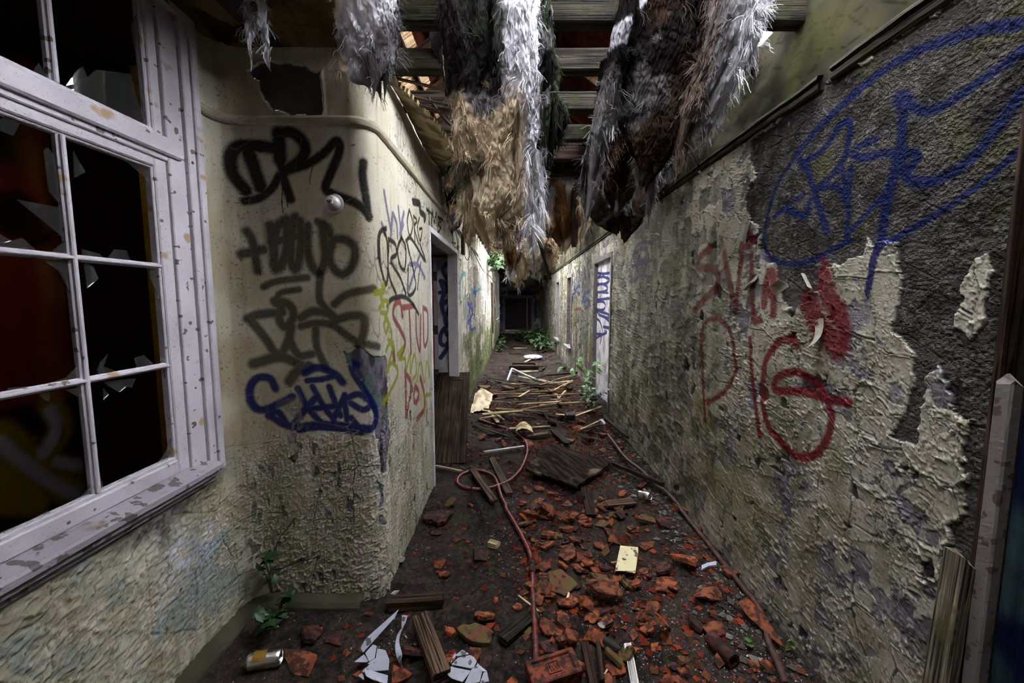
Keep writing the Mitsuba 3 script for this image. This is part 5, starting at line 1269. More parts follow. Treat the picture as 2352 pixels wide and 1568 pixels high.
YJ = 1.70
clump('bright white wool insulation spilling over the ceiling edge at the left corner', [([(-.60, 1.66, 2.72), (-.585, 1.68, 2.60), (-.575, 1.72, 2.46), (-.57, 1.74, 2.36)], .115, .07), ([(-.53, 1.68, 2.70), (-.525, 1.72, 2.55), (-.53, 1.76, 2.40)], .075, .06)],
      blend(WHITE, (ASH, lambda v, t: nz(v, 9, 1)), (TAN, lambda v, t: ss(-.62, -.68, v[:, 0]) * nz(v, 12, 2, .3, .5))), 21, 1700, .10)
clump('large tan and dark insulation mass with a white right side, hanging nearest the left wall', [
    ([(-.17, 1.66, 2.74), (-.16, 1.66, 2.5), (-.14, 1.72, 2.28), (-.13, 1.76, 2.10)], .105, .08),
    ([(-.01, 1.64, 2.74), (.0, 1.64, 2.5), (.02, 1.68, 2.28), (.01, 1.74, 2.04)], .085, .075),
    ([(-.10, 1.72, 2.36), (-.09, 1.74, 2.2), (-.08, 1.78, 2.0), (-.08, 1.80, 1.80)], .155, .085),
    ([(-.18, 1.80, 2.2), (-.19, 1.80, 2.05), (-.17, 1.82, 1.88)], .06, .05),
    ([(.065, 1.80, 2.14), (.075, 1.82, 2.0), (.085, 1.84, 1.84), (.075, 1.86, 1.72)], .045, .045)],
    blend(ASH, (WHITE, lambda v, t: ss(-.05, -.02, v[:, 0]) * nz(v, 7, 3, .3, .45)), (SOOT, lambda v, t: ss(-.04, -.07, v[:, 0]) * ss(2.22, 2.3, v[:, 2] + .3 * (fb(v[:, 0] * 9, v[:, 2] * 9, 3, 4) - .5)) * .93),
          (TAN, lambda v, t: ss(2.30, 2.22, v[:, 2] + .3 * (fb(v[:, 0] * 8, v[:, 2] * 8, 3, 5) - .5)) * ss(.05, .02, v[:, 0]) * .95), (L(206, 190, 160), lambda v, t: ss(2.04, 1.92, v[:, 2] + .2 * (fb(v[:, 0] * 9, v[:, 2] * 9, 3, 6) - .5)) * nz(v, 9, 6) * .7), (MOULD, lambda v, t: nz(v, 14, 7, .6, .68) * .8)), 41, 8500, .10)
clump('narrow dark mouldy strand of insulation hanging just right of the tan mass', [([(.105, 1.72, 2.70), (.12, 1.74, 2.5), (.135, 1.78, 2.3), (.15, 1.82, 2.16)], .04, .05), ([(.17, 1.86, 2.36), (.185, 1.86, 2.28), (.19, 1.88, 2.2)], .045, .05)],
      blend(MOULD, (SOOT, lambda v, t: nz(v, 9, 8)), (ASH, lambda v, t: nz(v, 16, 9, .55, .62) * .8)), 61, 1300, .08)
clump('insulation strand with its lit outer face painted white, the rightmost of the hanging wool', [([(.80, 1.62, 2.74), (.80, 1.62, 2.55), (.78, 1.68, 2.38), (.73, 1.76, 2.22), (.70, 1.82, 2.10)], .10, .075), ([(.85, 1.64, 2.7), (.845, 1.64, 2.52), (.82, 1.7, 2.40)], .06, .06)],
      blend(ASH, (WHITE, lambda v, t: ss(.76, .82, v[:, 0] + .05 * (fb(v[:, 0] * 20, v[:, 2] * 12, 3, 10) - .5)) * .9), (L(92, 72, 58), lambda v, t: ss(.76, .70, v[:, 0]) * .8)), 81, 4200, .10)  # light on the right side is put into the tint as white
clump('black sheet of rotten insulation between the two pale right strands', [([(.60, 1.70, 2.78), (.60, 1.74, 2.5), (.60, 1.82, 2.3), (.58, 1.92, 2.10)], .17, .07), ([(.68, 1.78, 2.7), (.68, 1.82, 2.45), (.66, 1.9, 2.22)], .11, .06), ([(.50, 2.0, 2.6), (.49, 2.04, 2.3), (.50, 2.1, 2.02)], .12, .08)],
      blend(SOOT, (L(62, 48, 40), lambda v, t: nz(v, 7, 11) * .8), (ASH, lambda v, t: nz(v, 18, 12, .62, .7) * .5)), 101, 2200, .12, curl=1.4)
clump('long grey and brown insulation strand curving down left of the black sheet', [([(.47, 1.68, 2.74), (.44, 1.72, 2.55), (.40, 1.8, 2.38), (.37, 1.9, 2.2), (.36, 2.0, 2.04), (.35, 2.05, 1.92)], .065, .06), ([(.43, 1.8, 2.5), (.42, 1.86, 2.3), (.40, 1.94, 2.12)], .05, .05)],
      blend(ASH, (SOOT, lambda v, t: nz(v, 8, 13, .38, .5)), (L(120, 88, 60), lambda v, t: nz(v, 9, 14, .55, .65) * .8), (WHITE, lambda v, t: nz(v, 14, 15, .6, .68) * .7)), 121, 2600, .11, curl=1.4)
for lb, lo, sd in (('white wisp of wool left of the small bright hole in the right strands', [([(.60, 1.93, 2.34), (.585, 1.98, 2.18), (.575, 2.0, 2.08)], .028, .03)], 141), ('longer white wisp of wool right of the small bright hole in the right strands', [([(.665, 1.96, 2.30), (.66, 1.98, 2.18), (.645, 2.0, 2.06), (.65, 2.02, 1.96)], .022, .028)], 145)):
    clump(lb, lo, blend(WHITE, (ASH, lambda v, t: nz(v, 12, 16))), sd, 600, .09, .0009)
clump('green mossy nest of insulation caught under the joists by the right wall', [([(.66, 2.5, 2.62), (.68, 2.5, 2.36), (.70, 2.52, 2.20)], .17, .12), ([(.80, 2.52, 2.46), (.82, 2.52, 2.34), (.80, 2.54, 2.24)], .12, .10)],
      blend(MOULD, (L(40, 52, 34), lambda v, t: nz(v, 10, 17)), (ASH, lambda v, t: nz(v, 18, 18, .5, .6) * .7)), 161, 2400, .08, curl=1.8)
clump('broad dark insulation rag hanging beyond the mossy nest', [([(.72, 2.98, 2.7), (.72, 3.0, 2.4), (.74, 3.02, 2.15), (.76, 3.04, 1.98)], .20, .12), ([(.98, 3.0, 2.64), (1.0, 3.0, 2.3)], .14, .10)],
      blend(SOOT, (L(70, 54, 46), lambda v, t: nz(v, 8, 19)), (ASH, lambda v, t: nz(v, 14, 20, .6, .68) * .6)), 181, 900, .12)
clump('tan and grey insulation bundle hanging farther down, in front of the dark batten', [([(.48, 3.9, 2.72), (.46, 3.92, 2.5), (.45, 3.96, 2.25), (.47, 4.0, 2.02)], .14, .10), ([(.60, 3.9, 2.6), (.61, 3.94, 2.35), (.60, 4.0, 2.08)], .11, .09), ([(.36, 3.9, 2.52), (.34, 3.94, 2.35), (.33, 3.96, 2.18)], .06, .07)],
      blend(TAN, (ASH, lambda v, t: ss(.3, .2, t) + nz(v, 7, 21, .5, .62) * .8), (L(98, 70, 44), lambda v, t: nz(v, 9, 22, .55, .64))), 201, 1700, .15, .0018)
clump('slim tan insulation hank hanging in the middle of the corridor', [([(-.06, 4.9, 2.72), (-.07, 4.92, 2.45), (-.06, 4.96, 2.15), (-.04, 5.0, 1.86)], .09, .09), ([(.05, 4.9, 2.6), (.06, 4.94, 2.4), (.07, 4.98, 2.2)], .06, .07)],
      blend(TAN, (L(110, 78, 46), lambda v, t: nz(v, 6, 23)), (WHITE, lambda v, t: nz(v, 9, 24, .56, .64) * .9)), 221, 1500, .16, .0018)
clump('grey matted insulation curtain far down the corridor above the end door', [([(.05, 7.9, 2.64), (.04, 7.9, 2.4), (.06, 7.95, 2.1), (.08, 8.0, 1.82)], .22, .16), ([(.40, 7.8, 2.7), (.42, 7.8, 2.45), (.44, 7.9, 2.2), (.46, 7.95, 1.95)], .24, .16), ([(.66, 7.8, 2.7), (.66, 7.8, 2.4), (.64, 7.9, 2.15)], .16, .14), ([(.24, 8.2, 2.6), (.26, 8.2, 2.3), (.25, 8.2, 2.0)], .2, .14)],
      blend(L(150, 138, 124), (L(70, 58, 48), lambda v, t: nz(v, 4, 25)), (WHITE, lambda v, t: nz(v, 6, 26, .52, .62) * .9), (TAN, lambda v, t: nz(v, 5, 27, .58, .66) * .7)), 241, 1800, .22, .0036)
for lb, lo, sd in (('tan insulation scrap hanging at the left wall top, over the near door jamb', [([(-.48, 3.3, 2.6), (-.46, 3.32, 2.48), (-.46, 3.34, 2.36)], .06, .10)], 261), ('tan insulation scrap hanging at the left wall top, over the middle of the doorway', [([(-.55, 3.7, 2.62), (-.54, 3.72, 2.45), (-.53, 3.76, 2.28), (-.54, 3.8, 2.14)], .07, .12)], 265), ('tan insulation scrap hanging at the left wall top, just beyond the doorway', [([(-.50, 4.4, 2.6), (-.48, 4.4, 2.35), (-.47, 4.45, 2.1)], .06, .12)], 269)):
    clump(lb, lo, blend(TAN, (SOOT, lambda v, t: nz(v, 7, 28, .4, .5)), (ASH, lambda v, t: nz(v, 12, 29, .56, .64))), sd, 600, .13, .0013)
for lb, lo, sd in (('thinner left one of two white wool wisps hanging from the left ceiling', [([(-.958, 1.60, 2.61), (-.955, 1.60, 2.52), (-.962, 1.60, 2.45)], .009, .01)], 281), ('thicker right one of two white wool wisps hanging from the left ceiling', [([(-.925, 1.60, 2.61), (-.918, 1.60, 2.52), (-.905, 1.60, 2.43)], .014, .012)], 285)):
    clump(lb, lo, blend(WHITE, (ASH, lambda v, t: nz(v, 20, 30) * .4)), sd, 240, .06, .0008, .5)
clump('straggly grey insulation remains on the joist end by the right wall', [([(1.02, 2.05, 2.68), (1.04, 2.06, 2.60), (1.0, 2.06, 2.54), (1.01, 2.07, 2.48)], .05, .03), ([(.93, 2.02, 2.66), (.95, 2.03, 2.58), (.92, 2.03, 2.50)], .03, .03)],
      blend(L(84, 82, 80), (SOOT, lambda v, t: nz(v, 10, 31)), (MOULD, lambda v, t: nz(v, 12, 32, .5, .6) * .6)), 301, 900, .10)

# batts added across the joists to block roof light, sooty underneath
def batt(x0, x1, y0, y1, seed, label, group=None):
    x, y = np.meshgrid(np.linspace(x0, x1, int((x1 - x0) / .025) + 2), np.linspace(y0, y1, int((y1 - y0) / .025) + 2), indexing='ij')
    e = np.minimum(np.minimum(x - x0, x1 - x), np.minimum(y - y0, y1 - y))
    rag = .05 * fb(x * 9, y * 9, 3, seed)
    x2, y2 = x + .10 * (fb(x * 5, y * 5, 3, seed + 1) - .5), y + .10 * (fb(x * 5, y * 5, 3, seed + 2) - .5)
    z = 2.708 + .012 * fb(x * 20, y * 20, 3, seed + 3) + rag * ss(.08, 0, e)
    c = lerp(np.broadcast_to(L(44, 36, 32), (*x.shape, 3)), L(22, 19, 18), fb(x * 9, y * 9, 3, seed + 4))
    v, f, cc = compact(np.stack([x2, y2, z], -1).reshape(-1, 3), grid_faces(*x.shape)[:, ::-1], c.reshape(-1, 3))
    v, f = solid(v, f, np.array([0, 0, .075]))
    put('added_batt', (v, f), 'wool', smooth=True, color=np.vstack([cc, cc * 2.2]), label=label, category='insulation', group=group)


for k, (x0, x1, y0, y1) in enumerate(((-.20, .34, 3.0, 3.4), (.55, 1.10, 2.60, 3.4), (-.32, .32, 3.32, 4.25), (.36, 1.10, 3.45, 4.5), (-.45, .30, 4.3, 4.85), (-.50, .40, 6.0, 7.1), (.45, 1.10, 5.9, 6.9))):
    batt(x0, x1, y0, y1, 320 + 7 * k, 'sooty insulation batt added on the joists to block roof light', 'added batts on the joists')

# ------------------------------------------------------------------ other things that hang or are fixed up here
def felt_scrap(label, outline, place, col, seed, t=.004):
    m, c = ragged_sheet(outline, place, t, col, seed, .010, .012, .008)
    put('roofing_felt', m, 'matte', color=c, label=label, category='roofing felt')


felt_scrap('torn black roofing felt hanging over the second joist from the front', [(0, 0), (.20, 0), (.19, .14), (.15, .20), (.125, .36), (.095, .36), (.07, .22), (.02, .12)], lambda u, w: np.stack([-.42 + u, 2.05 + .05 * np.sin(u * 20), 2.82 - w], -1), ((26, 22, 22), (14, 12, 12)), 471)
felt_scrap('strip of black roofing felt dangling behind the tan insulation mass', [(0, 0), (.07, 0), (.06, .26), (.03, .34), (.0, .2)], lambda u, w: np.stack([-.08 + u, 3.41 + .03 * np.sin(w * 14), 2.64 - w * 1.9], -1), ((24, 22, 22), (12, 11, 11)), 475)
m, c = ragged_sheet([(0, 0), (.12, 0), (.10, .10), (.06, .13), (.01, .09)], lambda u, w: np.stack([-.27 + u, 1.66 + .03 * np.sin(u * 30), 2.74 - w], -1), .004, ((150, 150, 158), (96, 96, 104)), 479, .008)
put('mesh_scrap', m, 'matte', color=c, label='grey woven scrap hanging beside the top of the tan insulation mass', category='cloth scrap')
M, ln = along((.545, 3.86, 2.68), (.55, 3.88, 1.99), up=(0, 1, 0))
wood('hanging_batten', plank(ln, .045, .03, seed=71), M, 'wood_dark', label='dark batten hanging straight down in front of the tan and grey bundle', category='batten')
M, ln = along((.33, 6.63, 2.62), (.62, 7.2, 1.86), up=(0, 1, 0))
wood('hanging_batten', plank(ln, .05, .03, seed=72), M, 'wood_grey', label='slanting greenish batten dangling before the far insulation curtain', category='batten')
M, ln = along((-.40, 2.08, 2.66), (-.28, 2.32, 2.60), up=(0, 0, 1))


def strand(name, pts, r, bsdf, **kw):
    p = smooth_path(pts, 8)
    return put(name, tube(p, r, 6), bsdf, smooth=True, **kw)


strand('cable', [(-.60, 4.8, 2.30), (-.585, 6.0, 2.20), (-.58, 7.8, 2.06), (-.57, 10.0, 2.06), (-.58, 12.5, 2.02)], .006, 'black', label='thin black cable sagging along the left wall beyond the door', category='cable')
strand('cable', [(-.335, 2.04, 2.70), (-.33, 2.06, 2.55), (-.315, 2.12, 2.47), (-.30, 2.16, 2.40)], .0035, 'iron', label='wire dangling from the torn felt at the second joist', category='cable')
strand('cable', [(-.62, 4.7, 2.28), (-.55, 4.75, 2.20), (-.52, 4.9, 2.05), (-.56, 5.0, 1.98), (-.60, 5.05, 2.04)], .004, 'black', label='looped loose wire on the left wall just beyond the door', category='cable')
strand('cable', [(.645, 2.44, 2.55), (.65, 2.46, 2.35), (.65, 2.46, 2.20)], .006, 'iron', label='rusty rod hanging in front of the green mossy nest', category='cable')
for k in range(3):
    a = np.array([-.47, 2.36 + .02 * k, 2.60])
    strand('cable', [a, a + [.06, .2, -.03], a + [.13, .42, -.045 + .01 * k], a + [.22, .8, -.06]], .006, 'black', label='bunch of dark cables trailing along the broken plaster edge', category='cable', group='cables along the plaster edge')
w = box(-.60, -.565, 4.74, 4.86, 2.02, 2.24, .004)
put('junction_box', w, 'iron', label='dark junction box hanging on the left wall beyond the door', category='junction box')

# porcelain lamp holder on the wall
LH = thing('lamp_holder', 'round grey porcelain lamp holder on the wall between the black tags', 'lamp holder')
MH = rotm(math.pi / 2, 0, 0, (-.815, YF + .004, 1.935))
for nm, prof, bs in (('base', [(0, 0), (.043, 0), (.045, .004), (.043, .010), (.036, .014), (0, .014)], 'porcelain'), ('dome', [(0, .010), (.034, .012), (.034, .022), (.030, .034), (.022, .042), (.013, .046), (0, .047)], 'porcelain'), ('socket', [(0, .044), (.013, .045), (.013, .056), (.008, .058), (.008, .052), (0, .052)], 'porcelain'), ('stud', [(0, .050), (.0045, .050), (.0045, .068), (.003, .071), (0, .072)], 'iron')):
    put(nm, lathe(prof, 28).apply_transform(MH), bs, parent=LH, smooth=35)

# ------------------------------------------------------------------ rubble
def fz(x, y):
    return float(floor_z(x, y))


def shard(kind, seed, wild=1.0):
    """A broken piece of clay tile of unit width: a ragged polygon slab, bent like the tile it came from."""
    r = np.random.default_rng(seed)
    n = {'tri': 3, 'plate': 5, 'curved': 5, 'ridge': 5}.get(kind, int(r.integers(4, 7)))
    a = np.sort((np.arange(n) + r.uniform(-.28, .28, n)) / n * 2 * np.pi)
    rad = r.uniform(.40, .56, n)
    sq = r.uniform(.6, .95)
    o = np.c_[np.cos(a) * rad, np.sin(a) * rad * sq]
    pts = []
    for i in range(n):     # broken edges
        p, q = o[i], o[(i + 1) % n]
        pts += [p, p + (q - p) * .35 + r.normal(0, .025, 2), p + (q - p) * .7 + r.normal(0, .025, 2)]
    o = np.array(pts)
    m = len(o)
    th = {'red': .17, 'dark': .18, 'curved': .13, 'ridge': .10, 'tri': .12, 'plate': .12}.get(kind, .15) * r.uniform(.8, 1.25)
    bend = {'curved': .55, 'ridge': 1.15, 'tri': .35, 'plate': .25}.get(kind, r.uniform(-.2, .5))
    ax = r.uniform(0, np.pi)
    rings = [np.vstack([o * s + r.normal(0, .008, (m, 2))]) for s in (1.0, .93, .5)] + [np.zeros((1, 2))]
    def lift(p, z):
        d = p @ np.array([np.cos(ax), np.sin(ax)])
        return np.c_[p, z - bend * d * d + r.normal(0, .006, len(p))]
    top = [lift(rings[0], th * .38), lift(rings[1], th * .5), lift(rings[2], th * .52), lift(rings[3], th * .52)]
    bot = [lift(rings[0] * r.uniform(.9, 1.0), -th * .45), lift(rings[3], -th * .5)]
    V = np.vstack(top + bot)
    F = []
    k = np.arange(m)
    k1 = (k + 1) % m
    for b in (0, m):
        F += [np.c_[b + k, b + k1, b + m + k1], np.c_[b + k, b + m + k1, b + m + k]]
    c = 3 * m
    F.append(np.c_[2 * m + k, 2 * m + k1, np.full(m, c)])
    B = 3 * m + 1
    F += [np.c_[k1, k, B + k], np.c_[k1, B + k, B + k1], np.c_[B + k1, B + k, np.full(m, B + m)]]
    F = np.vstack(F)
    V[:, 2] -= V[:, 2].min()
    return V, F


POOL = {}
CLAY = {'orange': 'clay_orange', 'red': 'clay_red', 'dark': 'clay_dark', 'moss': 'clay_moss', 'brown': 'clay_moss', 'tri': 'clay_orange', 'plate': 'clay_moss', 'curved': 'clay_red', 'ridge': 'clay_red'}


PILE = []


def put_shard(x, y, size, kind, i, label, group=None, tilt=.35, bsdf=None, rz=None, lift=.0, name='tile_shard'):
    r = np.random.default_rng(9000 + i)
    V, F = shard(kind, 1000 + i)
    R = rotm(r.normal(0, tilt), r.normal(0, tilt), r.uniform(0, 6.28) if rz is None else rz)[:3, :3]
    V = (V * size) @ R.T
    V[:, 2] -= V[:, 2].min()
    z = fz(x, y) - size * .06 + lift
    for a, b, rr_, top in PILE:      # it rests on what lies there already
        if math.hypot(a - x, b - y) < .30 * (rr_ + size):
            z = max(z, top - .012 - .25 * (top - z))
    PILE.append((x, y, size, z + float(V[:, 2].max()) * .9))
    return put(name, (V + [x, y, z], F), bsdf or CLAY[kind], label=label, category='tile shard' if name == 'tile_shard' else name.replace('_', ' '), group=group)


BIG = {0: 'chunky dark red clay lump lying alone on bare soil left of the hose', 3: 'bright orange clay shard with a broken rim just above the hose coupling', 4: 'flat red tile shard lying right of the hose coupling', 5: 'red tile shard touching the right side of the hose below the coupling',
       6: 'long brown tile plate lying slanted right of the red hose', 7: 'largest curved red tile, its glossy top up, among the rubble right of the hose', 8: 'orange shard tucked under the largest curved red tile', 11: 'olive mossy clay shard beside the pale cream board', 12: 'triangular orange tile shard near the two dark wood offcuts',
       16: 'broad brown tile piece with a dark edge left of the mossy plank', 21: 'dark red tile piece leaning against the stamped brick', 37: 'large brown three-cornered tile piece in front of the brown hose', 40: 'mossy hollow ridge tile piece lying on the right near the brown hose', 41: 'squarish red tile block beside the brown hose',
       42: 'curved red tile piece at the end of the clay pipe on the right', 62: 'big reddish brown ridge tile behind the beer can', 63: 'large orange three-cornered tile in the left foreground on the grey sheet', 64: 'long orange tile fragment between grey sheet and timber block', 66: 'dark flat slab of tile by the left wall corner, beyond the timber'}
MARKS = (('red hose coupling', .10, 2.14, .30), ('cream board', .64, 2.20, .26), ('largest curved tile', .47, 1.95, .22), ('stamped brick', .16, 1.50, .20), ('two dark wood strips', .36, 1.58, .18),
         ('brown hose', 1.05, 2.2, .28), ('brown hose', 1.05, 1.7, .25), ('crushed can', .98, 2.85, .35), ('near corner of the board', .45, 2.85, .32), ('square board', .75, 3.5, .45), ('mossy plank', .0, 1.73, .18), ('white painted strip', .48, 1.54, .16), ('short clay pipe', .85, 1.6, .2),
         ('hose loop', -.25, 3.25, .3), ('tilted bench', -.5, 3.8, .4), ('upper hose bend', -.1, 4.3, .42), ('black socket box', .65, 4.7, .4), ('recessed right door', .85, 5.5, .5), ('curled cardboard', -.35, 5.4, .45), ('bent white pipe', .1, 7.0, .6), ('slender sapling', .75, 6.4, .5),
         ('thick timber offcut', -.35, 1.62, .25), ('beer can', -.95, 1.56, .3))
LOOKS = {'orange': 'orange', 'red': 'deep red', 'dark': 'dark brown-red', 'moss': 'mossy', 'brown': 'brownish', 'tri': 'three-cornered orange', 'plate': 'flat brown', 'curved': 'curved red', 'ridge': 'hollow red'}


def zone(x, y, size=.06, kind='red'):
    """What a shard is called: its look, and what it lies nearest to."""
    w = ('tiny ' if size < .05 else 'small ' if size < .07 else 'large ' if size > .11 else '') + LOOKS[kind]
    m = min(MARKS, key=lambda m: math.hypot(x - m[1], y - m[2]) / m[3])
    if math.hypot(x - m[1], y - m[2]) < m[3]:
        dx, dy = x - m[1], y - m[2]
        side = ('right' if dx > 0 else 'left') if abs(dx) > .5 * abs(dy) else ''
        ahead = ('just beyond' if dy > 0 else 'just in front of') if abs(dy) > .5 * abs(dx) else ''
        where = (f'{ahead} and {side} of the ' if ahead == 'just beyond' and side else f'in front and {side} of the ' if ahead and side else f'{ahead} the ' if ahead else f'just {side} of the ') + m[0]
    elif y < 3.0:
        where = 'on the bare soil left of the red hose' if x < .05 else 'in the rubble before the square board' if y > 2.2 else 'in the open rubble right of the red hose'
    else:
        where = 'in the gap before the heap of laths' if y < 4.6 else 'in the heap of laths'
    lb = f'{w} tile shard {where}'
    return lb, lb.replace('tile shard', 'shards')


for i, (x, y, s, k) in enumerate(SHARD_SPOTS):
    if math.hypot(x - .155, y - 1.50) < .13 and i != 21:
        continue
    lb, g = (BIG[i], None) if i in BIG else zone(x, y, s, k)
    put_shard(x, y, s * 1.28, k, i, lb, g, tilt=.22 if k != 'curved' else .12, lift=.05 if i == 7 else 0.0)
taken = [(x, y) for x, y, *_ in SHARD_SPOTS]
i = 200
r_ = np.random.default_rng(77)


def scatter(n, xs, ys, sizes, kinds, tilt, dens=None):
    global i
    made = 0
    while made < n:
        x, y = r_.uniform(*xs), r_.uniform(*ys)
        if (dens and r_.random() > dens(x, y)) or math.hypot(x - .155, y - 1.50) < .15 or math.hypot(x - .64, y - 2.21) < .11 or (abs(x - .33) < .07 and y < 1.68):
            continue
        s = sizes[0] * (sizes[1] / sizes[0]) ** (r_.random() ** 1.6)
        kd = kinds[int(r_.integers(len(kinds)))]
        lb, g = zone(x, y, s, kd)
        put_shard(x, y, s, kd, i, lb, g, tilt)
        i += 1
        made += 1


scatter(130, (.04, .85), (1.42, 3.0), (.05, .125), ('orange', 'red', 'orange', 'dark', 'moss', 'red'), .35, lambda x, y: 1.0 if x < .5 + .1 * y else .3)
scatter(13, (-.95, .0), (1.35, 2.9), (.03, .075), ('orange', 'red', 'dark'), .3)
scatter(50, (-.5, 1.05), (3.9, 7.2), (.06, .17), ('red', 'orange', 'dark', 'brown', 'moss', 'dark'), .35)
scatter(13, (.35, 1.05), (3.05, 4.0), (.05, .10), ('red', 'orange', 'dark'), .35)


# crumbs that nobody could count
def crumbs(name, label, n, xs, ys, sizes, bsdf, cols, seed, dens):
    r = np.random.default_rng(seed)
    V0 = np.array([(0, 0, .5), (.5, .1, 0), (-.1, .55, .05), (-.5, -.1, .02), (.1, -.5, 0), (0, 0, -.35)])
    F0 = np.array([(0, 1, 2), (0, 2, 3), (0, 3, 4), (0, 4, 1), (5, 2, 1), (5, 3, 2), (5, 4, 3), (5, 1, 4)])
    x, y = r.uniform(*xs, n * 5), r.uniform(*ys, n * 5)
    ok = (r.random(n * 5) < dens(x, y)) & ((x > XL + .04) | ((y < YF - .06) & (x > XW + .10))) & (x < XR - .03)
    x, y = x[ok][:n], y[ok][:n]
    n = len(x)
    s = sizes[0] * (sizes[1] / sizes[0]) ** (r.random(n) ** 2.2)
    V = V0[None] * (s[:, None, None]) * r.uniform(.5, 1.3, (n, 6, 1)) * np.array([1, 1, .55])
    a = r.uniform(0, 6.28, n)
    c, si = np.cos(a)[:, None], np.sin(a)[:, None]
    V = np.stack([V[..., 0] * c - V[..., 1] * si, V[..., 0] * si + V[..., 1] * c, V[..., 2]], -1)
    V += np.stack([x, y, floor_z(x, y) + s * .1], -1)[:, None]
    F = (F0[None] + (np.arange(n) * 6)[:, None, None]).reshape(-1, 3)
    C_ = np.array([L(*q) for q in cols])[r.integers(0, len(cols), n)] * r.uniform(.6, 1.2, (n, 1))
    put(name, (V.reshape(-1, 3), F), bsdf, color=np.repeat(C_, 6, 0), label=label, category='rubble', kind='stuff')


def grit(x, y):
    return np.clip(.5 * ss(.45, .62, fb(x * 2.6, y * 2.6, 3, 331)) + .06 + .9 * ss(.45, .7, x + .3 * (fb(x * 4, y * 4, 3, 330) - .5)) * ss(2.4, 1.8, y), 0, 1)


crumbs('plaster_crumbs', 'white and grey plaster crumbs strewn over the dark soil', 13000, (-1.15, 1.12), (1.4, 3.6), (.0018, .011), 'matte', ((140, 138, 138), (96, 94, 94), (62, 58, 56), (170, 168, 164), (40, 35, 33)), 332, grit)
crumbs('brick_crumbs', 'red clay crumbs and splinters strewn among the tile shards', 12000, (-1.0, 1.1), (1.4, 7.0), (.003, .052), 'matte', ((120, 52, 34), (100, 42, 30), (70, 36, 30), (96, 60, 42)), 333, lambda x, y: np.where(x > .0, .75, .18) * np.clip(.3 + ss(.4, .6, fb(x * 3, y * 3, 3, 334)), 0, 1))
crumbs('plaster_rubble', 'mixed grey and brown rubble bits on the far corridor floor', 6500, (-.6, 1.1), (3.5, 13.5), (.012, .05), 'matte', ((66, 57, 47), (46, 38, 33), (92, 85, 72), (34, 28, 26), (82, 44, 33)), 335, lambda x, y: np.clip(.25 + ss(.4, .6, fb(x * 2, y * 2, 3, 336)) * ss(8.5, 6.5, y), 0, 1))
crumbs('wall_flakes', 'fallen paint and plaster flakes along the foot of the right wall', 1500, (.75, 1.14), (1.4, 5.0), (.012, .05), 'matte', ((84, 80, 75), (62, 58, 55), (104, 102, 96), (46, 42, 39)), 337, lambda x, y: ss(.75, 1.05, x))


def lay(a, w, t, name, bsdf, seed, label, category, tilt=0.0, lift=None, group=None, bow=0.0, ragged=.01, bev=.002, nl=8, dz=0.0):
    """A piece of wood lying on the rubble from (x, y) to (x, y)."""
    x0, y0, x1, y1 = a
    z0, z1 = fz(x0, y0) + t / 2 + (lift or .004), fz(x1, y1) + t / 2 + (lift or .004) + dz
    M, ln = along((x0, y0, z0), (x1, y1, z1))
    M = M @ rotm(tilt, 0, 0)
    return wood(name, plank(ln, w, t, seed=seed, bev=bev, ragged=ragged, bow=bow, nl=nl), M, bsdf, label=label, category=category, group=group)


Q = PIECES
lay(Q['timber'], .072, .055, 'timber_block', 'wood_brown', 1, 'thick brown timber offcut lying on the grey sheet in the left foreground', 'timber', lift=.02, bev=.006)
lay(Q['moss_plank'], .062, .022, 'wood_offcut', 'wood_grey', 2, 'grey plank offcut with yellow moss left of the red hose', 'wood offcut', lift=.012)
lay(Q['dark_wood'], .034, .020, 'wood_offcut', 'wood_dark', 3, 'wider of the two dark wood strips right of the stamped brick', 'wood offcut', lift=.014)
lay(Q['dark_wood2'], .020, .022, 'wood_offcut', 'wood_dark', 4, 'narrower of the two dark wood strips right of the stamped brick', 'wood offcut', lift=.016)
lay(Q['white_board'], .032, .014, 'painted_strip', 'wood_white', 5, 'white painted wood strip pointing up from the lower frame edge', 'wood strip', lift=.016)
lay((Q['cream_board'][0], Q['cream_board'][1], Q['cream_board'][2], Q['cream_board'][3]), .105, .010, 'painted_board', 'cream_flake', 6, 'cream painted board piece lying square among the red shards', 'board', lift=.03, ragged=.03, tilt=.08)
lay(Q['pale_block'], .045, .030, 'wood_offcut', 'wood_pale', 7, 'small pale wooden cube lying on the soil left of the hose', 'wood offcut', lift=.004)
lay(Q['plank_a'], .055, .022, 'wood_offcut', 'wood_brown', 8, 'brown plank lying inside the loop of the red hose', 'wood offcut', lift=.03)
lay(Q['plank_b'], .060, .022, 'wood_offcut', 'wood_brown', 9, 'brown plank passing under the red hose right of its loop', 'wood offcut', lift=.006)
lay(Q['grey_stick'], .028, .018, 'painted_strip', 'wood_white', 10, 'long whitish wood strip lying across the floor left of the hose bend', 'wood strip', lift=.03)
lay(Q['stick_c'], .022, .014, 'wood_lath', 'wood_pale', 11, 'pale lath running from the left door casing to the hose loop', 'lath', lift=.02)
lay(Q['stick_d'], .026, .016, 'wood_lath', 'wood_brown', 12, 'nearer lath in front of the tilted bench', 'lath', lift=.02)
lay(Q['stick_e'], .022, .014, 'wood_lath', 'wood_pale', 13, 'farther lath in front of the tilted bench', 'lath', lift=.04)
lay(Q['plank_c'], .07, .02, 'wood_offcut', 'wood_grey', 14, 'grey board end lying behind the square board', 'wood offcut', lift=.03)
lay(Q['pole'], .030, .030, 'wood_lath', 'wood_grey', 15, 'grey pole lying along the foot of the right wall', 'lath', lift=.05)
lay(Q['plank_d'], .085, .018, 'wood_offcut', 'wood_brown', 16, 'short brown board left of the crushed can', 'wood offcut', lift=.02)
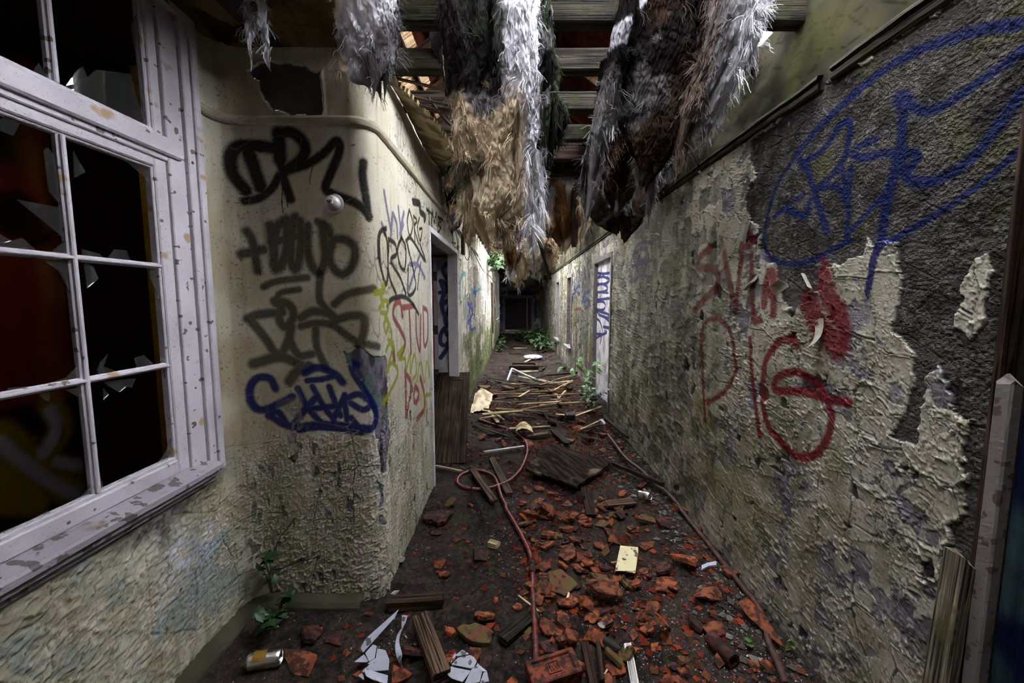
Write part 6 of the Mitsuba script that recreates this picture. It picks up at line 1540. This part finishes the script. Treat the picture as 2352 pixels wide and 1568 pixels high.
lay(Q['plank_e'], .08, .018, 'wood_offcut', 'wood_brown', 17, 'brown board right of the upper hose bend', 'wood offcut', lift=.03)
lay(Q['grey_plank'], .13, .02, 'wood_offcut', 'wood_grey', 18, 'wide grey plank below the bent white pipe', 'wood offcut', lift=.06)
lay(Q['dark_plank'], .07, .03, 'wood_offcut', 'wood_dark', 19, 'long dark plank across the heap right of the bent white pipe', 'wood offcut', lift=.08)
lay(Q['beam'], .06, .045, 'timber_block', 'wood_dark', 20, 'dark mossy timber at the foot of the rounded wall corner', 'timber', lift=.006)
lay((Q['dark_bar'][0], Q['dark_bar'][1], 1.10, 2.95), .030, .030, 'wood_lath', 'wood_dark', 21, 'long black bar lying towards the right wall beyond the can', 'lath', lift=.05)
lay(Q['upright_plank'], .075, .018, 'wood_offcut', 'wood_dark', 22, 'dark board lying lengthwise in front of the square board', 'wood offcut', lift=.01)
m, c = ragged_sheet([(0, 0), (.20, .02), (.17, .20), (.10, .26), (.0, .16)], lambda u, w: np.stack([.02 + u, 4.33 + w * 1.1, .10 + .03 * np.sin(u * 20) + 0 * w], -1), .003, ((190, 178, 138), (120, 100, 70)), 482, .010)
put('torn_lino', m, 'matte', color=c, label='torn cream lino scrap inside the upper bend of the hose', category='lino')
m, c = ragged_sheet([(0, 0), (.24, .02), (.28, .35), (.10, .42), (.02, .30)], lambda u, w: np.stack([-.56 + u, 5.05 + w * 1.6, .10 + w * .42 - .25 * (w - .15) ** 2 + .02 * np.sin(u * 15)], -1), .004, ((196, 186, 156), (146, 130, 100)), 486, .014)
put('cardboard_sheet', m, 'matte', color=c, label='curled cream cardboard leaning at the foot of the left wall', category='cardboard')

# the square board
p = np.array(BOARD)
poly = shapely.Polygon([(p[0] * .97 + p[3] * .03), p[0], p[1], p[1] * .8 + p[2] * .2 + [.01, 0], p[2], p[3]])
u, w = np.meshgrid(np.arange(0, .95, .012), np.arange(2.95, 4.15, .012), indexing='ij')
d = inside(u, w, list(poly.exterior.coords), .006, 490)
keep = (d[:-1, :-1] > 0) & (d[1:, 1:] > 0)
g = fb(u * 7, w * 7, 4, 491)
gr = fb(u * 60 + w * 26, w * 6 - u * 4, 3, 492)
cb = lerp(np.broadcast_to(L(52, 42, 36), (*u.shape, 3)), L(22, 18, 17), ss(.35, .65, gr))
cb = lerp(cb, L(120, 108, 92), ss(.58, .74, fb(u * 6, w * 6, 4, 493)) * .7)
hb = .072 + .012 * g + .02 * (w - 3.1)
v, f, cc = compact(np.stack([u, w, hb], -1).reshape(-1, 3), grid_faces(*u.shape, keep), cb.reshape(-1, 3))
v, f = solid(v, f[:, ::-1], np.array([0, 0, -.020]))
put('square_board', (v, f), 'matte', color=np.vstack([cc, cc * .5]), label='large square dark board lying diagonally on the corridor floor', category='board')

# laths of the fallen ceiling
rl = np.random.default_rng(55)


def lath_label(k, ln, x, y):
    side = 'left side' if x < -.05 else 'right side' if x > .55 else 'middle'
    return f"{'long' if ln > .5 else 'short' if ln < .32 else 'splintered'} {('pale', 'brown', 'grey', 'pale')[k % 4]} lath in the {side} of the heap, {'level with' if 4.9 < y < 5.6 else 'before' if y < 5.2 else 'behind'} the curled cardboard"


for k in range(96):
    x, y = rl.uniform(-.45, .95), rl.uniform(4.35, 7.0)
    ln = rl.uniform(.18, .75)
    a = rl.normal(0, .45) if rl.random() < .7 else rl.uniform(0, 3.14)
    x1, y1 = x + ln * math.cos(a), y + ln * math.sin(a) * 1.0
    if not (-.58 < x1 < 1.08 and 4.0 < y1):
        continue
    lay((x, y, x1, y1), rl.uniform(.018, .04), rl.uniform(.006, .014), 'wood_lath', ('wood_pale', 'wood_brown', 'wood_grey', 'wood_pale')[k % 4], 1100 + k, lath_label(k, ln, x, y), 'lath', tilt=rl.normal(0, .4), lift=rl.uniform(.02, .10), group='laths in the far heap: ' + lath_label(k, ln, x, y)[:60], nl=4, dz=rl.normal(0, .03))
for k in range(12):
    x, y = rl.uniform(-.4, .9), rl.uniform(8.0, 14.0)
    a = rl.uniform(0, 3.14)
    lay((x, y, x + .4 * math.cos(a), y + .4 * math.sin(a)), .05, .02, 'wood_lath', ('wood_pale', 'wood_dark', 'wood_grey')[k % 3], 1200 + k, 'stray wood strip on the far corridor floor beyond the floor hatch', 'lath', lift=.02, group='strips on the far floor', nl=3)
for k in range(14):
    x, y = rl.uniform(.05, .75), rl.uniform(1.45, 2.9)
    a = rl.uniform(0, 3.14)
    ln = rl.uniform(.05, .14)
    lay((x, y, x + ln * math.cos(a), y + ln * math.sin(a)), rl.uniform(.004, .012), rl.uniform(.004, .008), 'wood_splinter', ('wood_dark', 'wood_brown', 'wood_pale')[k % 3], 1300 + k, f"{('dark', 'brown', 'pale')[k % 3]} wood splinter " + zone(x, y)[0].split('tile shard ')[1], 'splinter', lift=.02, group='splinters ' + zone(x, y)[0].split('tile shard ')[1], nl=3, bev=.001)

# hoses
def hose(name, pts, r, bsdf, label, lift=0.0):
    key = thing(name, label, 'hose')
    p = smooth_path([(x, y, max(h, fz(x, y) + r + lift)) for x, y, h in pts], 7)
    p = np.array([p[0]] + [q for a, q in zip(p[:-1], p[1:]) if np.linalg.norm(q - a) > .002])
    put('tube', tube(p, r, 14), bsdf, parent=key, smooth=60)
    return key, p


H1 = [q for k, q in enumerate(RED_HOSE) if k not in (7,)]
key, p = hose('red_hose', [(x, y, h - .012) for x, y, h in H1], .013, 'rubber_red', 'long red rubber hose looping down the corridor floor to the stamped brick')
c0 = np.array([.094, 2.145, .045])
M, ln = along((.099, 2.10, .036), (.097, 2.19, .040))
put('coupling', lathe([(0, 0), (.015, 0), (.019, .004), (.019, .030), (.0165, .034), (.0165, .058), (.021, .062), (.021, .084), (.016, .088), (0, .088)], 20).apply_transform(M @ rotm(0, math.pi / 2, 0)), 'clay_dark', parent=key, smooth=30, label='rusty hose coupling')
key, p = hose('brown_hose', BROWN_HOSE, .013, 'rubber_brown', 'dull brown hose lying along the foot of the right wall')

# bricks, cans and the rest
def brick(cx, cy, a, label):
    key = thing('brick', label, 'brick')
    l, w, h = .205, .10, .062
    body = box(-l / 2, l / 2, -w / 2, w / 2, 0, h, .004)
    frog = trimesh.convex.convex_hull(np.array([(sx * (l / 2 - .018 - q), sy * (w / 2 - .014 - q * .5), h - .010 + (0 if q else .014)) for sx in (-1, 1) for sy in (-1, 1) for q in (0, .008)]))
    body = trimesh.boolean.difference([body, frog], engine='manifold')
    M = rotm(.16, -.05, a, (cx, cy, fz(cx, cy) + .010))
    body.apply_transform(M)
    put('body', body, 'clay_brick', parent=key)
    ring = extrude(shapely.Polygon([(-.027, -.023), (.027, -.023), (.027, .023), (-.027, .023)], [[(-.022, -.018), (.022, -.018), (.022, .018), (-.022, .018)]]), .005)
    ring.apply_translation([0, 0, h - .0105])
    mm = meshkit.text_mesh('M', .025, .005, True)
    mm.apply_translation(-mm.bounds.mean(0) + [0, 0, h - .0080])
    put('stamp', join(ring, mm).apply_transform(M), 'clay_brick', parent=key, label='raised letter M in a square frame')


brick(.155, 1.500, .30, 'orange brick stamped with a letter M at the end of the red hose')
key = thing('beer_can', 'silver drink can with a gold band lying against the left fillet', 'can')
x0, y0, x1, y1 = Q['can']
M, ln = along((x0 - .01, y0, fz(x0, y0) + .034), (x1 + .005, y1, fz(x1, y1) + .038))
Mc = M @ rotm(0, math.pi / 2, 0)
k = .128
CAN = put('body', lathe([(0, .004), (.022, 0), (.026, .003), (.033, .012), (.033, k - .012), (.029, k - .003), (.0275, k), (.0255, k), (.025, k - .004), (0, k - .005)], 36).apply_transform(Mc), 'tin', parent=key, smooth=30)
pr = [(.0333, .028), (.0335, .030), (.0335, .076), (.0333, .078)]
a = np.linspace(-1.5, 4.2, 30)
V = np.array([(r * math.cos(t), r * math.sin(t), z) for t in a for r, z in pr])
F = grid_faces(len(a), 4)
scene['gold_foil'] = both({'type': 'principled', 'base_color': proc(clay((142, 110, 44), (120, 92, 36), (60, 50, 30), .62)), 'roughness': .35, 'metallic': .3})
V = trimesh.transformations.transform_points(V, Mc)
put('label_band', (V, F), 'gold_foil', parent=CAN, smooth=True, label='gold printed band')
bars, z = [], 0
for j in range(11):
    wj = .0011 if j % 3 else .0019
    t0 = 2.9 + .035 * j * 1.0
    bars.append(np.array([(.0337 * math.cos(t), .0337 * math.sin(t), zz) for t in (t0, t0 + wj / .0337) for zz in (.082, .100)]))
put('bar_print', join(*[(trimesh.transformations.transform_points(b, Mc), np.array([(0, 1, 3), (0, 3, 2)])) for b in bars]), 'black', parent=CAN, label='printed black bars')
key = thing('drink_can', 'crushed silver can lying near the right wall', 'can')
x0, y0, x1, y1 = Q['crushed']
M, ln = along((x0 - .03, y0 + .02, fz(x0, y0) + .035), (x1, y1 - .01, fz(x1, y1) + .040))
body = lathe([(0, .004), (.024, 0), (.030, .008), (.033, .02), (.031, .04), (.033, .06), (.032, .08), (.027, .092), (.026, .095), (.024, .092), (0, .090)], 30)
v = np.array(body.vertices)
v[:, :2] *= (1 - .32 * np.exp(-((v[:, 2] - .045) / .022) ** 2) * (.5 + .5 * np.sin(3 * np.arctan2(v[:, 1], v[:, 0]))))[:, None]
body.vertices = v
put('body', body.apply_transform(M @ rotm(0, math.pi / 2, 0)), 'tin', parent=key, smooth=40)
put('tab', box(-.008, .008, -.005, .005, .093, .095, .001).apply_transform(M @ rotm(0, math.pi / 2, 0)), 'tin', parent=key)


def crackle_sheet(outline, z, seed, label):
    key = thing('plastic_sheet', label, 'plastic sheet')
    P_ = shapely.Polygon(outline).buffer(0)
    r = np.random.default_rng(seed)
    b = P_.bounds
    pts = np.c_[r.uniform(b[0] - .03, b[2] + .03, 11), r.uniform(b[1] - .03, b[3] + .03, 11)]
    vor = shapely.voronoi_polygons(shapely.MultiPoint(pts), extend_to=P_.envelope)
    for g in vor.geoms:
        q = g.intersection(P_).buffer(-.0016)
        for q in getattr(q, 'geoms', [q]):
            if q.area < 2e-4:
                continue
            m = extrude(shapely.segmentize(q, .02), .0022)
            c = np.array([q.centroid.x, q.centroid.y, 0])
            m.vertices -= c
            m.apply_transform(rotm(r.normal(0, .14), r.normal(0, .14), r.normal(0, .05), c + [0, 0, z + r.uniform(.0, .014)]))
            put('piece', m, 'plastic_white', parent=key)
    return key


crackle_sheet(SHEET, .045, 5, 'cracked white plastic sheet right of the thick brown timber offcut')
crackle_sheet(SHEET2, .035, 6, 'dirty grey plastic sheet under the large orange three-cornered tile')
rr = np.random.default_rng(3)
q = smooth_path([(-.497, 1.745, .075), (-.492, 1.70, .06), (-.50, 1.65, .05), (-.488, 1.60, .045), (-.468, 1.56, .04), (-.455, 1.535, .04)], 6)
tw = np.linspace(0, 5, len(q))
V = np.stack([q + np.c_[np.cos(tw) * .012, np.sin(tw) * .006, np.sin(tw) * .010], q - np.c_[np.cos(tw) * .012, np.sin(tw) * .006, np.sin(tw) * .010]], 1).reshape(-1, 3)
V, F = solid(V, grid_faces(len(q), 2), np.array([0, .0015, .0015]))
put('plastic_strip', (V, F), 'plastic_white', smooth=False, label='twisted grey plastic ribbon left of the timber offcut', category='plastic strip')
m = extrude([(0, 0), (.17, .02), (.20, .035), (.03, .035), (0, .02)], .003)
m.apply_transform(along((-.63, 1.585, .04), (-.49, 1.75, .085))[0] @ rotm(.9, 0, 0))
put('plastic_strip', m, 'plastic_white', label='flat grey plastic blade pointing at the end of the twisted ribbon', category='plastic strip')
# bent white pipe
put('bent_pipe', tube(smooth_path([(-.123, 7.0, .11), (-.08, 7.2, .20), (-.045, 7.36, .265), (-.03, 7.40, .27), (.0, 7.36, .26), (.2, 7.15, .20), (.398, 6.95, .15)], 6), .022, 12), 'plastic_white', smooth=50, label='bent white plastic pipe lying across the far heap', category='pipe')
x0, y0, x1, y1 = Q['pipe_tile']
M, ln = along((x0, y0, fz(x0, y0) + .035), (x1 + .01, y1 - .02, fz(x1, y1) + .035))
put('clay_pipe', lathe([(.018, 0), (.028, 0), (.030, .01), (.029, .13), (.018, .13), (.018, 0)], 22).apply_transform(M @ rotm(0, math.pi / 2, 0)), 'clay_dark', smooth=40, label='short red clay pipe piece among the white grit on the right', category='clay pipe')
x0, y0, x1, y1 = Q['long_tile']
m = extrude([(0, -.02), (.06, -.03), (.20, -.012), (.23, .0), (.10, .03), (0, .025)], .012)
m.apply_transform(along((1.04, 1.76, .14), (1.10, 1.50, .10), up=(-.6, 0, 1))[0])
put('tile_shard', m, 'clay_orange', label='long pointed orange tile splinter leaning at the foot of the right wall', category='tile shard')
# white rag and hatch
V = trimesh.creation.icosphere(4).vertices * [.22, .20, .06]
V = V * (1 + .5 * (fb(V[:, 0] * 14, V[:, 1] * 14, 4, 61) - .5))[:, None] + [.47, 10.4, .07]
put('rag', (V, trimesh.creation.icosphere(4).faces), 'plastic_white', smooth=True, label='crumpled white rag on the floor beyond the hatch', category='rag')
key = thing('floor_hatch', 'dark rectangular wooden hatch frame standing proud on the far floor', 'hatch')
for nm, bx in (('frame_side', box(-.10, .53, 8.82, 8.88, .0, .10, .005)), ('frame_side', box(-.10, .53, 9.36, 9.42, .0, .09, .005)), ('frame_side', box(-.10, -.04, 8.88, 9.36, .0, .095, .005)), ('frame_side', box(.47, .53, 8.88, 9.36, .0, .095, .005)), ('lid', box(-.03, .46, 8.89, 9.35, .0, .045, .005))):
    v, f = np.array(bx.vertices), np.array(bx.faces)
    put(nm, (v, f), 'wood_dark', parent=key, uv=v[:, [0, 1]] + v[:, [2, 2]])
key = thing('electric_box', 'black square socket box lying in the heap by the round tile', 'socket box')
m = trimesh.boolean.difference([box(-.055, .055, -.04, .04, 0, .075, .006), box(-.035, .035, -.045, -.02, .02, .06)], engine='manifold')
m.apply_transform(rotm(.2, 0, .1, (.65, 4.72, .12)))
put('case', m, 'black', parent=key)
put('plate', box(-.03, .03, -.024, -.020, .024, .056, .002).apply_transform(rotm(.2, 0, .1, (.65, 4.72, .12))), 'iron', parent=key)
x0, y0, x1, y1 = Q['sock']
put('plastic_tube', tube(smooth_path([(x0, y0, .17), ((x0 + x1) / 2, (y0 + y1) / 2, .18), (x1 + .005, y1, .16)], 4), .016, 10), 'plastic_white', smooth=50, label='small white plastic tube by the upper end of the grey pole', category='tube')
x0, y0, x1, y1 = Q['whitebit']
m = extrude(shapely.Polygon([(0, 0), (.05, .012), (.095, .006), (.11, .03), (.06, .034), (.02, .026)]), .010)
m.apply_transform(rotm(.1, -.1, .2, (.985, 2.05, .085)))
put('plaster_piece', m, 'plastic_white', label='white plaster sliver between the shards beside the brown hose', category='plaster')
put_shard(-.64, 2.18, .085, 'dark', 801, 'light grey plaster lump at the foot of the rounded wall corner', tilt=.3, bsdf='stone', name='plaster_lump')
put_shard(-.61, 1.98, .05, 'dark', 802, 'small grey stone by the dark mossy timber', tilt=.3, bsdf='stone', name='plaster_lump')
put_shard(.40, 1.74, .04, 'dark', 803, 'small pale stone above the two dark wood strips', tilt=.3, bsdf='stone', name='plaster_lump')
put_shard(.59, 1.86, .05, 'red', 804, 'grey stone in the white grit right of the largest curved tile', tilt=.3, bsdf='stone', name='plaster_lump')
put_shard(.40, 1.60, .085, 'dark', 805, 'black charred lump beside the two dark wood strips', tilt=.3, bsdf='black', name='charred_lump')
put_shard(.90, 2.98, .06, 'dark', 806, 'grey plaster lump left of the crushed can', tilt=.3, bsdf='stone', name='plaster_lump')
put_shard(-.46, 2.86, .13, 'plate', 807, 'greenish stone block below the hose loop by the left wall', tilt=.2, bsdf='clay_moss', name='stone_block')
q = smooth_path([(-.335, 3.10, .06), (-.30, 2.95, .05), (-.27, 2.85, .05), (-.23, 2.72, .05), (-.20, 2.6, .05)], 5)
put('twig', tube(q, np.linspace(.006, .003, len(q)), 7), 'wood_dark', uv=np.c_[np.zeros(len(q) * 7 + 2), np.zeros(len(q) * 7 + 2)], smooth=True, label='thin dark twig left of the red hose', category='twig')

# the tilted bench in the left doorway
key = thing('bench', 'dark brown bench with a rounded back lying tilted in the left doorway', 'bench')
v, f, u = plank(1.25, .52, .035, seed=31, bev=.006, nl=14)
M, ln = along((-.70, 3.62, .02), (-.76, 4.58, .60), up=(0, 0, 1))
put('seat', (v @ M[:3, :3].T + M[:3, 3], f), 'wood_dark', parent=key, uv=u)
o = shapely.Polygon([(-.38, 0), (.22, 0), (.26, .03), (.26, .10), (.20, .17), (-.38, .17)]).buffer(.02).buffer(-.01)
m = extrude(o, .05)
m.apply_transform(rotm(math.pi / 2, 0, 0, (-.78, 4.62, .44)))
scene['oxblood'] = both({'type': 'principled', 'base_color': proc(clay((74, 30, 26), (48, 24, 20), (26, 18, 16), .5)), 'roughness': .5})
put('back', m, 'oxblood', parent=key, label='oxblood painted rounded back')
for s in (-1, 1):
    M2, ln2 = along((-.73 + .22 * s, 3.72, .0), (-.78 + .22 * s, 4.56, .50), up=(0, 0, 1))
    v, f, u = plank(ln2, .04, .08, seed=33 + s, bev=.004)
    put('rail', (v @ M2[:3, :3].T + M2[:3, 3] + [0, 0, -.03], f), 'wood_dark', parent=key, uv=u)
for s in (-1, 1):
    v, f, u = plank(.46, .05, .05, seed=36 + s, bev=.004)
    M2, _ = along((-.78 + .2 * s, 4.56, -.02), (-.78 + .2 * s, 4.58, .44), up=(0, 1, 0))
    put('leg', (v @ M2[:3, :3].T + M2[:3, 3], f), 'wood_dark', parent=key, uv=u)

# ------------------------------------------------------------------ plants
def leaf_bsdf(a, b):
    a, b = L(a), L(b)
    return both({'type': 'principled', 'base_color': proc(lambda p, n, uv: mix(mi.Color3f(a.tolist()), mi.Color3f(b.tolist()), noise(p.x * 30, p.y * 30, p.z * 30))), 'roughness': .45, 'specular': .4})


scene['leaf_green'] = leaf_bsdf((46, 86, 32), (78, 118, 50))
scene['leaf_ivy'] = leaf_bsdf((18, 40, 20), (36, 66, 32))
scene['leaf_dark'] = leaf_bsdf((28, 48, 26), (52, 76, 42))
scene['stem'] = both({'type': 'principled', 'base_color': {'type': 'rgb', 'value': L(86, 84, 44).tolist()}, 'roughness': .7})


def leaf(l, w, kind='lance', fold=.25, droop=.3):
    """A leaf along +x, folded on its midrib, with a short stalk."""
    n = 9
    t = np.linspace(0, 1, n)
    if kind == 'ivy':
        half = np.interp(t, [0, .08, .25, .38, .5, .62, .8, 1], [0, .75, 1.0, .62, .78, .5, .25, 0])
    else:
        half = np.sin(np.pi * t ** .75) ** .9
    half = half * w / 2
    z = -droop * l * t ** 2
    mid = np.c_[t * l, 0 * t, z]
    lft = np.c_[t * l, half, z + half * fold]
    rgt = np.c_[t * l, -half, z + half * fold]
    V = np.vstack([lft, mid, rgt])
    k = np.arange(n - 1)
    F = np.vstack([np.c_[k, n + k, n + k + 1], np.c_[k, n + k + 1, k + 1], np.c_[n + k, 2 * n + k, 2 * n + k + 1], np.c_[n + k, 2 * n + k + 1, n + k + 1]])
    return V, F


def plant(name, label, category, base, stems, leafs, size, bsdf, seed, kind='lance', height=.5, spread=.2, group=None, wide=.5):
    """Stems that rise from the base, each with leaves; every stem and every larger leaf is a part."""
    key = thing(name, label, category, group)
    r = np.random.default_rng(seed)
    for s in range(stems):
        a = r.uniform(0, 6.28)
        h = height * r.uniform(.6, 1.0)
        tip = np.array(base) + [math.cos(a) * spread * r.uniform(.4, 1), math.sin(a) * spread * r.uniform(.4, 1), h]
        p = smooth_path([base, (np.array(base) * .6 + tip * .4) + [0, 0, h * .12], tip], 6)
        put('stem', tube(p, np.linspace(.004, .0018, len(p)), 6), 'stem', parent=key, smooth=True)
        for q in range(leafs):
            t = r.uniform(.3, 1.0) if q else 1.0
            c = p[min(int(t * (len(p) - 1)), len(p) - 1)]
            V, F = leaf(size * r.uniform(.55, 1.1), size * wide * r.uniform(.8, 1.1), kind)
            R = rotm(r.normal(0, .4), r.normal(-.1, .4), r.uniform(0, 6.28))[:3, :3]
            put('leaf', (V @ R.T + c, F), bsdf, parent=key, smooth=True)
    return key


plant('sapling', 'taller green leafy sapling at the foot of the recessed door on the right', 'sapling', (.96, 5.35, .08), 4, 7, .13, 'leaf_green', 11, height=.72, spread=.26)
plant('sapling', 'bushy low sapling just in front of the taller one by the right door', 'sapling', (.93, 5.0, .08), 6, 8, .10, 'leaf_dark', 12, height=.36, spread=.26)
plant('sapling', 'slender sapling with few big leaves left of the taller one', 'sapling', (.80, 6.1, .06), 2, 5, .17, 'leaf_green', 13, height=.62, spread=.22)
plant('ivy_plant', 'dark green ivy growing in the corner under the window', 'ivy', (-1.10, 1.74, .02), 6, 5, .065, 'leaf_ivy', 14, 'ivy', .13, .13, wide=.85)
plant('ivy_plant', 'small green ivy sprig on the floor below the left rounded corner', 'ivy', (-1.17, 1.86, .10), 3, 4, .07, 'leaf_ivy', 15, 'ivy', .22, .05, wide=.85)
plant('seedling', 'tiny round leaved green seedling in the grit beside the brown hose', 'seedling', (.985, 1.60, .05), 2, 1, .035, 'leaf_green', 16, 'ivy', .05, .03, wide=1.0)
plant('seedling', 'tiny seedling at the wall foot below the pointed tile splinter', 'seedling', (1.10, 1.55, .09), 2, 2, .03, 'leaf_green', 17, 'ivy', .05, .03, wide=1.0)
for k, (x, y) in enumerate(((.95, 11.6), (.75, 12.4), (.98, 13.2), (.55, 13.9), (.85, 14.6), (.40, 14.9), (.98, 15.6), (.62, 15.9), (.2, 15.3))):
    plant('undergrowth_plant', ('large' if k < 3 else 'low') + ' green plant on the far right floor, ' + ('against the wall' if x > .9 else 'towards the middle' if x < .5 else 'just off the wall') + (', nearer' if y < 13.5 else ', near the end door'), 'plant', (x, y, fz(x, y)), 6, 6, .20, 'leaf_dark', 20 + k, height=.42, spread=.36, group='plants on the far right floor')
for k, (x, y) in enumerate(((-.38, 13.0), (-.40, 14.0), (-.38, 11.8))):
    plant('undergrowth_plant', ('nearest', 'middle', 'farthest')[(1, 2, 0)[k]] + ' of three low green plants at the foot of the far left wall', 'plant', (x, y, fz(x, y)), 4, 5, .17, 'leaf_dark', 40 + k, height=.28, spread=.12, group='plants on the far left floor')
# ivy that has come in through the roof on the left, where the light falls
key = thing('roof_ivy', 'mat of ivy hanging at the joists on the left where the roof is open', 'ivy')
r = np.random.default_rng(8)
for k in range(130):
    c = np.array([r.uniform(-.64, -.05), r.uniform(9.6, 10.6), 2.46 + r.normal(0, .09)])
    V, F = leaf(.13 * r.uniform(.6, 1.1), .12, 'ivy')
    R = rotm(r.normal(0, .6), r.normal(.3, .5), r.uniform(0, 6.28))[:3, :3]
    put('leaf', (V @ R.T + c, F), 'leaf_green' if k % 3 == 0 else 'leaf_ivy', parent=key, smooth=True)
for k in range(6):
    put('stem', tube(smooth_path([(r.uniform(-.6, -.1), 9.5, 2.6), (r.uniform(-.6, -.1), 10.0, 2.44), (r.uniform(-.6, -.1), 10.7, 2.62)], 6), .006, 6), 'stem', parent=key, smooth=True)

# fallen leaves
for k, (x, y, s, c) in enumerate(((-.185, 1.80, .06, 'clay_moss'), (.125, 2.19, .05, 'leaf_dark'), (.87, 2.9, .07, 'clay_moss'))):
    V, F = leaf(s, s * .5, 'lance', .3, .2)
    R = rotm(0, 0, .6 + k)[:3, :3]
    put('fallen_leaf', (V @ R.T + [x, y, fz(x, y) + .03], F), c, smooth=True, label=('yellow green fallen leaf on the soil left of the hose', 'small olive leaf beside the hose coupling', 'yellowed leaf near the crushed can')[k], category='leaf')
